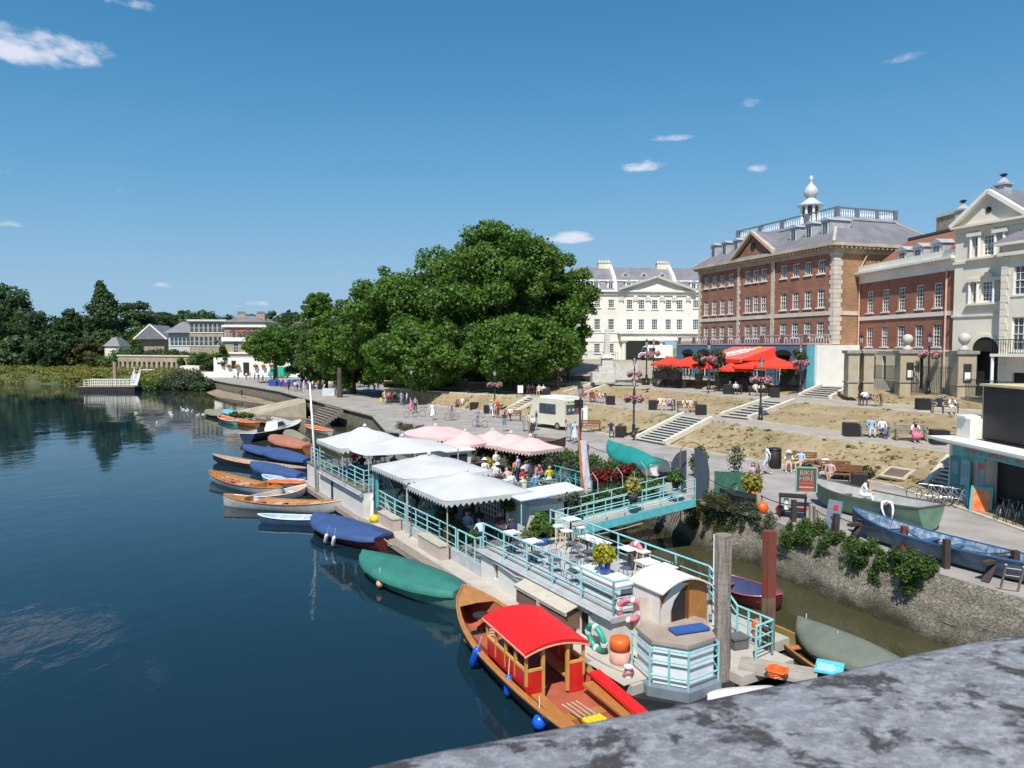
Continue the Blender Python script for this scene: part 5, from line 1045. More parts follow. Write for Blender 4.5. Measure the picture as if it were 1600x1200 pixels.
canopy('middle one of the three small pink parasols', 24.6, 11.3, 3.15, 3.85, 1.45, 1.45, PINK, 'pink_parasol', 'parasol', 'mid', True, .3, G2, .9, 8, 4)
canopy('rightmost pink parasol, nearest the ice cream van lamp', 22.6, 11.5, 3.15, 3.85, 1.45, 1.45, PINK, 'pink_parasol', 'parasol', 'mid', True, .2, G2, .9, 8, 4)
# rear terrace (shore side)
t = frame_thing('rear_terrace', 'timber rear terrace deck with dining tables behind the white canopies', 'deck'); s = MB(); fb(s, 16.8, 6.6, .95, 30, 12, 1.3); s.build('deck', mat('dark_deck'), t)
railing('curly teal railing at the shore side front of the rear terrace', [LW(22.8,6.7,1.3),LW(17.0,6.9,1.3),LW(16.9,9.6,1.3)], .95, TEAL, 2, 1.6, curly=True)
railing('curly teal railing along the quay side of the rear terrace', [LW(26,11.9,1.3),LW(16.9,11.9,1.3)], .95, TEAL, 2, 1.6, curly=True)
t = frame_thing('bar_hut', 'small white bar hut with teal counter behind the diners', 'hut', 25.2, 7.4, 1.3); s = MB(); s.box(-1.1,-.8,0,1.1,.8,1.7); s.build('wall', HULLW, t); s = MB(); s.box(-1.3,-1.0,1.7,1.3,1.0,1.78); s.build('roof', WHITE, t); s = MB(); s.box(-1.13,-.5,.4,-1.1,.6,1.5); s.build('opening', DARK, t); s = MB(); s.box(-1.4,-.7,.85,-1.1,.7,.93); s.build('counter', TEAL, t)
# kitchen cabin and its awning
t = frame_thing('kitchen_cabin', 'white kitchen cabin with trellis window and dark doorway under the gangway end', 'cabin'); s = MB(); fb(s, 11.6, 4.6, .75, 16.2, 6.4, 2.35); s.build('wall', HULLW, t)
s = MB()
for i in range(8): fb(s, 13.8+i*.28,4.5,1.0,13.85+i*.28,4.56,2.2)
for j in range(5): fb(s, 13.7,4.49,1.1+j*.25,15.9,4.55,1.14+j*.25)
s.build('trellis', WHITE, t); s = MB(); fb(s, 13.7,4.58,1.0,15.9,4.598,2.2); fb(s, 11.585,5.2,.8,11.599,5.9,2.1); s.build('opening', DARK, t)
s = MB(); s.rings([[(11.2,-3.9,2.75),(11.2,-7.2,2.9),(11.2,-7.2,2.95),(11.2,-3.9,2.8)],[(12.6,-3.9,2.85),(12.6,-7.2,3.0),(12.6,-7.2,3.05),(12.6,-3.9,2.9)]]); t = frame_thing('cabin_awning', 'pale blue white awning sheet over the kitchen door', 'awning'); s.build('sheet', mat('blue_white',(0.62,0.70,0.76),.6), t)
for u, v in ((11.3,4.0),(11.3,7.1),(12.5,7.1)): s = MB(); s.tube([(u,-v,.75),(u,-v,2.8)],.03,6); s.build('pole', TEAL2, t)
# gangway
t = thing('gangway', 'long teal gangway bridge climbing from the boat up to the quay gate', 'gangway', LW(10.3,5.7,1.25)); gO = LW(10.3,5.7,1.25); a = LW(10.3,5.7,1.45); b = W(1086,781,2.45); wv = (a-b).cross(Vector((0,0,1))).normalized(); wv = wv if wv.y > 0 else -wv; w2 = wv*1.35
gA, gB = a, b
q = lambda p: p-gO
s = MB(); s.rings([[tuple(q(a)-Vector((0,0,.08))),tuple(q(a)+w2-Vector((0,0,.08))),tuple(q(a)+w2),tuple(q(a))],[tuple(q(b)-Vector((0,0,.08))),tuple(q(b)+w2-Vector((0,0,.08))),tuple(q(b)+w2),tuple(q(b))]]); s.build('walkway', DECK, t)
for off in (0, 1): s = MB(); s.beam(q(a)+w2*off-Vector((0,0,.12))-wv*.03, q(b)+w2*off-Vector((0,0,.12))-wv*.03, .08, .34); s.build('girder', TEAL, t)
for off in (0, 1):
 s = MB()
 for h in (.3,.6,.95): s.tube([q(a)+w2*off+Vector((0,0,h)), q(b)+w2*off+Vector((0,0,h))], .024, 6)
 s.build('handrail', TEAL2, t)
 for i in range(8): p = q(a.lerp(b, i/7))+w2*off; s = MB(); s.tube([p, p+Vector((0,0,.95))],.026,6); s.build('post', TEAL2, t)
for k in range(5):
 p = q(a.lerp(b, .12+.2*k)); s = MB(); s.tube([p+w2+Vector((0,0,.9)), p+w2*1.05+Vector((0,0,1.5)), p+w2*1.5+Vector((0,0,1.75)), p+w2*2.0+Vector((0,0,1.2)), p+w2*2.0+Vector((0,0,-.2))],.013,5); s.build('hoop', mat('pale_hoop',(0.5,0.55,0.5),.6), t)
def flowerbank(label, a, b, off, n, m, r=.35, seed=1, name='planting'):
 bl = []; rr = random.Random(seed)
 for i in range(14): p = a.lerp(b, i/13)+off; bl.append((p.x+rr.uniform(-.2,.2), p.y+rr.uniform(-.2,.2), p.z+rr.uniform(-.1,.25), r*(.7+.5*rr.random()), .8))
 o = leaves(name, bl, n, .13, m, None, seed, shell=.3); tag(o, label, 'plants'); return o
flowerbank('green climbing plants with pale flowers along the far side of the gangway', a.lerp(b,.1), a.lerp(b,.85), wv*2.2+Vector((0,0,.35)), 5200, leafmat('leaf_flowered', (0.03,0.07,0.015), (0.09,0.16,0.03), (0.5,0.5,0.3)), .5, 3)
flowerbank('dark red flowers in boxes behind the gangway', a.lerp(b,.42), a.lerp(b,.72), wv*2.9+Vector((0,0,1.15)), 1500, leafmat('flw_red', (0.10,0.012,0.008), (0.30,0.03,0.02)), .26, 4)
flowerbank('dry shrubs hiding the quay edge behind the rear terrace', W(700,697,PZ+.1), W(960,742,PZ+.1), Vector((0,-.3,.1)), 7000, LF['grey'], .6, 5)
flowerbank('low green hedge strip on the quay edge behind the flag', W(880,712,PZ+.1), W(1000,745,PZ+.1), Vector((0,-.2,.1)), 3200, LF['mid'], .5, 6)
flowerbank('bushy plants at the promenade edge above the pink marquee', W(625,668,PZ+.1), W(665,676,PZ+.1), Vector((0,0,.1)), 1500, LF['grey'], .45, 8)
# gate boards on the quay
def half_oval(label, px, py, h, w, flip, lean):
 p = W(px, py, PZ-.25); t = thing('gate_board', label, 'board', p, R(-12)); pts = []
 for i in range(15): a = -math.pi/2*.97+math.pi*.97*i/14; pts.append((flip*w*math.cos(a)**.8 if math.cos(a) > 0 else 0, h/2+h/2*math.sin(a)))
 pts = [(0,0)]+pts+[(0,h)]; s = MB(); n = len(pts); vs = [(x,-.03,z) for x, z in pts]+[(x,.03,z) for x, z in pts]; s.add(vs, [tuple(range(n))[::-1], tuple(range(n,2*n))]+[(i,(i+1)%n,n+(i+1)%n,n+i) for i in range(n)]); s.build('panel', mat('slate_blue_paint',(0.045,0.06,0.085),.5,var=.08), t); return t
half_oval('left slate blue half oval gate board at the head of the gangway', 1072, 778, 2.35, .78, -1, 0)
half_oval('right slate blue half oval gate board at the head of the gangway', 1084, 790, 2.7, .70, 1, 0)
t = thing('gate_arch', 'thin rusty metal hoop arching between the two gate boards', 'arch', W(1080,775,PZ)); s = MB(); s.tube([(.55*math.cos(math.pi*i/10),0,2.1+.5*math.sin(math.pi*i/10)) for i in range(11)],.03,6); s.tube([(.55,0,0),(.55,0,2.1)],.03,6); s.tube([(-.55,0,0),(-.55,0,2.1)],.03,6); s.build('hoop', mat('rust_pipe',(0.25,0.1,0.05),.7), t)
t = thing('flagstaff', 'orange brown wooden flagstaff with limp white flag beside the gangway', 'flagstaff', LW(12.6,8.3,1.0)); s = MB(); s.tube([(0,0,-.3),(-.35,0,4.6)],.07,8,.05); s.build('staff', mat('orange_wood',(0.45,0.17,0.05),.6), t)
s = MB(); g = []
for i in range(9):
 for j in range(4): g.append((-.28+.11*j+.03*i, .08*math.sin(j*2+i*.7), 3.9-.32*i))
s.add(g, [(i*4+j,i*4+j+1,(i+1)*4+j+1,(i+1)*4+j) for i in range(8) for j in range(3)]); s.build('flag', mat('flag_cloth',(0.62,0.58,0.62),.8,rgb2=(0.5,0.42,0.5),vscale=4), t, True)
# ---------------- boats ----------------
def hullpts(L_, B_, H_, sb=.35, ss=.12, tr=.35, n=16, m=5, k=1.0, draft=.22, zoff=0.0, p=2.2):
 """stations from stern (t=0) to bow; returns list of half sections port->keel->starboard"""
 out = []
 for i in range(n+1):
  t = i/n; s = abs(2*t-1); f = max(0.0, 1-s**p)**.75
  if t < .5: f = tr+(1-tr)*f
  b = max(.015, B_/2*f*k); zg = H_+(sb*max(0,2*t-1)**2.2 + ss*max(0,1-2*t)**2)+zoff
  x = L_*(t-.5) + (0.0 if t < 1 else 0); zk = -draft + (draft+H_*.6)*max(0,(2*t-1))**6 + (draft*.7)*max(0,1-2*t)**4 + (zoff if k == 1 else zoff)
  sec = []
  for j in range(-m, m+1):
   a = j/m; y = b*(abs(a)**.62)*(1 if a > 0 else -1); z = zk+(zg-zk)*(abs(a)**1.9); sec.append((x, y, z))
  out.append(sec)
 return out
def boat(name, label, bow, stern, B_, H_=.42, hullm=None, inm=None, rimm=None, cover=None, thwarts=3, sb=.32, ss=.1, tr=.35, group=None, z=0.0, draft=.22, crown=.35, deckm=None, p=2.2, ribs=False, stripe=None):
 bow = Vector((bow.x, bow.y, 0)); stern = Vector((stern.x, stern.y, 0)); d = bow-stern; L_ = d.length; c = (bow+stern)/2; t = thing(name, label, 'boat', (c.x, c.y, z), math.atan2(d.y, d.x), group)
 S = hullpts(L_, B_, H_, sb, ss, tr, draft=draft, p=p); s = MB(); s.rings(S, close=False, cap=False); s.poly(S[0]); hl = s.build('hull', hullm, t, True)
 if cover is None:
  I = hullpts(L_*.985, B_, H_, sb, ss, tr, k=.93, draft=draft*.5, zoff=.0, p=p); I = [[(x,y,max(z_, -.02) if z > 0 or True else z_) for x,y,z_ in sec] for sec in I]
  s = MB(); s.rings([sec[::-1] for sec in I], close=False, cap=False); s.build('interior', inm or hullm, t, True)
  s = MB()
  for e in (0,-1):
   s.tube([(q[e][0], q[e][1], q[e][2]+.01) for q in S], .035, 5)
  s.tube([S[0][0], S[0][-1]], .035, 5); s.build('gunwale', rimm or WOOD, t)
  for i in range(thwarts):
   f = .16+.6*i/max(1, thwarts-1); k = int(f*16); b = S[k][-1][1]*.92; zz = H_*.62; q = MB(); q.box(S[k][0][0]-.11,-b*.93,zz,S[k][0][0]+.11,b*.93,zz+.035); q.build('thwart', rimm or WOOD, t)
  if ribs:
   s = MB()
   for sec in I[1:-1]: s.tube(sec, .018, 4)
   s.build('ribs', rimm or WOOD, t)
  if deckm:
   s = MB(); g = S[13:]; s.rings([[(q[0][0],q[0][1]*.97,q[0][2]+.02),(q[0][0],0,q[0][2]+.06),(q[0][0],-q[0][1]*.97,q[0][2]+.02)] for q in g], close=False, cap=False); s.build('foredeck', deckm, t)
 else:
  rr = random.Random(hash(label) % 999); s = MB(); g = []
  for i, q in enumerate(S):
   tt = i/16; b = q[-1][1]*1.04+.02; zg = q[-1][2]; row = [(q[0][0], -b, zg-.16-.04*rr.random())]; cr = crown*math.sin(math.pi*min(1,max(0,tt*.92+.05)))**.7
   for j in range(-4, 5): a = j/4; row.append((q[0][0], b*a, zg+.02+cr*(1-abs(a)**1.3)+.045*(rr.random()-.5)*(1-abs(a))))
   row.append((q[0][0], b, zg-.16-.04*rr.random())); g.append(row)
  s.rings(g, close=False, cap=False); s.poly(g[0]); s.build('cover', cover, t, True)
  s = MB(); s.tube([(r_[0][0], r_[0][1]-.01, r_[0][2]+.03) for r_ in g], .012, 4); s.build('lacing', mat('rope',(0.45,0.42,0.36),.9), t)
 return t
def tarp(key, c, c2=None, r=.65): return mat(key, c, r, rgb2=c2 or tuple(x*1.25 for x in c), vscale=1.3, detail=6, bump=1.0, bscale=2.2)
T_BLUE = tarp('blue_tarp', (0.03,0.065,0.17)); T_GREEN = tarp('green_tarp', (0.025,0.15,0.115)); T_BROWN = tarp('rust_tarp', (0.33,0.13,0.08)); T_GREY = tarp('grey_green_tarp', (0.13,0.145,0.115)); T_TEAL = tarp('teal_tarp', (0.012,0.21,0.185)); T_OLIVE = tarp('olive_tarp', (0.2,0.19,0.12))
GREYH = mat('grey_hull', (0.42,0.43,0.42), .5, var=.1); WHH = mat('white_hull', (0.72,0.72,0.70), .4, var=.06, vscale=2); REDH = mat('red_hull', (0.13,0.02,0.02), .5, var=.2); DKB = mat('dark_blue_hull', (0.02,0.035,0.075), .4); PALEW = mat('pale_wood', (0.50,0.36,0.24), .6, rgb2=(0.40,0.25,0.15), vscale=4, stretch=(1,6,1)); BLWH = mat('light_blue_hull', (0.28,0.42,0.60), .45)
def Wz(x, y): return W(x, y, .42)
# large covered boats next to the pontoon
boat('covered_boat', 'large boat under a royal blue tarpaulin with red hull, moored to the pontoon', Wz(490,812), Wz(600,846), 2.1, .55, REDH, cover=T_BLUE, crown=.42, tr=.5, sb=.15)
boat('covered_boat', 'large boat under a bottle green tarpaulin moored behind the red canopied launch', Wz(566,872), Wz(720,935), 2.05, .6, mat('seagreen_hull',(0.12,0.26,0.20),.5,var=.2,vscale=2), cover=T_GREEN, crown=.35, tr=.3, sb=.1)
boat('rowing_boat', 'varnished wooden skiff with red cushions, nearest of the two to the pontoon', Wz(533,790), Wz(350,779), 1.45, .42, GREYH, WOOD, WOOD, thwarts=4, sb=.3, ss=.25, tr=.08, ribs=True)
boat('rowing_boat', 'varnished wooden skiff lying farthest out with curved orange seat back', Wz(327,741), Wz(440,768), 1.6, .45, GREYH, WOOD, WOOD, thwarts=4, sb=.25, ss=.2, tr=.1, ribs=True)
boat('dinghy', 'narrow white and pale blue dinghy left of the royal blue covered boat', Wz(403,804), Wz(520,808), 1.0, .34, mat('navy_low',(0.05,0.09,0.18),.4), BLWH, WHH, thwarts=3, tr=.6, sb=.1)
boat('dinghy', 'white dinghy filled with gear between the two varnished skiffs', Wz(478,762), Wz(398,779), 1.3, .45, WHH, mat('cream_in',(0.55,0.42,0.3),.7), WHH, thwarts=2, tr=.5, sb=.15)
boat('dinghy', 'small light blue dinghy below the last blue covered boat', Wz(410,742), Wz(468,752), 1.1, .34, BLWH, BLWH, WHH, thwarts=2, tr=.7, sb=.1)
boat('rowing_boat', 'long slim pale wooden skiff with dark hull and orange fender', Wz(333,714), Wz(478,733), 1.2, .40, DKHULL, PALEW, PALEW, thwarts=4, tr=.15, sb=.25, ss=.1)
boat('covered_boat', 'blue tarpaulin boat between the slim pale skiff and the light blue dinghy', Wz(392,726), Wz(472,746), 1.5, .5, BLWH, cover=T_BLUE, crown=.4, tr=.5, sb=.1)
boat('covered_boat', 'blue tarpaulin boat right behind the slim pale skiff', Wz(411,706), Wz(482,723), 1.7, .55, DKB, cover=T_BLUE, crown=.5, tr=.5, sb=.1)
boat('covered_boat', 'flat blue tarpaulin boat farther out under the motor cruiser', Wz(379,697), Wz(455,714), 1.5, .45, DKB, cover=T_BLUE, crown=.3, tr=.5, sb=.1)
boat('covered_boat', 'boat under a faded rust brown tarpaulin with orange lower hull', Wz(421,686), Wz(482,702), 1.9, .6, mat('orange_hull',(0.38,0.13,0.05),.6,var=.2), cover=T_BROWN, crown=.55, tr=.6, sb=.1)
boat('covered_boat', 'small boat under an olive grey cover behind the rust brown one', Wz(445,677), Wz(478,690), 1.4, .5, GREYH, cover=T_OLIVE, crown=.6, tr=.6, sb=.1)
boat('rowing_boat', 'small orange decked rowing boat behind the flagpole', Wz(478,664), Wz(516,674), 1.4, .4, GREYH, ORNG, mat('pale_rim',(0.6,0.5,0.4),.6), thwarts=2, tr=.5, sb=.1)
boat('rowing_boat', 'orange and white rowing boat with green weeds growing beside it', Wz(366,656), Wz(402,662), 1.5, .45, mat('orange_hull'), ORNG, PALEW, thwarts=2, tr=.5, sb=.1)
boat('rowing_boat', 'small sea green open boat with orange inside, far end of the moorings', Wz(343,650), Wz(368,659), 1.5, .45, mat('seagreen2',(0.10,0.33,0.30),.5), ORNG, WHH, thwarts=2, tr=.5, sb=.1)
boat('covered_boat', 'farthest moored boat under a grey brown cover', Wz(322,643), Wz(350,650), 1.6, .5, DKHULL, cover=T_OLIVE, crown=.45, tr=.5, sb=.1)
boat('covered_boat', 'tiny boat under a light blue cover beside the farthest moored boat', Wz(349,643), Wz(368,648), 1.3, .5, BLWH, cover=tarp('sky_tarp',(0.12,0.36,0.52)), crown=.4, tr=.5, sb=.1)
boat('rowing_boat', 'dark brown open boat behind the motor cruiser', Wz(400,655), Wz(440,664), 1.5, .45, DKHULL, mat('brown_in',(0.14,0.08,0.05),.8), OAK, thwarts=3, tr=.4, sb=.1)
o = leaves('floating_weeds', [(-0.9,0,.3,.6,.6),(.3,.1,.25,.7,.5),(1.2,0,.2,.5,.6)], 600, .3, LF['light'], None, 91); o.location = W(376,652,.2); tag(o, 'clump of bright green weeds between two far rowing boats', 'plants')
# orange life jackets heap
for i, (x, y, lb) in enumerate([(437,757,'bright orange kayak seat heap between the skiffs, left one'), (455,757,'bright orange folded boat cushion beside the white dinghy')]):
 s = MB(); rr = random.Random(i); s.rings([[(xx, .28*math.cos(k*.785)*(1-abs(xx)**3*.6), .12+.16*math.sin(k*.785)*(1-abs(xx)**3*.6)+.05*rr.random()) for k in range(8)] for xx in (-.9,-.6,-.2,.2,.6,.9)]); o = s.build('orange_kayak', ORNG, None, True); o.location = W(x, y, .5); o.rotation_euler = (0,0,R(-15)); tag(o, lb, 'kayak')
# motor cruiser
for bo in [o for o in bpy.data.objects if o.name.startswith('rowing_boat') and 'varnished' in o.get('label','')]:
 for x, c in ((1.2,'red_paint2'),(-.1,'cream_cushion'),(-1.4,'red_paint2')): s = MB(); s.box(x-.22,-.34,.27,x+.22,.34,.35); s.build('cushion', mat(c, (0.5,0.03,0.03) if c[0] == 'r' else (0.62,0.5,0.36), .7), bo)
 s = MB(); s.rings([[(-2.05-.1*math.sin(a),.5*math.cos(a),.3),(-2.05-.1*math.sin(a),.5*math.cos(a),.62)] for a in [math.pi*k/8 for k in range(9)]], close=False, cap=False); s.build('seat_back', mat('orange_wood2',(0.55,0.22,0.04),.35), bo)
 for y in (-.2,.15): s = MB(); s.tube([(-1.8,y,.42),(1.9,y+.1,.46)],.022,5); s.tube([(1.9,y+.1,.46),(2.4,y+.1,.47)],.05,4); s.build('oar', PALEW, bo)
t = boat('motor_cruiser', 'white motor cruiser with navy hull and dark windows among the covered boats', Wz(470,664), Wz(386,684), 2.2, .75, DKB, WHH, WHH, thwarts=0, tr=.75, sb=.3)
s = MB(); s.rings([[(-1.6,-.8,.62),(2.4,-.55,.8),(2.4,.55,.8),(-1.6,.8,.62)],[(-1.5,-.75,.8),(2.0,-.5,.95),(2.0,.5,.95),(-1.5,.75,.8)]]); s.build('deck', WHH, t)
s = MB(); s.rings([[(-1.0,-.7,.8),(1.3,-.6,.9),(1.3,.6,.9),(-1.0,.7,.8)],[(-.8,-.6,1.45),(.5,-.5,1.45),(.5,.5,1.45),(-.8,.6,1.45)]]); cb = s.build('cabin', WHH, t)
s = MB(); s.quad((-.7,-.715,.98),(.85,-.63,1.0),(.45,-.56,1.36),(-.65,-.645,1.36)); s.quad((.85,.63,1.0),(-.7,.715,.98),(-.65,.645,1.36),(.45,.56,1.36)); s.quad((1.17,-.5,1.0),(1.17,.5,1.0),(.66,.45,1.38),(.66,-.45,1.38)); s.build('cabin_window', GLASS, cb)
s = MB(); s.box(-3.3,-.3,.3,-2.9,.3,1.1); s.build('outboard_motor', BLACK, t)
# white rib dinghy behind cruiser
boat('dinghy', 'white inflatable dinghy behind the motor cruiser', Wz(425,655), Wz(462,664), 1.4, .5, WHH, GREYH, WHH, thwarts=1, tr=.7, sb=.2)
# right-hand side backwater
boat('covered_boat', 'boat under a smooth grey green cover alone in the backwater by the quay', W(1246,982,.45), W(1412,1055,.45), 1.75, .5, GREYH, cover=T_GREY, crown=.42, tr=.35, sb=.25, p=2.0)
t = boat('speedboat', 'burgundy decked boat with blue seats behind the rusty pile', W(1222,935,.5), W(1120,905,.5), 1.6, .5, mat('maroon_hull',(0.09,0.015,0.02),.35), mat('navy_in',(0.03,0.04,0.12),.6), mat('maroon_deck',(0.26,0.06,0.07),.4), thwarts=2, tr=.6, sb=.15, deckm=mat('maroon_deck'))
boat('punt', 'long mossy wooden punt lying between the restaurant bow and the backwater', W(1206,980,.3), W(1400,1105,.3), 1.0, .28, OAK, mat('moss_in',(0.13,0.14,0.03),.9,rgb2=(0.2,0.15,0.06),vscale=2), mat('orange_wood'), thwarts=3, tr=.6, sb=.1)
boat('dinghy', 'dark blue grey dinghy carrying the light blue signboard', W(1215,1045,.3), W(1345,1100,.3), 1.3, .3, DKB, mat('slate_blue_paint'), mat('slate_blue_paint'), thwarts=2, tr=.6, sb=.1)
boat('dinghy', 'white upturned hull half hidden by the stone parapet', W(1105,1088,.3), W(1215,1080,.3), 1.0, .2, WHH, cover=WHH, crown=.2, tr=.5, sb=.1)
t = thing('sign_board', 'light blue signboard with white lettering lying on the dark dinghy', 'sign', W(1296,1044,.55), R(-28)); s = MB(); s.box(-.35,-.42,0,.35,.42,.04); s.build('board', mat('sky_board',(0.10,0.55,0.68),.5), t)
s = MB(); rr = random.Random(3)
for j in range(5):
 x = -.28
 while x < .1 + .1*(j % 2): w_ = .03+.04*rr.random(); s.box(x,-.3+j*.1,.042,x+w_,-.25+j*.1,.046); x += w_+.02
s.build('lettering', WHITE, t)
# planks by the pile
for i, (x, y, rz, lb) in enumerate([(1168,1040,R(-20),'weathered grey landing plank between timber pile and rusty pile'), (1215,1050,R(-24),'wider weathered landing stage with the orange rope coil')]):
 s = MB(); s.box(-1.0,-.45,0,1.0,.0,.1); s.box(-1.0,.03,0,1.0,.45,.1); o = s.build('landing_stage', mat('grey_plank',(0.30,0.26,0.21),.9,rgb2=(0.38,0.34,0.29),vscale=3)); o.location = W(x, y, .35+.05*i); o.rotation_euler = (0,0,rz); tag(o, lb, 'landing stage')
t = thing('rope_coil', 'bright orange coil of rope on the landing stage', 'rope', W(1214,1057,.52)); s = MB()
for k in range(4): s.tube([((.2+.03*k)*math.cos(a*.7), (.2+.03*k)*math.sin(a*.7)*.8, .04+.05*k+.03*math.sin(a*2+k)) for a in range(10)], .035, 5)
s.build('coil', ORNG, t)
for i, (x, y, lb) in enumerate([(1186,990,'orange plastic chair behind the rusty pile'),(1188,1003,'small orange buoy below the orange chair')]):
 s = MB(); s.lathe([(.02,0),(.2,.05),(.24,.25),(.18,.42),(.03,.48)],10); o = s.build('orange_buoy', ORNG, None, True); o.location = W(x, y, .5); tag(o, lb, 'buoy')
for i, (x, y, lb) in enumerate([(1152,1010,'grey plastic crate beside the timber pile')]):
 t = thing('crate', lb, 'crate', W(x, y, .5), R(20)); s = MB(); s.box(-.25,-.2,0,.25,.2,.3); s.build('box', mat('grey_crate',(0.12,0.12,0.12),.7), t); s = MB(); s.box(-.28,-.23,.28,.28,.23,.33); s.build('rim', mat('grey_crate'), t)
# fenders
def fender(label, px, py, m, L_=.55, r=.1, ball=False, lean=.5):
 t = thing('fender', label, 'fender', W(px, py, .1)); t.rotation_euler = (0, lean, R(-60)); s = MB()
 s.lathe([(.02,-.02),(r*.8,.05),(r,.14),(r,L_-.14),(r*.8,L_-.05),(.03,L_)] if not ball else [(.02,0),(r*.7,r*.3),(r,r),(r*.7,r*1.7),(.04,r*2)], 12); s.build('float', m, t, True); s = MB(); s.tube([(0,0,L_ if not ball else 2*r),(0,0,(L_ if not ball else 2*r)+.45)],.012,4); s.build('rope', WHITE, t)
FBL = mat('blue_vinyl', (0.01,0.10,0.60), .25, var=.05)
fender('long blue fender hanging at the bow quarter of the launch', 738, 1040, FBL, .75, .12); fender('blue fender amidships on the red canopied launch', 793, 1087, FBL, .6, .11, lean=.1); fender('round blue fender at the stern of the launch', 843, 1140, FBL, .3, .19, True, 0)
fender('left white fender of the royal blue covered boat', 508, 848, WHITE, .6, .09, lean=.6); fender('right white fender of the royal blue covered boat', 520, 853, WHITE, .6, .09, lean=.5)
fender('round peach fender on the bottle green covered boat', 594, 918, mat('peach',(0.75,0.36,0.22),.5), .2, .16, True, 0); fender('white fender at the bow of the grey green covered boat', 1259, 1003, WHITE, .45, .08, lean=0); fender('white fender amidships on the grey green covered boat', 1308, 1030, WHITE, .4, .07, lean=0)
# ---- launch with red canopy ----
bw = W(724,922,.95); stn = W(988,1172,.6); RED = mat('red_canvas', (0.80,0.012,0.010), .5, var=.05, vscale=2); REDP = mat('red_paint', (0.55,0.02,0.015), .4, var=.1); FLOOR = mat('red_floor', (0.33,0.075,0.045), .6, rgb2=(0.40,0.11,0.06), vscale=2)
t = boat('passenger_launch', 'varnished wooden launch with bright red canopy and red seats in the foreground', bw, stn, 2.4, .62, mat('launch_hull',(0.035,0.05,0.06),.4), FLOOR, WOOD, thwarts=0, tr=.55, sb=.5, ss=.05, draft=.3, p=2.4)
LL = (Vector((bw.x,bw.y,0))-Vector((stn.x,stn.y,0))).length; X = lambda q: LL/2-q       # q metres from the bow
S = hullpts(LL, 2.4, .62, .5, .05, .55, draft=.3, p=2.4)
s = MB()
for e in (0,-1): s.rings([[(q[e][0],q[e][1],q[e][2]+.015),(q[e][0],q[e][1]*.86,q[e][2]+.01),(q[e][0],q[e][1]*.86,q[e][2]-.03),(q[e][0],q[e][1],q[e][2]-.03)] for q in S])
s.build('side_deck', WOOD, t)
s = MB(); g = [q for q in S if q[0][0] > X(1.3)]; s.rings([[(q[0][0],q[0][1]*.9,q[0][2]+.0),(q[0][0],0,q[0][2]+.04),(q[0][0],-q[0][1]*.9,q[0][2]+.0)] for q in g], close=False, cap=False); s.build('foredeck', WOOD, t)
s = MB(); s.box(X(9.9),-.85,.18,X(2.2),.85,.22); s.build('floor', FLOOR, t)
s = MB(); s.box(X(3.9),-.7,.23,X(2.7),.75,.5); s.build('fore_bench', FLOOR, t)
x0, x1 = X(6.6), X(4.1); yc = .84; s = MB(); n = 12; rs = []
for i in range(n+1):
 a = -1+2*i/n; rs.append([(x0-.12, a*(yc+.1), 1.50+.19*(1-a*a)),(x1+.12, a*(yc+.1), 1.50+.19*(1-a*a)),(x1+.12, a*(yc+.1), 1.55+.19*(1-a*a)),(x0-.12, a*(yc+.1), 1.55+.19*(1-a*a))])
s.rings(rs); s.build('canopy', RED, t)
s = MB(); n = 14
for sx in (x0-.13, x1+.13): s.rings([[(sx, a*(yc+.11), 1.55+.19*(1-a*a)), (sx, a*(yc+.11), 1.42+.19*(1-a*a)), (sx+.012, a*(yc+.11), 1.42+.19*(1-a*a)), (sx+.012, a*(yc+.11), 1.55+.19*(1-a*a))] for a in [-1+2*i/n for i in range(n+1)]])
s.build('canopy_valance', REDP, t)
s = MB()
for sy in (-1,1): s.tube([(x0-.14,sy*(yc+.11),1.50),(x1+.14,sy*(yc+.11),1.50)],.025,5)
s.tube([(x0-.14,a*(yc+.11),1.45+.19*(1-a*a)) for a in [-1+2*i/14 for i in range(15)]],.022,5); s.build('canopy_edging', mat('salmon_cord',(0.6,0.3,0.2),.7), t)
pp = MB(); pp.box(-.035,-.035,0,.035,.035,.86); pme = pp.mesh('canopy_post', mat('yellow_wood',(0.50,0.26,0.06),.4,rgb2=(0.6,0.34,0.1),vscale=3))
for f in (0,.25,.5,.75,1):
 for sy in (-1,1): o = bpy.data.objects.new('canopy_post', pme); COL.objects.link(o); o.parent = t; o.location = (x0+(x1-x0)*f, sy*yc, .64)
for sy in (-.36,.36): o = bpy.data.objects.new('door_post', pme); COL.objects.link(o); o.parent = t; o.location = (x0, sy, .3); o.scale = (1.2,1.2,1.48)
for sy in (-1,1):
 s = MB(); s.box(x0,sy*yc-.03,.55,x1,sy*yc+.03,1.0); s.build('cabin_side', REDP if sy > 0 else REDP, t); s = MB(); s.box(x0,sy*yc-.04,1.0,x1,sy*yc+.04,1.06); s.build('cabin_rail', mat('yellow_wood'), t)
for a, b in ((-.86,-.38),(.38,.86)): s = MB(); s.box(x0-.03,a,.24,x0+.02,b,1.0); s.build('cabin_front', REDP, t); s = MB(); s.box(x0-.04,a,1.0,x0+.03,b,1.06); s.build('cabin_rail', mat('yellow_wood'), t)
s = MB(); s.box(x0+.1,-.8,.5,x1-.1,-.45,.56); s.box(x0+.1,.45,.5,x1-.1,.8,.56); s.build('cabin_bench', mat('yellow_wood'), t)
s = MB(); gl = mat('clear_pane', (0.35,0.38,0.4), .05, var=0)
for i in range(4): s.box(x0+(x1-x0)*(i/4)+.05,-yc-.004,1.07,x0+(x1-x0)*((i+1)/4)-.05,-yc+.004,1.45) if i > 1 else None
s.build('side_pane', GLASS, t)
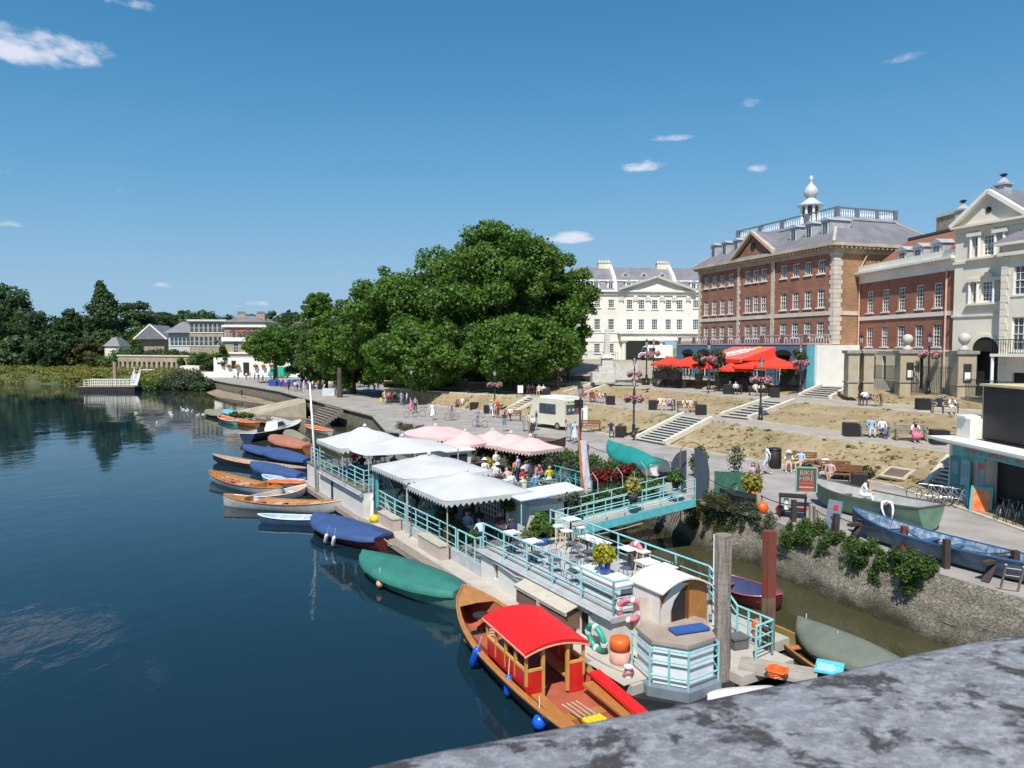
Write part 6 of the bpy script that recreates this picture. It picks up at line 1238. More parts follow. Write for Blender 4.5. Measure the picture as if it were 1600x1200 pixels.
s = MB(); s.box(X(9.6),.55,.5,X(6.9),.85,.56); s.box(X(9.0),-.95,.5,X(6.9),-.65,.56); s.box(X(9.75),-.6,.5,X(9.35),.6,.56); s.box(X(9.6),.56,.23,X(6.9),.6,.5); s.build('stern_bench', WOOD, t)
s = MB(); s.box(X(8.3),-.5,.24,X(8.0),.55,.5); s.build('engine_box', WOOD, t)
s = MB(); s.rings([[(X(9.6),-.80,.66),(X(9.6),-1.08,.68),(X(9.6),-1.08,.76),(X(9.6),-.80,.74)],[(X(6.8),-.92,.66),(X(6.8),-1.22,.68),(X(6.8),-1.22,.78),(X(6.8),-.92,.76)]]); s.build('red_cushion', RED, t)
ow = [('oar with yellow collar lying in the launch stern, outermost', -.35), ('second oar with yellow collar in the launch stern', -.22), ('third oar with yellow collar in the launch stern', -.09), ('innermost oar with yellow collar in the launch stern', .04)]
for lb, y in ow:
 o = thing('oar', lb, 'oar', t.matrix_world @ Vector((0,0,0)), 0); M = Matrix.Translation(t.location) @ Matrix.Rotation(t.rotation_euler.z, 4, 'Z'); o.location = M @ Vector((X(8.9), y+.2, .6)); o.rotation_euler = (0,0,t.rotation_euler.z+R(12)); s = MB(); s.tube([(0,0,0),(1.1,0,.06)],.022,6); s.build('shaft', PALEW, o)
 s = MB(); s.tube([(.05,0,.01),(.32,0,.02)],.062,8); s.build('collar', mat('yellow',(0.7,0.5,0.05),.5), o); s = MB(); s.tube([(-.7,0,-.03),(.1,0,.008)],.05,7); s.build('grip', BLACK, o)
s = MB(); s.tube([(X(2.9)+.25*math.cos(a*.9)*(1-.03*a), .1+.25*math.sin(a*.9), .53+.01*a) for a in range(14)],.018,4); s.build('rope', mat('rope',(0.45,0.42,0.36),.9), t)
s = MB(); s.lathe([(.28,.60),(.28,.66),(.1,.68)],14,X(1.6),.0); s.build('hatch', DARK, t)
# boats standing on the quay
Wq = lambda x, y: W(x, y, PZ+.85)
t = boat('wooden_boat', 'green painted wooden boat on the quay with seated visitors beside it', Wq(1272,757), Wq(1456,797), 2.0, .78, mat('sage_hull',(0.10,0.20,0.14),.55,rgb2=(0.17,0.28,0.20),vscale=1.5,detail=6), mat('pale_in',(0.38,0.39,0.37),.7), mat('brown_rim',(0.13,0.10,0.07),.6), thwarts=3, tr=.8, sb=.25, z=PZ+.12, draft=.2)
t = boat('wooden_boat', 'long blue peeling wooden rowing boat on trestles along the quay edge', W(1332,800,PZ+.85), W(1640,888,PZ+.65), 1.45, .45, mat('blue_hull',(0.05,0.10,0.17),.6,rgb2=(0.13,0.19,0.25),vscale=2,detail=7), mat('peeling_blue',(0.33,0.40,0.45),.8,rgb2=(0.05,0.12,0.22),vscale=5,detail=8), mat('blue_rim',(0.04,0.11,0.22),.6), thwarts=5, tr=.5, sb=.35, z=PZ+.22, draft=.22, ribs=True)
for i, (x, y, lb) in enumerate([(1345,842,'dark wooden trestle under the bow of the blue boat'), (1555,905,'dark trestle under the middle of the blue boat')]):
 t = thing('trestle', lb, 'trestle', W(x, y, PZ), R(30)); s = MB(); s.beam((-.6,0,0),(.1,0,.75),.22,.06); s.beam((.6,0,0),(-.1,0,.75),.22,.06); s.box(-.7,-.1,.55,.7,.1,.65); s.build('legs', mat('dark_timber',(0.05,0.035,0.03),.9), t)
boat('covered_boat', 'boat shrouded in bright teal canvas standing on the promenade edge', W(950,703,PZ+.85), W(1026,728,PZ+.85), 1.5, .45, WHH, cover=T_TEAL, crown=.6, tr=.6, sb=.5, z=PZ+.4, draft=.3)
boat('covered_boat', 'boat under a dark grey cover behind the gangway plants', W(1000,722,PZ+.6), W(1058,738,PZ+.6), 1.4, .4, DKHULL, cover=tarp('charcoal_tarp',(0.06,0.07,0.07)), crown=.4, tr=.6, sb=.1, z=PZ+.3, draft=.3)
boat('wooden_boat', 'brown black wooden boat on the promenade left of the tall lamp', W(884,690,PZ+.8), W(832,690,PZ+.6), 1.5, .5, mat('dark_timber'), mat('brown_in'), mat('brown_rim'), thwarts=2, tr=.6, sb=.3, z=PZ+.3, draft=.3)
# ---------------- street furniture, vehicles, plants ----------------
IRON = mat('lamp_iron', (0.02,0.021,0.024), .4, var=.1)
def mk_lamp():
 t = raw('street_lamp', 'street lamp'); s = MB(); s.lathe([(.2,0),(.2,.25),(.14,.3),(.13,.9),(.16,.95),(.08,1.05),(.06,3.6),(.09,3.65),(.04,3.75),(.04,4.0)], 10); s.build('post', IRON, t, True)
 s = MB(); s.tube([(-.35,0,3.45),(.35,0,3.45)], .02, 5); s.build('crossbar', IRON, t)
 s = MB(); s.lathe([(.10,4.0),(.20,4.42),(.20,4.44),(.02,4.44)], 6); ln = s.build('lantern', mat('lantern_glass',(0.45,0.47,0.45),.15,var=0), t)
 s = MB(); s.lathe([(.24,4.45),(.2,4.5),(.08,4.68),(.03,4.72),(.05,4.78),(.01,4.86)], 6)
 for k in range(6): a = k*math.pi/3; s.beam((.10*math.cos(a),.10*math.sin(a),4.0),(.205*math.cos(a),.205*math.sin(a),4.45),.02,.02)
 s.build('lantern_cap', IRON, ln); return t
LAMP = Proto(mk_lamp)
def mk_basket():
 t = raw('flower_basket', 'flower basket'); s = MB()
 for x in (-.48,.48): s.lathe([(.02,2.72),(.2,2.82),(.3,3.0),(.3,3.02),(.05,3.03)], 10, x, 0)
 s.build('basket', mat('basket_dark',(0.06,0.07,0.04),.9), t)
 fl = leaves('blossoms', [(-.48,0,3.08,.36,.75),(.48,0,3.08,.36,.75),(0,0,3.12,.25,.7),(-.3,.2,3.0,.2,.8),(.35,-.2,2.95,.22,.8)], 420, .13, leafmat('blossom', (0.50,0.05,0.12), (0.88,0.74,0.78), (0.9,0.87,0.88)), t, 3, shell=.6)
 lv = leaves('foliage', [(-.48,0,2.9,.32,.7),(.48,0,2.9,.32,.7)], 160, .13, LF['mid'], t, 4, shell=.5); return t
BASK = Proto(mk_basket)
lamps = [(990,683,2.35,1,.98,'tall black street lamp with pink flower baskets at the foot of the lowest steps'), (1188,657,3.74,1,1,'black street lamp with flowers beside the middle flight of steps'), (1250,618.5,4.75,1,1,'black street lamp with flowers in front of the teal corner of the restaurant'),
 (1107,609,5.0,1,1,'black street lamp with flowers before the red awning'), (1344,607,5.42,1,1.05,'street lamp with flowers next to the stone gate pillar'), (1450,614.5,5.42,1,1.05,'street lamp with flowers in front of the iron gates'),
 (906,710,PZ,0,1,'black street lamp without flowers by the ice cream van'), (773,646,PZ+.1,1,1,'street lamp with flowers behind the pink parasols'), (871,614.5,3.75,1,.95,'street lamp with flowers in the shade of the right plane tree'),
 (991,631,3.73,1,.95,'street lamp with flowers behind the white bench visitors'), (1218,600,5.42,1,.95,'street lamp with flowers before the red parasols'), (1010,600.5,5.3,1,1,'left one of two lamps before the cream terrace passage'), (1021,592,5.42,1,1,'right one of two lamps before the cream terrace passage'), (643,640,PZ,0,1,'street lamp under the low plane branches'), (541,606,PZ,0,1,'far street lamp between the promenade crowd'), (949,590,5.6,0,1,'distant lamp beside the stone fountain')]
for x, y, z, fl, sc_, lb in lamps:
 p = W(x, y, z); LAMP.put(p, rnd.random()*3, lb, 'street lamp', 'black street lamps along the riverside', sc_)
 if fl: BASK.put(p, rnd.random()*.5-.2, 'pink blossom baskets on the lamp' + lb.split(' lamp', 1)[1].replace('s before', ' before').replace(' with flowers', '').replace(' with pink flower baskets', '') if not lb.split()[1] == 'one' else 'pink blossom baskets on the ' + lb, 'flower basket', 'flower baskets on the street lamps', sc_)
# benches
def mk_bench(col):
 def f():
  t = raw('park_bench', 'bench'); m = mat('bench_'+col, {'brown':(0.20,0.08,0.04),'dark':(0.055,0.045,0.04),'grey':(0.20,0.19,0.16)}[col], .75, var=.2, vscale=4)
  s = MB(); [s.box(-.85,-.05+.13*i,.42,.85,.05+.13*i,.455) for i in range(4)]; s.build('seat', m, t)
  s = MB(); [s.box(-.85,.42+.02*i,.55+.13*i,.85,.45+.02*i,.65+.13*i) for i in range(3)]; s.build('backrest', m, t)
  for x in (-.8,.74):
   s = MB(); s.box(x,-.05,0,x+.06,.01,.62); s.box(x,.40,0,x+.06,.46,.92); s.box(x,-.07,.62,x+.06,.44,.66); s.build('leg', m, t)
  return t
 return f
BEN = {c: Proto(mk_bench(c)) for c in ('brown','dark','grey')}
# (px, py, z, colour, facing: rz where 0 looks to camera)
GB = 'park benches on the riverside terraces'
ben = [(722,637,PZ+.1,'brown',10,'brown bench next to the first black bin behind the cyclist'), (800,656,PZ+.1,'brown',10,'brown bench left of the ice cream van queue'), (922,674,PZ+.1,'brown',12,'red brown empty bench right of the ice cream van'), (1253,732,PZ+.1,'brown',18,'brown bench with two seated visitors right of the round bin'), (1303,748,PZ+.1,'brown',20,'brown bench behind the green boat'), (1320,755,PZ+.1,'brown',20,'second brown bench behind the green boat'),
 (829,616,3.72,'dark',5,'bench beside the white notice board'), (846,617,3.72,'dark',5,'bench with pale dressed people above the van'), (918,627,3.72,'dark',8,'crowded dark bench behind the van lamp'), (934,629,3.72,'dark',8,'dark bench at the right end of the crowded row'), (1040,641,3.72,'dark',10,'dark bench right of the square planter with two cream dressed sitters'), (1074,644.5,3.72,'dark',10,'dark bench with couple left of the third planter'),
 (1368,683.5,3.72,'grey',15,'grey bench with two people in blue jeans'), (1424,689.5,3.72,'grey',15,'grey bench with woman in pink skirt'), (1146,616,4.66,'dark',8,'upper dark bench beside the wide planter'), (1185,618,4.66,'dark',8,'upper dark bench with white shirted pair'), (1361,634,4.66,'dark',12,'dark bench between lamp and upper planter'), (1477,645.5,4.66,'dark',14,'dark bench with navy and white sitters at the right'),
 (937,596,4.66,'dark',3,'small dark bench near the fountain, left'), (954,597,4.66,'dark',3,'small dark bench near the fountain, right'), (1031,602.5,4.66,'dark',5,'long dark bench in front of the restaurant planters'), (1050,603.5,4.66,'dark',5,'dark bench left of the restaurant lawn bin')]
for x, y, z, c, a, lb in ben: BEN[c].put(W(x, y, z), R(-a), lb, 'bench', GB)
def mk_cube():
 t = raw('square_planter', 'planter'); s = MB(); s.box(-.45,-.45,0,.45,.45,.85); s.build('box', mat('black_box',(0.012,0.011,0.012),.6,var=.2), t); s = MB(); s.box(-.41,-.41,.851,.41,.41,.87); s.build('soil', mat('soil',(0.05,0.035,0.025),.95), t); return t
CUBE = Proto(mk_cube)
for x, y, z, a, sc_, lb in [(741,640,PZ+.05,10,1,'black square bin next to the first brown bench'), (763,645,PZ+.05,10,1,'black square bin left of the flower lamp by the promenade'), (854,619,3.72,6,1,'black square planter above the ice cream van'), (954,632,3.72,8,1,'black square planter right of the crowded bench'), (970,682,PZ+.05,12,1,'black square planter beside the man in dark blue'), (1021,640,3.72,10,1,'black square planter left of the cream dressed bench sitters'), (1095,648,3.72,10,1,'black square planter at the right of the couple bench'),
 (1329,681,3.72,14,1,'black square planter left of the blue jeans pair'), (1467,694,3.72,14,1,'black square planter near the boathouse wall'), (1138,615.5,4.66,8,1.1,'wide black planter on the upper path before the awning'), (1209,621,4.66,8,1,'black planter on the upper path left of the top lamp'), (1442,640,4.66,12,1,'black planter on the upper path below the iron gates'), (922,596.5,4.66,4,.9,'black planter near the fountain, left of the benches'), (961,598,4.66,4,.9,'black planter near the fountain, right of the benches'), (1009,601.5,4.66,4,1,'black planter at the left of the long upper bench'), (1065,606.5,4.66,6,1,'black planter at the right of the long upper bench'), (1343,763,PZ+.05,20,.9,'black box lying behind the green boat')]:
 CUBE.put(W(x, y, z), R(-a), lb, 'planter', 'black square planters on the terraces', sc_*.95)
t = thing('round_bin', 'round black litter bin beside the striding man', 'bin', W(1210,731,PZ+.02)); s = MB(); s.lathe([(.36,0),(.38,.05),(.38,1.02),(.34,1.06)],18); s.build('body', mat('black_box'), t, True); s = MB(); s.lathe([(.39,1.06),(.37,1.16),(.25,1.2),(.02,1.21)],18); s.build('lid', BLACK, t, True)
t = thing('notice_board', 'white notice panel on dark frame beside the terrace benches', 'notice board', W(813,619,3.72), R(5)); s = MB(); s.box(-.4,-.04,0,-.34,.04,1.3); s.box(.34,-.04,0,.40,.04,1.3); s.box(-.4,.0,.3,.4,.04,1.3); s.build('frame', BLACK, t); s = MB(); s.box(-.3,-.03,.35,.3,-.002,1.2); s.build('panel', WHITE, t)
t = thing('info_pillar', 'tall white information pillar behind the ice cream van', 'pillar', W(912,668,PZ+.05), R(-15)); s = MB(); s.box(-.4,-.12,0,.4,.12,1.9); s.build('pillar', mat('grey_white',(0.55,0.57,0.58),.5), t); s = MB(); s.box(-.3,-.14,.3,.3,-.121,1.7); s.build('panel', WHITE, t)
t = thing('lamp_box', 'black box fixed on the lamp post beside the van', 'box', W(904,710,PZ)+Vector((0,0,3.2))); s = MB(); s.box(-.28,-.15,-.1,.28,.15,.45); s.build('casing', BLACK, t)
# BIKE HIRE sign
t = thing('bike_hire_sign', 'green framed sign board reading BIKE HIRE on a red stand', 'sign', W(1259,795,PZ), R(-12)); s = MB(); s.box(-.42,-.03,.75,.42,.03,1.85); s.build('board', mat('sign_green',(0.04,0.10,0.075),.5), t)
s = MB()
for a in ((-.45,.73,.45,.78),(-.45,1.82,.45,1.87),(-.45,.78,-.41,1.82),(.41,.78,.45,1.82)): s.box(a[0],-.04,a[1],a[2],.04,a[3])
s.build('frame', mat('pale_green',(0.28,0.42,0.34),.5), t)
SALM = mat('sign_salmon', (0.62,0.26,0.2), .6, var=0)
textmesh('BIKE', .30, SALM, t, (0,-.036,1.60), (R(90),0,0)); textmesh('HIRE', .30, SALM, t, (0,-.036,1.34), (R(90),0,0))
for z0, z1, m in ((1.08,1.20,mat('sign_red',(0.6,0.05,0.04),.5,var=0)), (.93,1.01,SALM), (.80,.87,mat('sign_red'))): s = MB(); s.box(-.3,-.038,z0,.3,-.031,z1); s.build('lettering', m, t)
s = MB(); s.beam((0,0,.05),(0,0,.75),.05,.05); s.beam((-.35,0,.03),(.35,0,.03),.05,.05); s.beam((0,-.35,.03),(0,.35,.03),.05,.05); s.build('stand', mat('sign_red'), t)
t = thing('a_board', 'teal and orange A board standing in front of the boathouse', 'sign', W(1534,802,PZ), R(-50)); s = MB(); s.rings([[(-.42,-.28,0),(.42,-.28,0),(.42,.28,0),(-.42,.28,0)],[(-.42,-.05,1.15),(.42,-.05,1.15),(.42,.05,1.15),(-.42,.05,1.15)]]); s.build('board', TEAL, t)
s = MB(); s.quad((-.33,-.268,.12),(.33,-.268,.12),(.33,-.085,1.05),(-.33,-.085,1.05)); s.build('poster', mat('poster_orange',(0.75,0.13,0.03),.5,rgb2=(0.72,0.3,0.12),vscale=3), t)
# bicycles
def mk_bike():
 t = raw('bicycle', 'bicycle')
 for x in (-.52,.52):
  w_ = raw('wheel', 'x'); del w_['category']; w_.parent = t; w_.location = (x,0,.34); w_.rotation_euler = (R(90),0,0)
  s = MB(); s.torus(.32,.02,20,5); s.build('tyre', mat('rubber'), w_)
  s = MB(); [s.tube([(0,0,0),(.3*math.cos(k*.785),.3*math.sin(k*.785),0)],.004,3) for k in range(8)]; s.build('spokes', mat('chrome',(0.5,0.5,0.5),.3,metal=.8), w_)
 s = MB(); P_ = dict(bb=(-.08,0,.32), st=(-.2,0,.82), hd=(.34,0,.82), hb=(.38,0,.66), rw=(-.52,0,.34), fw=(.52,0,.34))
 for a, b in (('bb','st'),('st','hd'),('bb','hb'),('hd','hb'),('bb','rw'),('st','rw'),('hb','fw')): s.tube([P_[a],P_[b]],.018,6)
 s.build('frame', mat('bike_silver',(0.40,0.42,0.45),.35,metal=.3), t)
 s = MB(); s.tube([P_['hd'],(.33,0,.95)],.015,5); s.tube([(.3,-.26,.98),(.36,-.2,.96),(.33,0,.95),(.36,.2,.96),(.3,.26,.98)],.014,5); s.build('handlebar', BLACK, t)
 s = MB(); s.tube([P_['st'],(-.22,0,.93)],.014,5); s.rings([[(-.36,-.08,.93),(-.36,.08,.93),(-.36,.07,.97),(-.36,-.07,.97)],[(-.06,-.02,.94),(-.06,.02,.94),(-.06,.02,.97),(-.06,-.02,.97)]]); s.build('saddle', BLACK, t); return t
BIKE = Proto(mk_bike)
bp = W(1448,784,PZ)
nm = ['first','second','third','fourth','fifth','sixth']
for i in range(5): BIKE.put(bp+Vector((.28*i,-.35*i,0)), R(150+6*i), '%s silver bicycle from the left in the stack beside the boathouse steps' % nm[i], 'bicycle', 'hire bicycles beside the boathouse steps')
bp = W(1570,812,PZ)
for i in range(4): BIKE.put(bp+Vector((.12*i,-.38*i,0)), R(35), '%s bicycle from the left in the rack outside the dark boathouse door' % nm[i], 'bicycle', 'hire bicycles in the rack outside the door')
for x, y, lb in [(642,652,'bicycle leaning among the railings above the pink marquee'), (668,651,'second bicycle at the railings above the pink marquee'), (706,657,'bicycle ridden by the man in blue shirt'), (750,668,'bicycle held by the woman in grey'), (1165,775,'bicycle leaning on the fence near the potted plant'), (420,590,'far bicycle leaning on the barrier below the pub'), (403,587,'second far bicycle below the pub')]:
 BIKE.put(W(x, y, PZ), R(rnd.choice([10, 40, -30, 170])), lb, 'bicycle', 'single bicycles along the promenade')
# quay fence: posts and chain
for i, (x, y, h, c, lb) in enumerate([(1412,864,.95,'rust_paint','rusty post on the quay edge in front of the blue boat'), (1478,888,.95,'dark_timber','grey timber post on the quay edge under the blue boat'), (1306,842,.95,'dark_timber','dark post on the quay next to the leaning panel'), (1185,800,.8,'grey_plank','short grey post on the quay near the stacked frames'), (1268,818,.8,'grey_plank','pale post in the middle of the quay clutter'), (1276,822,.8,'grey_plank','second pale post in the quay clutter'), (1240,815,.9,'dark_timber','dark post left of the quay clutter'), (917,716,.9,'lamp_iron','black fence post behind the white flag'), (1585,905,.9,'dark_timber','timber post at the top of the ladder')]):
 s = MB(); s.box(-.09,-.09,-.2,.09,.09,h); o = s.build('bollard', MATS[c]); o.location = W(x, y, PZ); tag(o, lb, 'post')
def wire(label, pts, r=.02, m=None, name='chain'):
 o0 = pts[0]; s = MB(); P_ = []
 for a, b in zip(pts, pts[1:]):
  for k in range(5): q = a.lerp(b, k/5); P_.append(q-o0-Vector((0,0,.18*math.sin(math.pi*k/5))))
 P_.append(pts[-1]-o0); s.tube(P_, r, 4); o = s.build(name, m or IRON); o.location = o0; tag(o, label, 'chain'); return o
wire('black fence chain sagging between the quay posts', [W(1100,770,PZ)+Vector((0,0,.8)), W(1185,800,PZ)+Vector((0,0,.75)), W(1268,818,PZ)+Vector((0,0,.75)), W(1306,842,PZ)+Vector((0,0,.85)), W(1412,864,PZ)+Vector((0,0,.85)), W(1478,888,PZ)+Vector((0,0,.85)), W(1585,905,PZ)+Vector((0,0,.85))])
wire('thin promenade rail wire behind the white flag', [W(880,704,PZ)+Vector((0,0,.85)), W(917,716,PZ)+Vector((0,0,.85)), W(985,735,PZ)+Vector((0,0,.85))])
# quay clutter
t = thing('leaning_panel', 'tall slate grey painted panel with red emblem standing on the quay edge', 'panel', W(1297,838,PZ), R(-62)); s = MB(); s.rings([[(-.32,0,0),(.28,0,0),(.28,.06,0),(-.32,.06,0)],[(-.25,.2,1.35),(.34,.2,1.35),(.34,.26,1.35),(-.25,.26,1.35)]]); s.build('panel', mat('slate_grey_paint',(0.22,0.25,0.30),.5), t); s = MB(); s.quad((-.02,.135,1.0),(.2,.135,1.0),(.22,.165,1.2),(0,.165,1.2)); s.build('emblem', mat('sign_red'), t)
t = thing('folding_frame', 'black metal cart frame with white roll on the quay', 'cart', W(1238,808,PZ), R(-20)); s = MB()
for x in (-.5,.5):
 for y in (-.3,.3): s.box(x-.03,y-.03,0,x+.03,y+.03,.9)
s.box(-.55,-.35,.88,.55,.35,.94); s.box(-.5,-.3,.3,.5,.3,.34); s.build('frame', BLACK, t); s = MB(); s.lathe([(.1,.35),(.1,.8)],10,-.25,-.15); s.build('roll', WHITE, t)
t = thing('barrel_buoy', 'bright orange round buoy on the quay below the potted plant', 'buoy', W(1191,802,PZ)); s = MB(); s.lathe([(.02,0),(.18,.05),(.27,.25),(.2,.44),(.05,.5)],12); s.build('buoy', ORNG, t, True)
t = thing('barrel_buoy', 'dull red round buoy on the quay beside the cart', 'buoy', W(1219,804,PZ)); s = MB(); s.lathe([(.02,0),(.15,.04),(.21,.2),(.16,.36),(.04,.42)],12); s.build('buoy', mat('dull_red',(0.35,0.07,0.05),.6), t, True)
t = thing('dark_dinghy_planter', 'dark old boat bow used as planter on the quay edge', 'planter', W(1163,792,PZ), R(-30)); s = MB(); s.rings([[(-1.1,-.05,.75),(-1.1,.05,.75),(-1.1,.0,.3)],[(-.3,-.45,.55),(-.3,.45,.55),(-.3,0,0)],[(.7,-.5,.5),(.7,.5,.5),(.7,0,0)]]); s.build('bow', DKHULL, t)
def potted(label, loc, kind, r, n, potm, pr=.2, ph=.3, seed=1, fl=None):
 t = thing('potted_plant', label, 'potted plant', loc); s = MB(); s.lathe([(pr*.75,0),(pr,ph),(pr*.9,ph)],12); s.build('pot', potm, t, True); leaves('foliage', [(0,0,ph+r*.8,r,1.0),(r*.4,0,ph+r*.5,r*.6,.9),(-r*.4,.1,ph+r*.6,r*.6,.9)], n, r*.35, kind if not isinstance(kind,str) else LF[kind], t, seed, shell=.2); return t
potted('yellow green spiky plant with orange flowers on the quay edge', W(1176,785,PZ)+Vector((0,0,.2)), leafmat('spiky', (0.2,0.2,0.03), (0.45,0.4,0.06), (0.6,0.15,0.03)), .5, 500, mat('terracotta',(0.45,0.15,0.05),.8), .3, .35, 5)
potted('yellow green shrub in cobalt blue pot on the white locker of the roof deck', LW(2.9,1.9,2.3), leafmat('lime', (0.30,0.30,0.02), (0.55,0.48,0.04)), .38, 420, mat('cobalt',(0.015,0.03,0.22),.25,coat=.5), .2, .3, 6)
potted('grassy green plant in blue trough at the far end of the roof deck', LW(8.8,3.4,1.56), 'light', .42, 420, mat('blue_board'), .3, .3, 7); potted('orange flowered pot beside the blue trough', LW(8.9,2.8,1.56), leafmat('orangefl', (0.08,0.12,0.02), (0.2,0.22,0.03), (0.7,0.25,0.02)), .28, 240, mat('terracotta'), .18, .25, 8)
potted('bright lime bush at the foot of the turquoise stair screen', LW(19.7,2.3,.75), 'light', .55, 650, mat('soil'), .3, .35, 9); potted('large mixed plant at the middle terrace railing by the walkway', LW(13.2,1.7,.75), 'olive', .5, 520, mat('soil'), .3, .3, 10)
potted('standard bay tree ball by the white kitchen wall', LW(13.0,4.3,1.35), 'mid', .36, 400, WHITE, .06, .6, 11); potted('lime leafed bush beside the kitchen awning pole', LW(11.2,5.0,.9), 'light', .55, 600, mat('soil'), .25, .3, 12)
potted('small standard tree in the middle terrace corner by the gate', LW(11.4,1.75,1.0), 'mid', .28, 300, mat('soil'), .06, .35, 13); potted('broad green plant in the centre of the middle terrace', LW(15.6,2.4,.75), 'olive', .5, 520, mat('soil'), .25, .3, 14)
potted('pale yellow flowering bush in pot on the gangway side', gA+(gB-gA)*.5+Vector((0,0,.6)), leafmat('mum', (0.25,0.25,0.04), (0.6,0.5,0.15)), .4, 420, mat('dark_hull2',(0.03,0.04,0.06),.6), .25, .4, 15); potted('dark leafy basket on the upper gangway rail', gA+(gB-gA)*.84+Vector((0,0,.75)), 'mid', .4, 420, mat('soil'), .15, .2, 16)
potted('grey leafed pot at the lower end of the gangway', gA+(gB-gA)*.07+Vector((-.1,.6,.6)), 'grey', .35, 300, mat('soil'), .2, .3, 17); potted('pink flowered pot at the shore rail of the roof deck', LW(2.6,4.5,1.56), leafmat('pinkfl', (0.05,0.08,0.03), (0.12,0.15,0.05), (0.6,0.1,0.15)), .25, 220, mat('grey_trim'), .2, .4, 18)
potted('green bush beside the teal bar counter on the rear terrace', LW(27.5,7.0,1.3), 'light', .5, 500, mat('soil'), .25, .3, 19); potted('yellow green plant behind the rear terrace diners', LW(24.2,9.6,1.3), MATS['lime'], .5, 420, mat('soil'), .25, .3, 20)
for i, (x, y, lb) in enumerate([(1150,742,'wiry young shrub behind the green windbreak'), (1092,745,'leafy shrub between the gate boards and the windbreak')]):
 o = leaves('shrub', [(0,0,.5,.45,1.3),(.2,.1,1.1,.4,1.2),(-.2,0,.9,.4,1.2),(0,0,1.5,.3,1.1)], [420,1200][i], .13, LF['grey' if i == 0 else 'mid'], None, 60+i, shell=.1); o.location = W(x, y, PZ); tag(o, lb, 'shrub')
s = MB(); s.box(-.9,-.03,.1,.9,.03,1.15); o = s.build('windbreak', mat('green_mesh',(0.02,0.09,0.055),.7,rgb2=(0.04,0.14,0.09),vscale=5)); o.location = W(1146,775,PZ); o.rotation_euler = (0,0,R(-22)); tag(o, 'dark green mesh windbreak on the quay right of the gate boards', 'screen')
o = leaves('shrub', [(0,0,.3,.8,.5),(1.2,-.3,.35,.8,.5),(-.8,.6,.25,.7,.5),(.6,1.2,.7,.6,.5)], 1500, .2, LF['mid'], None, 64); o.location = W(1400,722,PZ+.3); tag(o, 'patch of green weeds on the grass bank above the green boat', 'shrub')
o = leaves('shrub', [(0,0,.3,.7,.5),(1.0,-.5,.25,.6,.5)], 700, .2, LF['olive'], None, 65); o.location = W(1312,742,PZ+.2); tag(o, 'small weed patch on the bank behind the benches', 'shrub')
# ladder on the quay wall
t = thing('ladder', 'weathered wooden ladder propped against the quay wall', 'ladder', W(1547,992,.3)); e = W(1572,882,PZ+.9)-t.location; s = MB(); sd = Vector((.36,-.22,0))
for o_ in (Vector((0,0,0)), sd): s.tube([o_, e+o_], .035, 6)
for k in range(11): p = e*((k+.5)/11); s.tube([p, p+sd], .022, 5)
s.build('rails_and_rungs', mat('ladder_wood',(0.42,0.34,0.24),.8), t)
# iron gate pillars before the red house
def pillar(label, px, w=1.5, ball=True, py=614):
 p = W(px, py, 5.35); t = thing('gate_pillar', label, 'pillar', p, R(-8)); s = MB(); s.box(-w/2,-.6,-.3,w/2,.6,3.35); s.build('pier', mat('buff_stone',(0.42,0.36,0.26),.85,rgb2=(0.34,0.29,0.2),vscale=1.5,detail=7), t)
 s = MB(); s.box(-w/2-.15,-.75,3.35,w/2+.15,.75,3.6); s.box(-w/2-.08,-.68,.9,w/2+.08,.68,1.0); s.build('cap', mat('grey_stone',(0.28,0.26,0.22),.85), t)
 if ball: s = MB(); s.lathe([(.4,3.6),(.4,3.75),(.18,4.0),(.16,4.1),(.3,4.2),(.42,4.45),(.4,4.7),(.25,4.9),(.02,4.98)],14); s.build('ball_finial', mat('pale_stone',(0.5,0.48,0.44),.8), t, True)
 if ball: s = MB(); s.box(-.28,-.68,1.2,.28,-.61,2.6); s.build('sign', mat('board_dark',(0.03,0.03,0.035),.5), t); s = MB(); s.box(-.2,-.69,1.35,.2,-.681,1.95); s.build('sign_paper', WHITE, t)
pillar('stone gate pillar with ball finial left of the iron gate', 1416); pillar('stone gate pillar with ball finial in front of the cream house', 1504, 1.3, True, 620.5); pillar('plain stone pillar left of the small garden door', 1329, .8, False); pillar('plain stone pillar right of the small garden door', 1353, .8, False)
def ironrail(label, p0, p1, h=1.2, step=.16, z0=0, m=IRON):
 d = p1-p0; L_ = d.length; t = thing('iron_railing', label, 'railing', p0, math.atan2(d.y, d.x)); s = MB(); dz = d.z
 n = int(L_/step)
 for i in range(n+1): x = L_*i/n; z = dz*i/n+z0; s.box(x-.014,-.014,z,x+.014,.014,z+h)
 s.beam((0,0,h*.93+z0),(L_,0,h*.93+dz+z0),.04,.03); s.beam((0,0,.12+z0),(L_,0,.12+dz+z0),.04,.03); s.build('bars', m, t); return t
ironrail('iron railing on the low wall between the gate pillars', W(1355,606,5.4)+Vector((0,0,.9)), W(1404,611,5.4)+Vector((0,0,.9)), 1.3)
s = MB(); s.box(0,-.2,-.4,3.2,.2,.85); o = s.build('low_wall', mat('grey_stone')); o.location = W(1355,607,5.4); o.rotation_euler = (0,0,R(-62)); tag(o, 'low stone wall under the iron railing by the gate', 'wall')
ironrail('tall black iron gate in front of the red house door', W(1424,614,5.4), W(1490,618,5.4), 2.3, .14)
ironrail('iron railing before the dark arched doorway', W(1508,622,5.4), W(1600,632,5.4), 1.5)
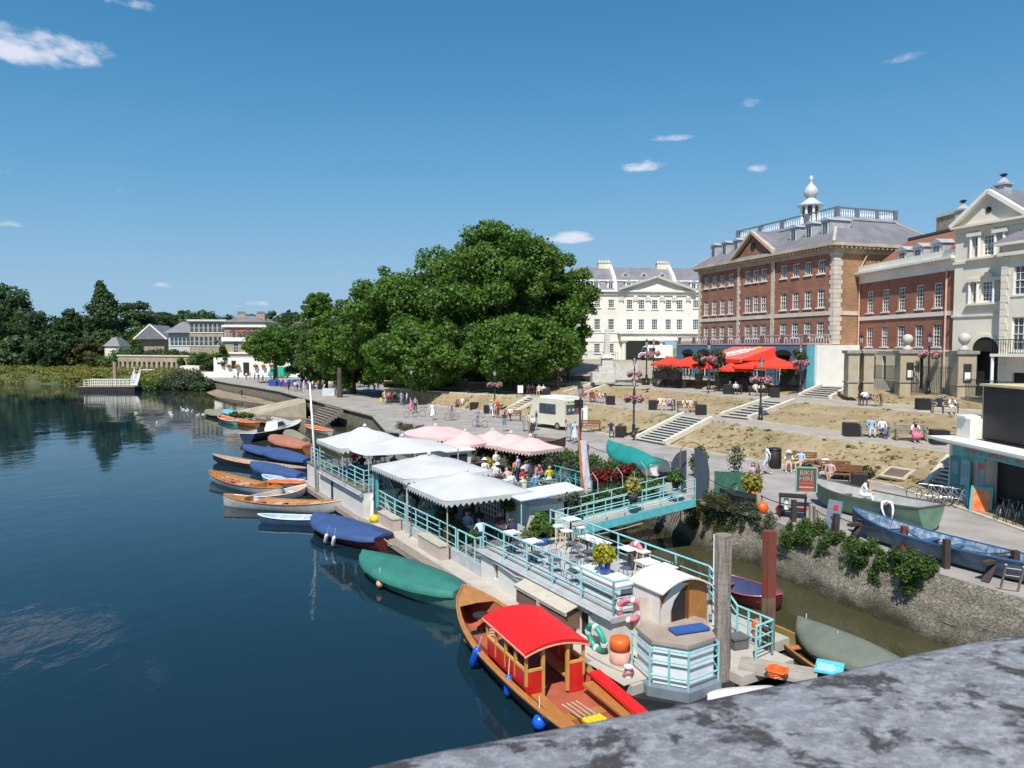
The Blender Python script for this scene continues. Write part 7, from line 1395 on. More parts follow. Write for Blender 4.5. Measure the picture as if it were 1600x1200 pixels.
a_ = W(1277,600,5.4); b2 = W(1326,601,5.4); ironrail('white paling fence on the low wall at the foot of the white base', a_+Vector((0,0,.7)), b2+Vector((0,0,.7)), 1.4, .2, 0, WHITE); s = MB(); s.box(0,-.15,-.4,(b2-a_).length,.15,.7); o = s.build('low_wall', mat('grey_stone')); o.location = a_; o.rotation_euler = (0,0,math.atan2((b2-a_).y,(b2-a_).x)); tag(o, 'low stone wall under the white paling fence', 'wall')
ironrail('black railing around the cream terrace forecourt', WD(905,562,105), WD(965,564,100), 1.3, .35)
# fountain monument
fp = WD(948,590,84); t = thing('stone_monument', 'pale stone obelisk fountain on the upper lawn', 'monument', fp); s = MB(); s.box(-1.8,-1.2,-.5,1.8,1.2,.6); s.box(-1.0,-.8,.6,1.0,.8,1.3); s.build('steps', mat('pale_stone'), t)
s = MB(); s.rings([[(-a,-a,z),(a,-a,z),(a,a,z),(-a,a,z)] for a, z in ((.65,1.3),(.6,2.2),(.8,2.3),(.35,2.8),(.22,5.6),(.02,6.0))]); s.build('obelisk', mat('pale_stone'), t)
s = MB(); s.box(.8,-1.4,-.2,3.4,-.6,1.7); o = s.build('stone_block', mat('pale_stone')); o.location = fp; tag(o, 'pale fluted stone block beside the obelisk fountain', 'stone block')
# ---- restaurant front: awning, parasols, planters ----
RDC = mat('scarlet_canvas', (0.80,0.045,0.02), .7, var=.05, vscale=1); RDA = mat('coral_awning', (0.74,0.12,0.075), .7, var=.04, vscale=1)
pa, pb2 = WD(1098,558,79), WD(1158,558,70.5); d = pb2-pa; t = thing('shop_awning', 'large coral red awning with white script emblem over the restaurant', 'awning', (pa.x,pa.y,0), math.atan2(d.y, d.x)); L_ = d.xy.length
s = MB(); s.rings([[(0,0,8.0),(L_,0,8.0),(L_,0,7.95),(0,0,7.95)],[(.4,3.4,9.25),(L_+.4,3.4,9.25),(L_+.4,3.4,9.2),(.4,3.4,9.2)]]); s.build('canvas', RDA, t); s = MB(); s.quad((0,-.01,7.65),(L_,-.01,7.65),(L_,-.01,8.0),(0,-.01,8.0)); s.add([(L_+.01,0,7.9),(L_+.4,3.4,7.9),(L_+.4,3.4,9.2)],[(0,1,2)]); s.build('valance', RDC, t)
s = MB(); q_ = [(.30,.2),(.38,.62),(.42,.3),(.46,.75),(.5,.4),(.54,.78),(.58,.5),(.64,.8),(.68,.62),(.75,.85)]; pt = lambda u, v: (L_*u, 3.4*v, 8.02+1.25*v); s.tube([pt(*p) for p in q_], .085, 4); s.tube([pt(.28,.28),pt(.4,.12),pt(.6,.3),pt(.74,.6)], .07, 4); s.build('script_emblem', WHITE, t); s = MB(); s.tube([pt(.74,.85),pt(.79,.9)], .16, 6); s.build('yellow_dot', mat('yellow'), t)
GR = 'red parasols in front of the restaurant'
def rparasol(label, px, D, z=7.3, hw=1.9, rot=0):
 k = D/F; t = thing('red_parasol', label, 'parasol', ((px-800)*k, D, 5.4), rot, GR); s = MB(); n = 8; s.rings([[(hw*1.1*math.cos(i*math.pi/4+.39), hw*1.1*math.sin(i*math.pi/4+.39), z-5.4) for i in range(n)],[(hw*.55*math.cos(i*math.pi/4+.39), hw*.55*math.sin(i*math.pi/4+.39), z-5.4+.42) for i in range(n)],[(.04*math.cos(i*math.pi/4), .04*math.sin(i*math.pi/4), z-5.4+.85) for i in range(n)]], cap=False); s.build('canvas', RDC, t)
 s = MB(); [s.quad(*[(hw*1.1*math.cos(j*math.pi/4+.39), hw*1.1*math.sin(j*math.pi/4+.39), z-5.4-dz) for j, dz in ((i,0),(i,.22),(i+1,.22),(i+1,0))]) for i in range(8)]; s.build('valance', RDC, t)
 s = MB(); s.tube([(0,0,0),(0,0,z-5.4+.8)],.04,6); s.build('pole', mat('pole_wood',(0.25,0.15,0.08),.7), t)
rparasol('leftmost red parasol beside the cream terrace passage', 1047, 82, hw=2.0); rparasol('second red parasol from the left, left of the awning', 1078, 80, hw=2.2); rparasol('third red parasol just under the left of the awning', 1096, 79, 7.1); rparasol('red parasol peeking out under the right end of the awning', 1176, 71.5, 7.3, 2.0); rparasol('rightmost red parasol by the teal corner', 1212, 69.5, 7.4, 2.1); rparasol('red parasol between the awning and the rightmost one', 1150, 72.5, 7.0, 1.6)
for i, (px, py, D, kd, lb) in enumerate([(1035,588,80,'rust','dark planter trough with orange flowers left of the red parasols'), (1052,589,79,'rust','second dark trough with orange flowers below the red parasols'), (1132,598,73,'light','long black trough with lime green plants'), (1160,600,72,'pinkfl','long black trough with pink flowers right of the lime plants'), (1236,596,68.5,'light','black trough with lime plants by the teal corner')]):
 p = WD(px, py, D); t = thing('planter_trough', lb, 'planter', p, R(-55)); s = MB(); s.box(-1.0,-.35,-.3,1.0,.35,.6); s.build('trough', mat('black_box'), t); leaves('plants', [(-.6+.4*k,0,.85,.5,.8) for k in range(4)], 380, .2, LF.get(kd) or MATS['pinkfl'], t, i, shell=.3)
for i, (px, py, D, r, kd, lb) in enumerate([(1092,592,77,.65,'grey','olive tree in a pot left of the awning'), (1123,590,74,.8,'grey','bushy olive tree under the awning'), (1250,590,68,.55,'blue','dark bay bush at the teal corner')]):
 t = thing('potted_tree', lb, 'tree', WD(px, py, D)); s = MB(); s.lathe([(.4,-.3),(.45,.6)],10); s.build('pot', mat('black_box'), t); s = MB(); s.tube([(0,0,.5),(0,0,2.0)],.05,6); s.build('trunk', BARK, t); leaves('crown', [(0,0,2.2,r,1.0),(.4,.2,1.8,r*.7,1),(-.4,0,2.4,r*.6,1)], 600, .22, LF[kd], t, i, shell=.3)
# cafe tables & chairs in front
def mk_table(w, h, m, kind):
 def f():
  t = raw('cafe_table', 'table'); s = MB()
  s.box(-w/2,-w/2,h-.03,w/2,w/2,h) if kind != 'long' else s.box(-w,-w/2.6,h-.03,w,w/2.6,h)
  s.build('tabletop', m, t); s = MB()
  if kind == 'long': [s.tube([(x,0,0),(x,0,h-.03)],.035,6) for x in (-w*.6,w*.6)]
  else: s.tube([(0,0,.02),(0,0,h-.03)],.03,6); s.lathe([(.22,0),(.2,.03)],10)
  s.build('pedestal', BLACK, t); return t
 return f
TAB = {'sq': Proto(mk_table(.62,.74,WHITE,'sq')), 'high': Proto(mk_table(.62,1.05,WHITE,'sq')), 'long': Proto(mk_table(.7,.74,WHITE,'long')), 'dark': Proto(mk_table(.7,.74,mat('dark_top',(0.1,0.08,0.07),.5),'sq'))}
def mk_chair(mk):
 def f():
  m = mk; t = raw('cafe_chair', 'chair'); s = MB(); s.lathe([(.19,.44),(.2,.455),(.18,.47),(.02,.47)],12); s.build('seat', m, t)
  for x, y in ((-.15,-.15),(.15,-.15),(-.15,.15),(.15,.15)): s = MB(); s.tube([(x*1.25,y*1.25,0),(x,y,.44)],.012,5); s.build('leg', m, t)
  s = MB(); s.tube([(-.17,.16,.45),(-.18,.2,.75),(-.1,.22,.88),(.1,.22,.88),(.18,.2,.75),(.17,.16,.45)],.013,5); s.tube([(-.06,.18,.46),(-.06,.22,.86)],.008,4); s.tube([(.06,.18,.46),(.06,.22,.86)],.008,4); s.build('backrest', m, t); return t
 return f
CH = {'black': Proto(mk_chair(mat('wire_grey',(0.10,0.11,0.12),.4))), 'teal': Proto(mk_chair(TEAL)), 'grey': Proto(mk_chair(mat('grey_trim')))}
def mk_stool():
 t = raw('bar_stool', 'stool'); s = MB(); s.box(-.18,-.18,.68,.18,.18,.73); s.build('seat', WHITE, t)
 for x in (-1,1):
  for y in (-1,1): s = MB(); s.beam((x*.21,y*.21,0),(x*.14,y*.14,.68),.04,.04); s.build('leg', mat('pine',(0.55,0.42,0.25),.6), t)
 s = MB(); s.box(-.18,-.19,.25,.18,-.16,.28); s.box(-.18,.16,.25,.18,.19,.28); s.build('footrest', mat('pine'), t); return t
ST = Proto(mk_stool)
GT, GC = 'white tables on the front roof deck', 'wire chairs on the front roof deck'
RZ = 1.562
tabs = [('sq',8.6,1.9,'small white table at the far river corner of the roof deck'), ('sq',7.2,1.95,'second small white table along the river railing'), ('sq',3.6,1.75,'small white table close to the white locker'), ('long',6.2,4.0,'long white table in the middle of the roof deck'), ('high',8.2,4.35,'high white table with pine stools at the shore railing'), ('sq',3.2,3.9,'white table near the shore rail, left of the wheelhouse roof'), ('sq',2.5,4.0,'white table right behind the wheelhouse roof'), ('sq',4.7,4.4,'small white table beside the pink life ring')]
for k, u, v, lb in tabs: TAB[k].put(LW(u, v, RZ), FR, lb, 'table', GT)
i = 0
for u, v, a, lb in [(8.1,1.8,80,'wire chair beside the corner table on the roof deck'), (7.8,2.2,250,'wire chair facing the second small white table'), (6.7,1.8,90,'wire chair right of the second small white table'), (6.3,2.1,100,'lone wire chair near the river railing middle'), (5.6,1.9,60,'wire chair turned to the river railing'), (5.1,2.2,200,'wire chair in the open centre of the roof deck'), (4.4,1.8,80,'wire chair left of the table by the white locker'), (4.1,2.3,300,'wire chair shoved behind the locker table'), (7.0,3.6,180,'wire chair at the left end of the long white table'), (6.5,3.5,180,'wire chair at the long table, river side'), (5.9,3.5,180,'second wire chair at the long table, river side'), (5.4,3.6,160,'wire chair at the right end of the long table'), (6.7,4.5,0,'wire chair at the long table, shore side'), (5.8,4.5,0,'second wire chair at the long table, shore side'), (3.7,3.4,200,'wire chair before the shore rail table'), (4.6,3.0,120,'wire chair standing between long table and locker'), (2.2,3.2,200,'wire chair tucked by the wheelhouse roof')]:
 CH['black'].put(LW(u, v, RZ), FR+R(a), lb, 'chair', GC)
for u, v, lb in [(8.6,4.0,'pine bar stool at the left of the high table'), (7.8,3.9,'pine bar stool in front of the high table'), (8.0,4.7,'pine bar stool behind the high table'), (4.2,4.6,'white topped stool beside the pink life ring')]: ST.put(LW(u, v, RZ), FR, lb, 'stool', 'bar stools on the roof deck')
t = frame_thing('deck_locker', 'white planked locker with grey shelves at the bow end of the roof deck', 'locker', 2.75, 1.9, RZ); s = MB(); s.box(-.95,-.4,0,.95,.4,.68); s.build('body', WHITE, t); s = MB(); s.box(-1.0,-.45,.68,1.0,.45,.73); s.build('top', WHITE, t); s = MB(); [s.box(-.97,.401,.1+.18*k,.97,.415,.16+.18*k) for k in range(3)]; s.box(-.965,-.2,.15,-.951,.25,.6); s.build('shelf_gap', mat('grey_gap',(0.15,0.16,0.17),.7), t)
# tables on the terraces
tt = [(18.8,1.9,.75),(17.2,3.4,.75),(16.4,1.9,.75),(14.7,3.4,.75),(12.9,2.6,.75),(12.2,3.8,.75),(25.6,1.6,1.92),(23.6,3.2,1.92),(26.8,3.4,1.92),(22.2,1.6,1.92)]
tl = ['table nearest the blue stair screen','table deep under the third canopy','table with white cloth beside the broad plant','table under the nearest canopy middle','table at the nearest canopy front edge','table beside the kitchen trellis','railing side table on the rear block','inner table on the rear block','table near the flagpole on the rear block','table at the corner of the rear block']
for (u, v, z), lb in zip(tt, tl):
 TAB['sq' if v < 2.8 else 'dark'].put(LW(u, v, z), FR, lb, 'table', 'dining tables under the white canopies')
 for k, (du, dv, aa) in enumerate(((.62,0,90),(-.62,0,-90))): CH[('teal','grey')[k]].put(LW(u+du, v+dv, z), FR+R(aa), ('teal chair on the far side of the ' if k == 0 else 'grey chair on the near side of the ')+lb, 'chair', 'chairs under the white canopies')
rt = [(24.3,8.0),(22.4,8.6),(20.6,8.4),(18.7,9.0),(22.0,10.4),(19.8,10.6),(17.9,7.8)]
rl = ['table next to the bar hut','table of the white hat guests','middle table of the rear terrace','table by the man in red','back row table under the middle parasol','back row table under the rightmost parasol','front corner table of the rear terrace']
for (u, v), lb in zip(rt, rl):
 TAB['dark'].put(LW(u, v, 1.3), FR, lb, 'table', 'dining tables on the rear terrace')
 for k, aa in enumerate((90,-90)): CH['teal'].put(LW(u+(.62 if k == 0 else -.62), v, 1.3), FR+R(aa), ('teal chair behind the ' if k == 0 else 'teal chair before the ')+lb, 'chair', 'teal chairs on the rear terrace')
for i, (px, D) in enumerate([(1070,79),(1086,78),(1190,69.5),(1204,68.5)]): TAB['dark'].put(WD(px, 596 if px > 1150 else 590, D), 0, ['outdoor table under the second red parasol','outdoor table left of the olive bush','outdoor table below the rightmost red parasol','outdoor table between the two right red parasols'][i], 'table', 'outdoor tables of the red parasol restaurant')
# ---- vehicles ----
VW = mat('van_cream', (0.64,0.61,0.48), .35, var=.04, vscale=1, coat=.3)
def van(label, px, py, z, rz, L_=4.6, W_=1.9, H_=2.5, m=None, ice=False, group=None, hood=.9):
 t = thing('ice_cream_van' if ice else 'parked_van', label, 'van', W(px, py, z), rz, group); m = m or WHITE; s = MB()
 prof = [(-L_/2,.35),(-L_/2,H_-.1),(-L_/2+.15,H_),(L_/2-hood-.7,H_),(L_/2-hood,H_*.95 if ice else H_*.9),(L_/2-hood*.55,1.25),(L_/2-.05,1.0),(L_/2,.4)]
 s.rings([[(x,-W_/2,zz) for x, zz in prof],[(x,W_/2,zz) for x, zz in prof]]); s.build('body', m, t)
 for x in (-L_/2+.9, L_/2-.85):
  for y in (-W_/2-.01, W_/2-.17): q = MB(); q.at(x,y,.33,0,0,R(-90)); q.lathe([(.33,0),(.33,.18)],16); w_ = q.build('wheel', mat('rubber'), t); q = MB(); q.at(x,y-.005 if y < 0 else y+.185,.33,0,0,R(-90)); q.lathe([(.18,-.003),(.18,.003)],12); q.build('hubcap', mat('chrome'), w_)
 s = MB(); xx0, xx1 = (-L_/2+1.1, L_/2-hood-.9) if ice else (L_/2-hood-1.2, L_/2-hood-.2)
 for y in (-W_/2-.012, W_/2+.004): s.box(xx0,y,1.3,xx1,y+.008,H_-.45)
 s.build('side_window', GLASS, t)
 s = MB(); s.box(-L_/2-.012,-W_/2+.2,1.35,-L_/2-.002,W_/2-.2,H_-.45); s.build('rear_window', GLASS, t); s = MB(); s.quad((L_/2-hood+.02,-W_/2+.12,H_*.9-.05),(L_/2-hood*.55+.03,-W_/2+.12,1.3),(L_/2-hood*.55+.03,W_/2-.12,1.3),(L_/2-hood+.02,W_/2-.12,H_*.9-.05)); s.build('windscreen', GLASS, t)
 for y in (-W_/2+.08, W_/2-.28): s = MB(); s.box(-L_/2-.02,y,.7,-L_/2-.003,y+.2,.95); s.build('tail_light', mat('sign_red'), t)
 if ice:
  s = MB(); s.box(-L_/2+.2,-W_/2+.15,H_+.002,L_/2-1.6,W_/2-.15,H_+.2); s.box(-L_/2+.1,-W_/2+.05,H_-.38,L_/2-1.4,-W_/2-.014,H_-.12); s.build('roof_sign', WHITE, t)
  s = MB(); rr = random.Random(4)
  for k in range(26): x = -L_/2+.25+k*.11; s.box(x,-W_/2-.02,.95,x+.07,-W_/2-.012,1.08) if rr.random() > .25 else None
  for k in range(22): x = -L_/2+.25+k*.12; s.box(x,-W_/2-.024,H_-.32,x+.08,-W_/2-.0141,H_-.2) if rr.random() > .2 else None
  for k in range(11): y = -W_/2+.25+k*.13; s.box(-L_/2-.014,y,H_-.3,-L_/2-.004,y+.08,H_-.18) if k % 4 else None
  s.build('lettering', mat('van_letter',(0.06,0.12,0.09),.6), t)
  s = MB(); [s.lathe([(.16,1.75),(.17,1.76)],10,0,0) for _ in ()]; s.build('sticker', WHITE, t) if s.v else None
  for k in range(3): q = MB(); q.at(-L_/2-.016,-.45+.45*k,1.75,0,R(-90)); q.lathe([(.13,0),(.13,.004)],10); q.build('round_sticker', mat(['sign_red','grey_white','sky_board'][k]), t)
 return t
van('cream ice cream van with roof sign and serving window on the promenade', 866, 668, PZ, R(128), 4.9, 2.05, 2.65, VW, True, hood=.7)
o = van('white delivery van parked in the cream terrace passage', 1013, 558, 7.1, R(190), 5.0, 2.0, 2.4, WHITE); o.location = (22.6, 113.2, 7.1)
van('small white car van parked before the arcade wall', 228, 588, PZ, R(150), 4.2, 1.8, 1.7, WHITE, hood=1.1); van('green sided van parked right of the pub', 436, 590, PZ, R(150), 5.2, 2.0, 2.5, mat('van_green',(0.03,0.38,0.22),.4)); van('cream coloured kiosk van behind the promenade crowd', 490, 592, PZ, R(95), 4.6, 2.2, 2.9, VW); van('white boxy van parked between arcade and pub', 298, 588, PZ, R(170), 6.0, 2.2, 2.6, WHITE)
s = MB(); s.box(-3.0,-.1,.1,3.0,.1,1.2); o = s.build('barrier_banner', mat('banner_blue',(0.03,0.06,0.30),.6)); o.location = W(442,604,PZ); o.rotation_euler = (0,0,R(-18)); tag(o, 'royal blue banner barrier left of the promenade crowd', 'barrier')
s = MB(); s.box(-.9,-.3,0,.9,.3,1.05); o = s.build('service_box', mat('grey_white')); o.location = W(514,618,PZ); tag(o, 'pale grey service cabinet left of the thick tree trunk', 'cabinet')
s = MB(); s.lathe([(.45,-.2),(.38,1.5),(.33,3.5),(.2,4.2)],9); o = s.build('tree_trunk', BARK); o.location = W(531,621,PZ); tag(o, 'thick dark trunk in the middle of the promenade crowd', 'tree trunk')
# jetty on the left
jp = W(172,611,0); t = thing('jetty', 'floating jetty with white balustrade railings on the left bank', 'jetty', jp, R(3)); s = MB(); s.box(-5.8,-1.4,-.3,5.6,1.4,.9); s.build('float', DKHULL, t); s = MB(); s.box(-5.9,-1.5,.9,5.7,1.5,1.02); s.build('deck', OAK, t)
s = MB(); [s.box(-4.6+.85*k,-1.3,1.02,-4.48+.85*k,-1.22,2.5) for k in range(12)]; [s.box(-4.6+.85*k,1.2,1.02,-4.48+.85*k,1.28,2.5) for k in range(12)]; [s.box(-4.6,y,z,4.9,y+.08,z+.08) for y in (-1.3,1.2) for z in (1.35,1.85,2.4)]; s.build('railing', WHITE, t)
s = MB(); s.beam((4.8,.2,1.2),(1.5,9,3.2),1.2,.15); [s.beam((4.2+dx,.2,h),(1.0+dx,9,h+2.0),.08,.08) for dx in (0,1.2) for h in (1.7,2.2,2.7)]; s.build('gangway', WHITE, t); s = MB(); s.box(-.8,3.0,-.5,-.2,3.6,6.0); s.build('pile', OAK, t)
# ducks on the water (small white birds)
def mk_bird():
 t = raw('water_bird', 'bird'); s = MB(); s.rings([[(x, r*math.cos(k*.785), .06+r*.8*math.sin(k*.785)) for k in range(8)] for x, r in ((-.3,.02),(-.15,.10),(.05,.12),(.2,.05),(.26,.04),(.28,.03))]); s.lathe([(.03,.08),(.03,.2),(.05,.24),(.05,.28),(.01,.31)],6,.24,0); s.build('body', WHITE, t, True); s = MB(); s.tube([(.28,0,.25),(.35,0,.24)],.012,4,.004); s.build('beak', ORNG, t); return t
BIRD = Proto(mk_bird)
for i, (x, y) in enumerate([(213,646),(266,645),(268,649),(283,638),(286,640),(291,642),(294,641),(300,643),(309,649),(311,650),(318,648),(245,662)]): BIRD.put(W(x, y, 0), R(rnd.random()*360), 'small white water bird floating off the far moorings', 'bird', 'white birds floating off the far moorings', 1.0)
# ---- boathouse at the right edge ----
t = thing('boathouse', 'pale boathouse with teal fascia, open dark arch and roof terrace box at the right edge', 'building', (20.45,33.3,PZ), R(-90)); s = MB(); op = [(2.6,9.5,0,2.35)]
wall_open(s, 0, 14, 0, 2.85, op, 0, .5); s.quad((0,6,0),(0,0,0),(0,0,2.85),(0,6,2.85)); s.build('wall', CREAM2, t); s = MB(); s.box(.3,-.05,2.2,2.6,-.003,2.75); s.box(2.6,-.05,2.36,10.5,-.003,2.75); s.build('fascia', TEAL, t)
s = MB(); rr = random.Random(9); x = 1.2
while x < 9.6:
 for k in range(rr.choice([6,7])): w_ = .10+.05*rr.random(); s.box(x,-.065,2.48,x+w_*.35,-.051,2.68); s.box(x,-.065,2.48+.07*(k%3),x+w_,-.051,2.52+.07*(k%3)); x += w_+.06
 x += .35
s.build('lettering', mat('sign_orange',(0.70,0.10,0.03),.6,var=.1), t)
s = MB(); s.box(-.5,-.75,2.86,14,.6,2.98); s.box(-.35,-.45,2.75,14,-.06,2.859); s.build('cornice', CREAM, t); s = MB(); s.box(2.6,.5,0,9.5,.55,2.4); s.box(2.9,2.5,0,9.5,2.6,2.4); s.build('interior', DARK, t)
for x, w_, m, a in ((.25,.75,mat('teal_dark',(0.03,0.20,0.27),.5),0),(1.05,.95,TEAL,12)): q = MB(); q.box(0,-.05,.02,w_,0,2.15); d_ = q.build('door', m, t); d_.location = (x,-.06,0); d_.rotation_euler = (0,0,R(-a)); q = MB(); q.box(.12,-.06,1.35,w_-.12,-.051,1.95); q.build('door_panel', mat('teal_panel',(0.16,0.28,0.34),.5), d_)
s = MB(); s.box(2.1,-.04,0,2.6,.0-.003,2.2); s.build('grey_jamb', mat('grey_blue',(0.28,0.33,0.36),.6), t); s = MB(); s.box(2.2,-.06,1.85,2.52,-.041,2.08); s.build('small_sign', mat('sign_orange'), t)
s = MB(); s.box(0,1.0,2.98,14,9,3.0); s.build('roof_terrace', mat('roof_grey',(0.25,0.24,0.23),.9), t)
s = MB(); s.box(-.15,.4,2.99,.84,3,3.9); s.box(-.2,.3,3.9,.6,3.1,4.0); s.build('terrace_pier', CREAM, t)
s = MB(); s.box(.85,.95,3.05,12,4.4,5.4); s.build('black_box', mat('black_board',(0.010,0.011,0.014),.5,var=.3,vscale=1), t); s = MB(); s.box(.62,1.05,3.9,.849,4.4,5.38); s.box(.6,.9,5.401,12,4.5,5.5); s.build('box_side', mat('buff_board',(0.62,0.50,0.27),.7), t)
for lb, p0, p1 in [('slack mooring rope from the launch bow to the pontoon', W(728,930,.9), LW(8.2,.2,.5)), ('mooring rope at the bow of the bottle green covered boat', W(716,938,.7), LW(9.6,.2,.5)), ('mooring rope at the stern of the royal blue covered boat', W(600,842,.6), LW(15.2,.25,.5)), ('rope running from the red canopied launch to the foredeck post', W(915,1010,.75), LW(.1,.55,.75)), ('long thin line slung beneath the gangway to the quay', LW(9.0,4.9,1.5), W(1080,790,PZ-.2))]:
 wire(lb, [p0, p1], .018, mat('rope',(0.45,0.42,0.36),.9), 'mooring_rope')
# ---------------- people ----------------
SK = [mat('skin_a',(0.55,0.33,0.24),.6,var=.05), mat('skin_b',(0.34,0.19,0.12),.6,var=.05), mat('skin_c',(0.12,0.06,0.04),.6,var=.05)]
HR = {'dark':(0.02,0.015,0.012),'brown':(0.09,0.05,0.03),'blond':(0.42,0.29,0.13),'grey':(0.4,0.39,0.37),'white':(0.7,0.69,0.66),'red':(0.25,0.08,0.03),'strawhat':(0.62,0.52,0.34),'whitehat':(0.78,0.77,0.74),'blackhat':(0.02,0.02,0.02)}
CC = {'white':(0.76,0.75,0.73),'black':(0.02,0.02,0.022),'navy':(0.02,0.03,0.09),'blue':(0.05,0.11,0.38),'sky':(0.32,0.46,0.66),'grey':(0.30,0.30,0.31),'pink':(0.68,0.17,0.28),'red':(0.50,0.02,0.02),'maroon':(0.14,0.02,0.03),'teal':(0.05,0.28,0.30),'yellow':(0.70,0.50,0.03),'beige':(0.55,0.46,0.34),'cream':(0.70,0.63,0.50),'green':(0.06,0.18,0.08),'orange':(0.72,0.22,0.04),'denim':(0.08,0.14,0.26),'lilac':(0.45,0.38,0.58),'khaki':(0.30,0.25,0.15),'paleblue':(0.46,0.56,0.68),'brown':(0.15,0.09,0.06),'striped':(0.55,0.35,0.35)}
def cloth(c): return mat('cloth_'+c, CC[c], .85, var=.10, vscale=6)
def hairm(h): return mat('hair_'+h, HR[h], .7, var=.15, vscale=9)
J0 = dict(pel=(0,0,.95),wai=(0,.0,1.08),che=(0,.01,1.30),nec=(0,0,1.47),hea=(0,.02,1.60),top=(0,.01,1.70),nos=(0,.13,1.58),
shl=(-.17,0,1.41),ell=(-.24,-.01,1.14),wrl=(-.25,.06,.90),hal=(-.25,.08,.82),shr=(.17,0,1.41),elr=(.24,-.01,1.14),wrr=(.25,.06,.90),har=(.25,.08,.82),
hil=(-.09,0,.90),knl=(-.10,.02,.50),anl=(-.11,-.01,.09),tol=(-.12,.17,.04),hir=(.09,0,.90),knr=(.10,.02,.50),anr=(.11,-.01,.09),tor=(.12,.17,.04))
BON = [('pel','wai',3),('wai','che',2),('che','nec',2),('nec','hea',0),('hea','top',1),('hea','nos',0),('che','shl',2),('shl','ell',2),('ell','wrl',6),('wrl','hal',0),('che','shr',2),('shr','elr',2),('elr','wrr',6),('wrr','har',0),('pel','hil',3),('hil','knl',3),('knl','anl',4),('anl','tol',5),('pel','hir',3),('hir','knr',3),('knr','anr',4),('anr','tor',5)]
RAD = dict(pel=(.145,.11),wai=(.135,.095),che=(.165,.115),nec=(.055,.055),hea=(.088,.10),top=(.06,.07),nos=(.016,.016),shl=(.062,.06),ell=(.044,.044),wrl=(.030,.026),hal=(.034,.018),shr=(.062,.06),elr=(.044,.044),wrr=(.030,.026),har=(.034,.018),hil=(.088,.088),knl=(.062,.062),anl=(.042,.042),tol=(.038,.028),hir=(.088,.088),knr=(.062,.062),anr=(.042,.042),tor=(.038,.028))
def shift(J, keys, d):
 for k in keys: J[k] = tuple(J[k][i]+d[i] for i in range(3))
def pose(n):
 J = dict(J0)
 if n == 'walk':
  J.update(knl=(-.10,.22,.54),anl=(-.10,.28,.10),tol=(-.11,.45,.10),knr=(.10,-.02,.50),anr=(.10,-.32,.16),tor=(.11,-.18,.05),ell=(-.23,-.16,1.18),wrl=(-.24,-.14,.93),hal=(-.24,-.12,.86),elr=(.23,.10,1.16),wrr=(.22,.28,1.0),har=(.21,.34,.95))
 if n == 'phone':
  J.update(elr=(.23,.06,1.13),wrr=(.12,.26,1.25),har=(.09,.30,1.30),ell=(-.23,.06,1.13),wrl=(-.12,.26,1.22),hal=(-.08,.31,1.27))
 if n == 'hip':
  J.update(elr=(.36,-.06,1.16),wrr=(.20,.03,1.0),har=(.15,.05,.98))
 if n in ('sit','sitlean','sitback','sitcross'):
  dz = -.45; up = ['pel','wai','che','nec','hea','top','nos','shl','ell','wrl','hal','shr','elr','wrr','har','hil','hir']; shift(J, up, (0,-.06,dz+.02))
  J.update(knl=(-.13,.38,.50),anl=(-.14,.42,.09),tol=(-.15,.59,.04),knr=(.13,.38,.50),anr=(.14,.42,.09),tor=(.15,.59,.04),wrl=(-.17,.18,.60),hal=(-.14,.26,.58),wrr=(.17,.18,.60),har=(.14,.26,.58),ell=(-.25,-.04,.72),elr=(.25,-.04,.72))
  if n == 'sitlean':
   for k, f in (('che',.12),('nec',.2),('hea',.26),('top',.28),('nos',.26),('shl',.16),('shr',.16)): J[k] = (J[k][0], J[k][1]+f, J[k][2]-f*.25)
   J.update(ell=(-.24,.20,.70),wrl=(-.12,.42,.78),hal=(-.07,.49,.79),elr=(.24,.20,.70),wrr=(.12,.42,.78),har=(.07,.49,.79))
  if n == 'sitback':
   for k, f in (('che',-.06),('nec',-.10),('hea',-.10),('top',-.12),('nos',-.10),('shl',-.07),('shr',-.07)): J[k] = (J[k][0], J[k][1]+f, J[k][2])
   J.update(elr=(.28,.06,.78),wrr=(.12,.26,.88),har=(.07,.3,.94))
  if n == 'sitcross': J.update(knr=(.02,.38,.58),anr=(-.12,.60,.32),tor=(-.14,.74,.30))
 if n == 'bend':
  for k, f in (('wai',.10),('che',.38),('nec',.55),('hea',.66),('top',.76),('nos',.74),('shl',.48),('shr',.48)): J[k] = (J[k][0], J[k][1]+f, J[k][2]-f*.75)
  J.update(hea=(0,.66,1.10),top=(0,.76,1.06),nos=(0,.70,.98),nec=(0,.55,1.12),shl=(-.17,.46,1.10),shr=(.17,.46,1.10),ell=(-.2,.6,.85),wrl=(-.15,.75,.65),hal=(-.13,.80,.58),elr=(.2,.6,.85),wrr=(.15,.75,.65),har=(.13,.8,.58))
 return J
PM = {}
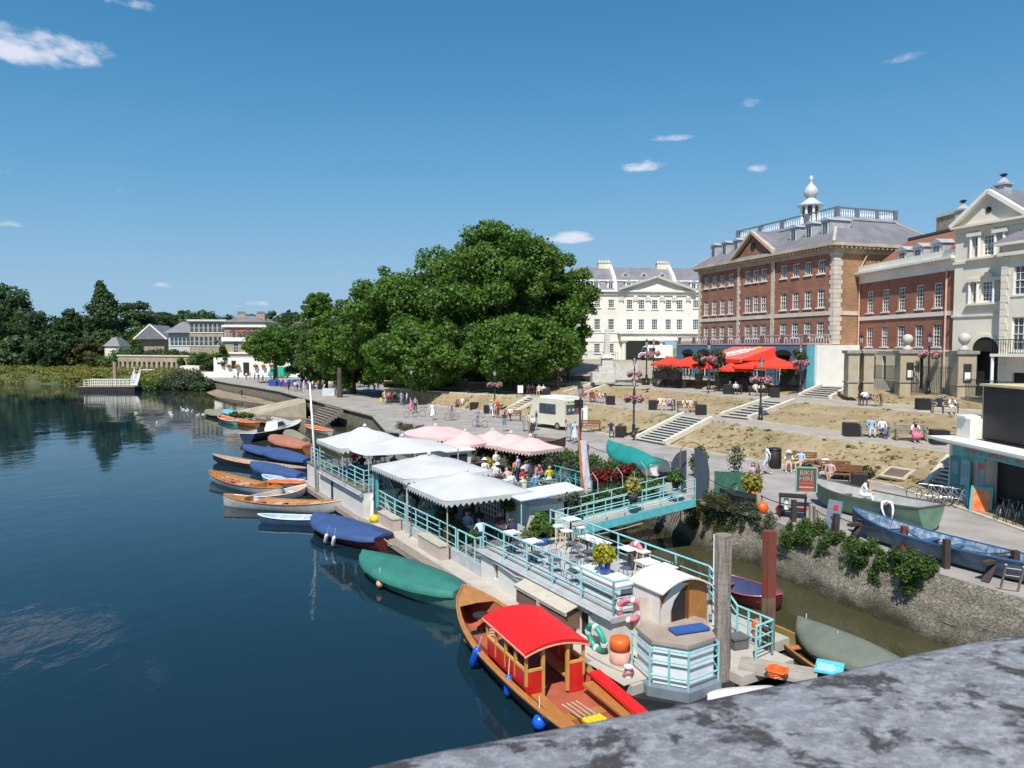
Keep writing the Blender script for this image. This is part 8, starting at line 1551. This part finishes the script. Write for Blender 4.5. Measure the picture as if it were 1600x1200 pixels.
def person_mesh(pn):
 if pn in PM: return PM[pn]
 J = pose(pn); keys = ['pel']+[k for k in J if k != 'pel']; idx = {k: i for i, k in enumerate(keys)}
 me = bpy.data.meshes.new('sk'); me.from_pydata([J[k] for k in keys], [(idx[a], idx[b]) for a, b, _ in BON], []); o = bpy.data.objects.new('sk', me); COL.objects.link(o)
 o.modifiers.new('skin', 'SKIN'); sub = o.modifiers.new('sub', 'SUBSURF'); sub.levels = 1; sub.render_levels = 1
 for k in keys: me.skin_vertices[0].data[idx[k]].radius = RAD[k]; me.skin_vertices[0].data[idx[k]].use_root = k == 'pel'
 bpy.context.view_layer.update(); ev = bpy.data.meshes.new_from_object(o.evaluated_get(bpy.context.evaluated_depsgraph_get())); bpy.data.objects.remove(o)
 V = [tuple(v.co) for v in ev.vertices]; Fc = [tuple(p.vertices) for p in ev.polygons]
 segs = [(Vector(J[a]), Vector(J[b_]), s_) for a, b_, s_ in BON]; mi = []
 for f in Fc:
  c = sum((Vector(V[i]) for i in f), Vector())/len(f); best = None
  for a, b_, s_ in segs:
   d = b_-a; t = max(0, min(1, (c-a).dot(d)/d.length_squared)); q = (c-(a+d*t)).length
   if best is None or q < best[0]: best = (q, s_)
  s_ = best[1]; h = Vector(J['hea']); fw = Vector(J['nos'])-h; fw.normalize()
  if s_ in (0,1) and (c-h).length < .24:
   upv = (Vector(J['top'])-h).normalized(); rel = c-h; s_ = 1 if (rel.dot(upv) > .045 or rel.dot(fw) < -.015) and rel.dot(upv) > -.07 else 0
  mi.append(s_)
 mb = MB(); mb.v = V; mb.f = Fc; mb.m = mi
 for sd, w_, h_ in ((-1,'wrl','hal'),(1,'wrr','har')):      # five fingers on each hand
  a = Vector(J[w_]); b_ = Vector(J[h_]); d = (b_-a).normalized(); sx = d.cross(Vector((0,1,0)) if abs(d.y) < .8 else Vector((1,0,0))).normalized(); nn = sx.cross(d).normalized(); mb.mi = 0
  for k in range(4):
   o_ = b_+sx*(-.024+.016*k)+d*.01; L_ = (.062,.072,.068,.052)[k]; mb.tube([o_, o_+d*L_*.55+nn*.004, o_+d*L_*.9+nn*.02], .0085, 4, .006)
  o_ = a.lerp(b_, .5)+sx*.026*-sd; mb.tube([o_, o_+d*.03-sx*sd*.02, o_+d*.055-sx*sd*.022], .010, 4, .007)
 h = Vector(J['hea']); fw = (Vector(J['nos'])-h).normalized(); upv = (Vector(J['top'])-h).normalized(); sx = fw.cross(upv).normalized()
 for sd in (-1,1):
  mb.mi = 1; e = h+sx*sd*.032+fw*.088+upv*.012; mb.tube([e-sx*.011, e+sx*.011], .006, 4); mb.mi = 0; r_ = h+sx*sd*.088; mb.tube([r_-upv*.025, r_+upv*.02], .014, 5)
 PM[pn] = (mb, J); bpy.data.meshes.remove(ev); return PM[pn]
PMESH = {}
def hatmesh():
 s = MB(); s.lathe([(.20,0),(.205,.012),(.11,.03),(.10,.11),(.06,.13),(.01,.135)], 14); return s.mesh('hat', hairm('strawhat'), True)
HAT = hatmesh()
def skirtmesh(sit):
 s = MB()
 if not sit: s.rings([[(a*math.cos(k*.628), b_*math.sin(k*.628), z) for k in range(10)] for a, b_, z in ((.15,.12,1.02),(.20,.16,.85),(.25,.22,.5),(.26,.24,.42))], cap=False)
 else: s.rings([[(-.2,y,z0),(.2,y,z0),(.23,y,z1),(-.23,y,z1)] for y, z0, z1 in ((-.12,.60,.42),(.2,.60,.42),(.47,.55,.2),(.5,.4,.18))])
 return s.mesh('skirt', cloth('white'), True)
SKIRT = {}
def hairlong():
 s = MB(); s.rings([[(a*math.cos(k*.785), -.045+b_*math.sin(k*.785), z) for k in range(8)] for a, b_, z in ((.07,.06,.09),(.10,.085,.03),(.10,.07,-.08),(.08,.05,-.2),(.04,.03,-.26))]); return s.mesh('long_hair', hairm('dark'), True)
LH = hairlong()
def person(px, py, z, pn, face, top, bot, hair, label, legs='skin', sk=0, sleeve='skin', extra='', loc=None, sc_=1.0, group=None):
 mb, J = person_mesh(pn)
 if pn not in PMESH: PMESH[pn] = mb.mesh('person', [SK[0], hairm('dark'), cloth('white'), cloth('navy'), SK[0], mat('shoe',(0.05,0.045,0.04),.6), SK[0]], True)
 o = bpy.data.objects.new('person', PMESH[pn]); COL.objects.link(o); o.location = loc if loc is not None else W(px, py, z); o.rotation_euler = (0,0,R(face)); o.scale = (sc_,)*3
 hat = hair.endswith('hat'); ms = [SK[sk], hairm('brown' if hat else hair), cloth(top), cloth(bot), SK[sk] if legs == 'skin' else cloth(legs), mat('shoe') if legs != 'skin' else mat('shoe_pale',(0.5,0.48,0.45),.6), SK[sk] if sleeve == 'skin' else cloth(top)]
 for i, m in enumerate(ms): o.material_slots[i].link = 'OBJECT'; o.material_slots[i].material = m
 def child(me, m, nm, dloc=(0,0,0)):
  c = bpy.data.objects.new(nm, me); COL.objects.link(c); c.parent = o; c.location = dloc; c.material_slots[0].link = 'OBJECT'; c.material_slots[0].material = m
 h = J['hea']
 if hat: child(HAT, hairm(hair), 'hat', (h[0], h[1]-.01, h[2]+.06))
 if 'skirt' in extra:
  k = pn.startswith('sit')
  if k not in SKIRT: SKIRT[k] = skirtmesh(k)
  child(SKIRT[k], cloth(bot), 'skirt')
 if 'long' in extra: child(LH, hairm('brown' if hat else hair), 'long_hair', h)
 tag(o, label, 'person', group); return o
A = 'people strolling on the promenade'
P = PZ+.005
PP = [ # px, py, z, pose, facing (0 = away from camera, 90 = left), top, bottom, hair, label, kwargs
(1198,742,P,'walk',75,'white','paleblue','brown','man in white shirt and pale shorts striding left past the round bin',{}),
(642,646,P,'stand',120,'pink','pink','dark','woman in pink dress standing above the pink marquee',dict(extra='skirt long')),
(649,645,P,'stand',180,'grey','black','dark','man in dark clothes beside the woman in pink',dict(legs='black')),
(676,656,P,'walk',170,'white','white','blond','woman in long white dress walking above the pink marquee',dict(extra='skirt long')),
(706,657,P,'phone',100,'blue','khaki','grey','man in royal blue shirt riding a bicycle',dict(legs='khaki')),
(746,667,P,'stand',200,'grey','grey','blond','woman in grey holding her bicycle',dict(legs='grey')),
(768,652,P,'walk',10,'sky','white','strawhat','person in pale blue with straw hat left of the red shirt',dict(legs='white')),
(778,653,P,'stand',30,'red','maroon','dark','person in bright red shirt behind the promenade walkers',dict(legs='maroon')),
(788,674,P,'stand',-20,'maroon','teal','dark','man in maroon top and teal shorts seen from behind',{}),
(774,648,P,'stand',160,'orange','beige','dark','person in orange next to the red shirted one',{}),
(818,674,P,'stand',-60,'grey','grey','grey','person in grey first in the ice cream queue from the left',dict(legs='grey')),
(826,676,P,'stand',-70,'beige','khaki','brown','person in beige second in the ice cream queue',dict(legs='khaki')),
(832,681,P,'hip',-50,'white','black','blond','woman in white top and black skirt in the ice cream queue',dict(extra='skirt long')),
(838,672,P,'stand',-90,'black','grey','dark','dark dressed person closest to the serving window',dict(legs='grey')),
(889,690,P,'stand',20,'grey','grey','grey','woman in plain grey dress right of the van',dict(extra='skirt')),
(898,692,P,'stand',10,'paleblue','paleblue','blond','woman in patterned pale blue dress next to the lamp',dict(extra='skirt long')),
(601,631,P,'walk',0,'beige','beige','white','older man in beige with yellow bag under the trees',dict(legs='beige')),
(608,632,P,'walk',10,'pink','maroon','dark','woman in pinkish top in the middle of three walkers under the trees',dict(legs='maroon')),
(617,630,P,'walk',5,'white','black','dark','man in white shirt, rightmost of three walkers under the trees',dict(legs='black')),
(1176,778,P,'phone',150,'lilac','brown','brown','woman in lilac top by the spiky plant on the quay',dict(legs='brown', extra='long')),
(1184,780,P,'stand',60,'brown','black','dark','dark dressed companion right of the woman in lilac',dict(legs='black')),
(1232,737,P,'sitlean',160,'cream','beige','whitehat','person in cream with white hat on the bench by the round bin',{}),
(1250,736,P,'sitback',140,'sky','beige','dark','man in sky blue shirt on the bench by the round bin',{}),
(1291,746,P,'sitback',190,'white','black','dark','man in white shirt and dark jacket trousers on the bench',dict(legs='black')),
(1279,748,P,'sitlean',120,'brown','brown','dark','shaded figure seated left of the man in dark trousers',dict(legs='brown')),
(1112,597,5.42,'stand',170,'white','black','dark','waiter in white shirt below the restaurant awning',dict(legs='black')),
(1221,603,5.42,'stand',90,'paleblue','navy','dark','person in pale blue shirt near the rightmost red parasol',dict(legs='navy')),
(378,620,.4,'bend',30,'navy','black','dark','figure in dark clothes bending down on the muddy beach',dict(legs='black')),
(1380,823,PZ,'bend',165,'white','denim','dark','worker in white shirt bending over the blue boat',dict(legs='denim',sleeve='top')),
(493,727,.5,'stand',60,'navy','navy','dark','boatman in dark blue on the pontoon beside the flagpole',dict(legs='navy')),
]
for a in PP: person(*a[:9], **a[9])
yb = thing('yellow_bag', 'yellow shopping bag carried under the trees', 'bag', W(599,631,P)+Vector((-.3,0,.35))); s = MB(); s.box(-.15,-.08,0,.15,.08,.42); s.build('sack', mat('yellow'), yb)
# seated on benches: (px, py, z, dx, top, bottom, hair, label)
SB = [(722,637,PZ+.1,'white','beige','grey','man in white with beige trousers on the brown bench behind the cyclist',10), (797,656,PZ+.1,'white','black','dark','person in white and black on the bench left of the queue',10),
(826,616,3.72,'pink','pink','blond','sitter in pink beside the notice board',5), (832,616,3.72,'striped','red','brown','sitter in striped red beside the notice board',5), (842,617,3.72,'cream','white','white','left sitter in pale clothes above the van',5), (849,618,3.72,'white','beige','grey','right sitter in white above the van',5),
(912,626.5,3.72,'striped','pink','dark','first sitter from the left on the crowded bench',8), (919,627,3.72,'pink','beige','brown','second sitter on the crowded bench, in pink',8), (925,628,3.72,'brown','striped','blond','third sitter on the crowded bench, in brown',8), (932,629,3.72,'orange','pink','red','sitter in orange on the crowded row',8), (939,630,3.72,'white','grey','dark','sitter in white at the right of the crowded row',8),
(1032,640.5,3.72,'cream','cream','blond','left sitter in cream beside the middle planter',10), (1038,641,3.72,'beige','cream','grey','middle sitter in beige beside the middle planter',10), (1047,641.5,3.72,'lilac','navy','dark','sitter in lilac shirt on the cream sitters bench',10), (1070,644,3.72,'cream','beige','white','left sitter of the cream couple',10), (1079,645,3.72,'beige','striped','brown','right sitter of the cream couple',10),
(1363,683,3.72,'sky','paleblue','dark','sitter in sky blue with pale jeans',15), (1380,685,3.72,'white','blue','brown','sitter in white with bright blue jeans',15), (1430,690.5,3.72,'white','pink','dark','woman in white top and bright pink skirt on the grey bench',15),
(1141,615.5,4.66,'black','white','dark','left figure by the wide upper planter, in black',8), (1150,616.5,4.66,'white','black','grey','right figure in white shirt by the wide upper planter',8), (1181,618,4.66,'white','beige','dark','left of the white shirted pair on the upper path',8), (1190,618.5,4.66,'white','black','dark','right of the white shirted pair on the upper path',8),
(1352,633.5,4.66,'white','navy','dark','person in white and navy beside the bicycle on the upper path',12), (1369,635,4.66,'khaki','khaki','dark','person in khaki on the bench by the gate lamp',12), (1469,645,4.66,'navy','black','grey','man in navy polo seated at the far right bench',14), (1488,647,4.66,'white','white','blond','woman all in white leaning back on the far right bench',14),
(937,595.8,4.66,'white','beige','dark','lone figure in white near the fountain',3), (953,597,4.66,'black','cream','dark','lone figure in black near the fountain',3), (1043,603,4.66,'cream','beige','brown','left figure on the long upper bench',5), (1053,603.6,4.66,'white','grey','dark','right figure in white on the long upper bench',5), (1024,602,4.66,'grey','grey','grey','grey figure at the left end of the long upper bench',5),
(955,682,PZ+.1,'navy','navy','blond','person in navy crouched beside the black planter on the promenade',12), (1298,757,PZ+.15,'striped','beige','dark','sunburnt sitter on the stern of the green boat',40)]
for i, (x, y, z, tp, bt, hr, lb, a) in enumerate(SB):
 p = W(x, y, z)+Vector((0,.12,0)); person(0,0,0,['sit','sitcross','sitlean','sitback'][i%4],180-a+rnd.uniform(-12,12),tp,bt,hr,lb,legs=bt if bt in ('black','navy','paleblue','blue','khaki','grey') else 'skin',extra='skirt long' if bt == 'pink' and tp == 'white' else ('long' if hr in ('blond','red') else ''),loc=p,sk=i%2*(i%3==0))
person(0,0,0,'sitlean',-120,'white','white','brown','person in white shirt sitting inside the green boat',legs='white',loc=W(1347,790,PZ+.35))
# restaurant guests: (u, v, z, facing offset, top, bottom, hair, label)
RG = [(24.9,8.0,1.3,'white','navy','brown','guest in white nearest the bar hut'), (23.7,8.0,1.3,'maroon','black','dark','guest in maroon facing the bar hut'), (23.0,8.6,1.3,'white','beige','whitehat','guest in white with white hat on the rear terrace'), (21.8,8.6,1.3,'cream','beige','grey','guest in cream at the white hat table'),
(21.2,8.4,1.3,'white','pink','whitehat','second guest with white hat, at the middle table'), (20.0,8.4,1.3,'striped','white','blond','guest in striped top at the middle table'), (19.3,9.0,1.3,'red','black','strawhat','broad man in red shirt with pale hat on the rear terrace'), (18.1,9.0,1.3,'sky','denim','brown','guest in sky blue beside the man in red'),
(22.6,10.4,1.3,'orange','brown','dark','guest in orange at the back row'), (21.4,10.4,1.3,'lilac','navy','dark','guest in lilac at the back row'), (20.4,10.6,1.3,'pink','beige','red','guest in pink under the rightmost parasol'), (19.2,10.6,1.3,'yellow','white','blond','guest in yellow under the rightmost parasol'), (18.5,7.8,1.3,'white','denim','dark','guest in white at the front corner table'), (17.3,7.8,1.3,'beige','beige','grey','guest in beige at the front corner table'),
(19.4,1.9,.75,'white','black','dark','guest in white next to the blue stair screen'), (18.2,1.9,.75,'grey','grey','grey','guest in grey by the walkway railing'), (17.8,3.4,.75,'cream','black','dark','shaded guest in cream deep under the third canopy'), (16.6,3.4,.75,'black','black','blond','shaded guest in black with blond hair'), (17.0,1.9,.75,'beige','grey','grey','guest in beige beside the broad plant'), (15.8,1.9,.75,'teal','black','brown','guest in teal beside the broad plant'),
(15.3,3.4,.75,'maroon','black','dark','guest in maroon under the middle of the nearest canopy'), (14.1,3.4,.75,'black','black','dark','guest in black under the middle of the nearest canopy'), (13.5,2.6,.75,'sky','navy','dark','man in sky blue shirt seen from behind at the front table'), (12.3,2.6,.75,'paleblue','navy','grey','broad man in pale blue shirt at the canopy edge'), (12.8,3.8,.75,'maroon','brown','dark','guest in maroon next to the trellis'), (11.6,3.8,.75,'navy','black','dark','woman in navy beside the kitchen wall'),
(26.2,1.6,1.92,'red','black','dark','guest in red at the rear block railing'), (25.0,1.6,1.92,'navy','grey','brown','guest in navy at the rear block railing'), (24.2,3.2,1.92,'grey','black','dark','guest in grey inside the rear block'), (27.4,3.4,1.92,'white','beige','blond','guest in white near the flagpole'), (22.8,1.6,1.92,'brown','black','grey','guest in brown at the rear block corner')]
FD = math.degrees(FR)
for i, (u, v, z, tp, bt, hr, lb) in enumerate(RG):
 far = i % 2 == 0                        # far chair looks back along -u, near chair along +u
 person(0,0,0,['sitlean','sit','sitback','sitlean','sitcross'][i%5],(FD+90 if far else FD-90),tp,bt,hr,lb,legs=bt if bt in ('black','navy','denim','grey','brown') else 'skin',loc=LW(u,v,z),extra='long' if hr in ('blond','red') else '',sk=(i%3==2)*1)
person(0,0,0,'stand',FD-60,'lilac','navy','dark','tall standing guest in violet shirt among the rear terrace tables',legs='navy',loc=LW(20.9,9.6,1.3)); person(0,0,0,'phone',FD+100,'white','black','dark','waitress in white standing between the rear tables',legs='black',loc=LW(23.2,9.4,1.3)); person(0,0,0,'stand',FD+160,'black','black','dark','waiter in black standing in the canopy shade',legs='black',loc=LW(16.2,4.2,.75))
# far crowd between the pub and the trees
xs = [(451,611,'navy','black'),(461,612,'white','khaki'),(465,611,'cream','black'),(470,613,'blue','navy'),(475,609,'white','white'),(478,607,'red','beige'),(481,608,'pink','black'),(486,607,'maroon','grey'),(491,606,'white','brown'),(498,609,'orange','black'),(504,609,'grey','navy'),(511,607,'pink','beige'),(515,610,'white','beige'),(522,614,'white','navy'),(525,616,'sky','white'),(536,615,'white','black'),(540,616,'black','black'),(545,612,'maroon','grey'),(549,611,'white','grey'),(560,606,'yellow','khaki'),(565,605,'beige','black'),(432,604,'green','black'),(424,602,'navy','grey'),(411,598,'white','black'),(404,597,'black','denim'),(398,594,'beige','black'),(372,592,'navy','black'),(328,588,'white','pink'),(334,589,'lilac','white'),(456,609,'teal','beige'),(468,609,'grey','white'),(483,610,'sky','black'),(489,610,'white','denim'),(494,608,'green','white'),(501,607,'cream','navy'),(507,611,'black','white'),(519,610,'yellow','grey'),(530,612,'grey','black'),(533,609,'pink','white'),(551,614,'cream','khaki'),(555,609,'navy','white'),(570,608,'red','grey'),(585,617,'sky','grey'),(591,610,'black','beige'),(447,607,'white','red'),(440,606,'striped','navy'),(416,601,'sky','khaki'),(391,593,'red','denim'),(385,594,'white','brown'),(627,633,'grey','grey'),(636,636,'sky','denim'),(576,612,'white','teal')]
wh = ['near the blue banner','in front of the green van','before the kiosk van','by the thick trunk','at the shade edge','below the pub flowers']
for i, (x, y, tp, bt) in enumerate(xs):
 w_ = wh[0] if x < 455 and x > 415 else wh[5] if x <= 415 else wh[1] if x < 475 else wh[2] if x < 505 else wh[3] if x < 555 else wh[4]
 person(x, y, P, ['walk','stand','phone','walk','hip'][i%5], [0,170,60,200,-70,110][i%6], tp, bt, ['dark','brown','grey','blond'][i%4], 'distant figure in %s and %s %s%s' % (tp, bt, w_, ['',', walking',', standing',''][i%4]), legs=bt, sk=i%2)
# ---------------- stone bridge parapet in the foreground ----------------
def parapet_mat():
 m = bpy.data.materials.new('parapet_stone'); m.use_nodes = True; nt = m.node_tree; b = nt.nodes['Principled BSDF']; L = nt.links.new; N = nt.nodes.new; b.inputs['Roughness'].default_value = .9
 tc = N('ShaderNodeTexCoord')
 def nz(s, d=6, r=.6, dist=0):
  n = N('ShaderNodeTexNoise'); n.inputs['Scale'].default_value = s; n.inputs['Detail'].default_value = d; n.inputs['Roughness'].default_value = r; n.inputs['Distortion'].default_value = dist; L(tc.outputs['Object'], n.inputs['Vector']); return n.outputs['Fac']
 def mix(f, lo, hi, a, c):
  r = N('ShaderNodeMapRange'); r.inputs['From Min'].default_value = lo; r.inputs['From Max'].default_value = hi; L(f, r.inputs['Value']); x = N('ShaderNodeMix'); x.data_type = 'RGBA'; L(r.outputs[0], x.inputs['Factor'])
  for i, q in ((6,a),(7,c)):
   if isinstance(q, tuple): x.inputs[i].default_value = (*q,1)
   else: L(q, x.inputs[i])
  return x.outputs[2]
 base = mix(nz(9,8,.7), .35, .65, (0.185,0.185,0.20), (0.31,0.31,0.33))
 pale = mix(nz(34,8,.85,.2), .46, .60, base, (0.46,0.46,0.48))
 dark = mix(nz(10,8,.7,.3), .515, .575, pale, (0.070,0.058,0.060))
 yel = mix(nz(4,3), .70, .76, dark, (0.3,0.27,0.08))
 spk = mix(nz(90,4,.8), .60, .72, yel, (0.42,0.42,0.43)); spk2 = mix(nz(70,4,.8,.1), .62, .70, spk, (0.07,0.065,0.065)); L(spk2, b.inputs['Base Color']); bp = N('ShaderNodeBump'); bp.inputs['Strength'].default_value = .7; bp.inputs['Distance'].default_value = .012; L(nz(55,9,.8), bp.inputs['Height']); L(bp.outputs[0], b.inputs['Normal']); return m
ZP = CZ-.55; pe = [(300,1290),(450,1240),(590,1200),(700,1175),(850,1146),(1000,1117),(1100,1098),(1190,1079),(1322,1052),(1400,1033),(1469,1017),(1534,1004),(1600,992),(1800,962),(2300,900)]
E_ = [W(x, y, ZP) for x, y in pe]; s = MB(); rows = []
dr = (E_[-1]-E_[0]).normalized(); nr = Vector((dr.y,-dr.x,0))
for q in E_: rows.append([tuple(q+nr*a+Vector((0,0,z))) for a, z in ((.02,-.9),(.0,-.30),(-.04,-.28),(-.04,-.05),(-.03,-.015),(.0,0),(.03,.008),(.3,.045),(.75,.05),(.80,.0),(.8,-.3),(.75,-.9))])
s.rings(rows, close=False); o = s.build('bridge_parapet', parapet_mat(), None, True); tag(o, 'lichen stained grey stone parapet of the bridge in the foreground', 'parapet')
# ---------------- separate countable pieces of a part ----------------
def explode(o, newname):
 me = o.data; n = len(me.vertices); par = list(range(n))
 def find(i):
  while par[i] != i: par[i] = par[par[i]]; i = par[i]
  return i
 for e in me.edges:
  a, b = find(e.vertices[0]), find(e.vertices[1])
  if a != b: par[a] = b
 grp = {}
 for p in me.polygons: grp.setdefault(find(p.vertices[0]), []).append(p)
 if len(grp) < 2: o.name = newname; return
 for k, ps in list(grp.items()):
  mp = {}; vs = []; fs = []
  for p in ps:
   f = []
   for v in p.vertices:
    if v not in mp: mp[v] = len(vs); vs.append(tuple(me.vertices[v].co))
    f.append(mp[v])
   fs.append(f)
  m = bpy.data.meshes.new(newname); m.from_pydata(vs, [], fs); m.materials.append(me.materials[0]); c = bpy.data.objects.new(newname, m); COL.objects.link(c); c.parent = o.parent
 bpy.data.objects.remove(o)
for o in list(bpy.data.objects):
 st = o.name.split('.')[0]; nn = {'quoins':'quoin','modillions':'modillion','dentils':'dentil','balusters':'baluster','terrace_balusters':'terrace_baluster','terrace_piers':'terrace_pier','door_frame':'door_frame','canopy_valance':'canopy_valance','cupola_columns':'cupola_column','arched_opening':'arched_opening','pilaster':'pilaster','pilaster_capital':'pilaster_capital','portico_column':'portico_column','window_column':'window_column','wing_quoins':'wing_quoin','downpipe':'downpipe','canopy_edging':'canopy_edging','side_pane':'side_pane','cabin_bench':'cabin_bench','side_panel':'side_panel','side_deck':'side_deck','edge_plank':'edge_plank','opening':'opening','window_hood':'window_hood'}.get(st)
 if nn and o.type == 'MESH': explode(o, nn)
# tufts and litter of dry grass on the banks
def tufts(A, B, n, seed):
 rr = random.Random(seed); bl = []
 A = resamp(A); B = resamp(B)
 for i in range(n):
  j = rr.random()*(len(A)-1.01); k = int(j); t = rr.random(); p = A[k].lerp(A[k+1], j-k).lerp(B[k].lerp(B[k+1], j-k), t); bl.append((p.x, p.y, p.z+.05, (.08+.16*rr.random()**2), .3))
 return bl
tm = leafmat('leaf_tuft', (0.24,0.18,0.08), (0.38,0.30,0.16), (0.46,0.37,0.21), .1); tg = leafmat('leaf_tuft_green', (0.13,0.14,0.04), (0.22,0.21,0.07), None, .1)
for i, (A, B, n) in enumerate(((L0, L1a, 500), (L1b, L2a, 300), (L2b, L3a, 200))):
 o = leaves('dry_grass_tufts', tufts(A, B, n, 11+i), n*8, .12, tm, None, 11+i, shell=.1); o['kind'] = 'stuff'
 o = leaves('green_grass_tufts', tufts(A, B, n//7, 31+i), n*2, .18, tg, None, 31+i, shell=.1); o['kind'] = 'stuff'
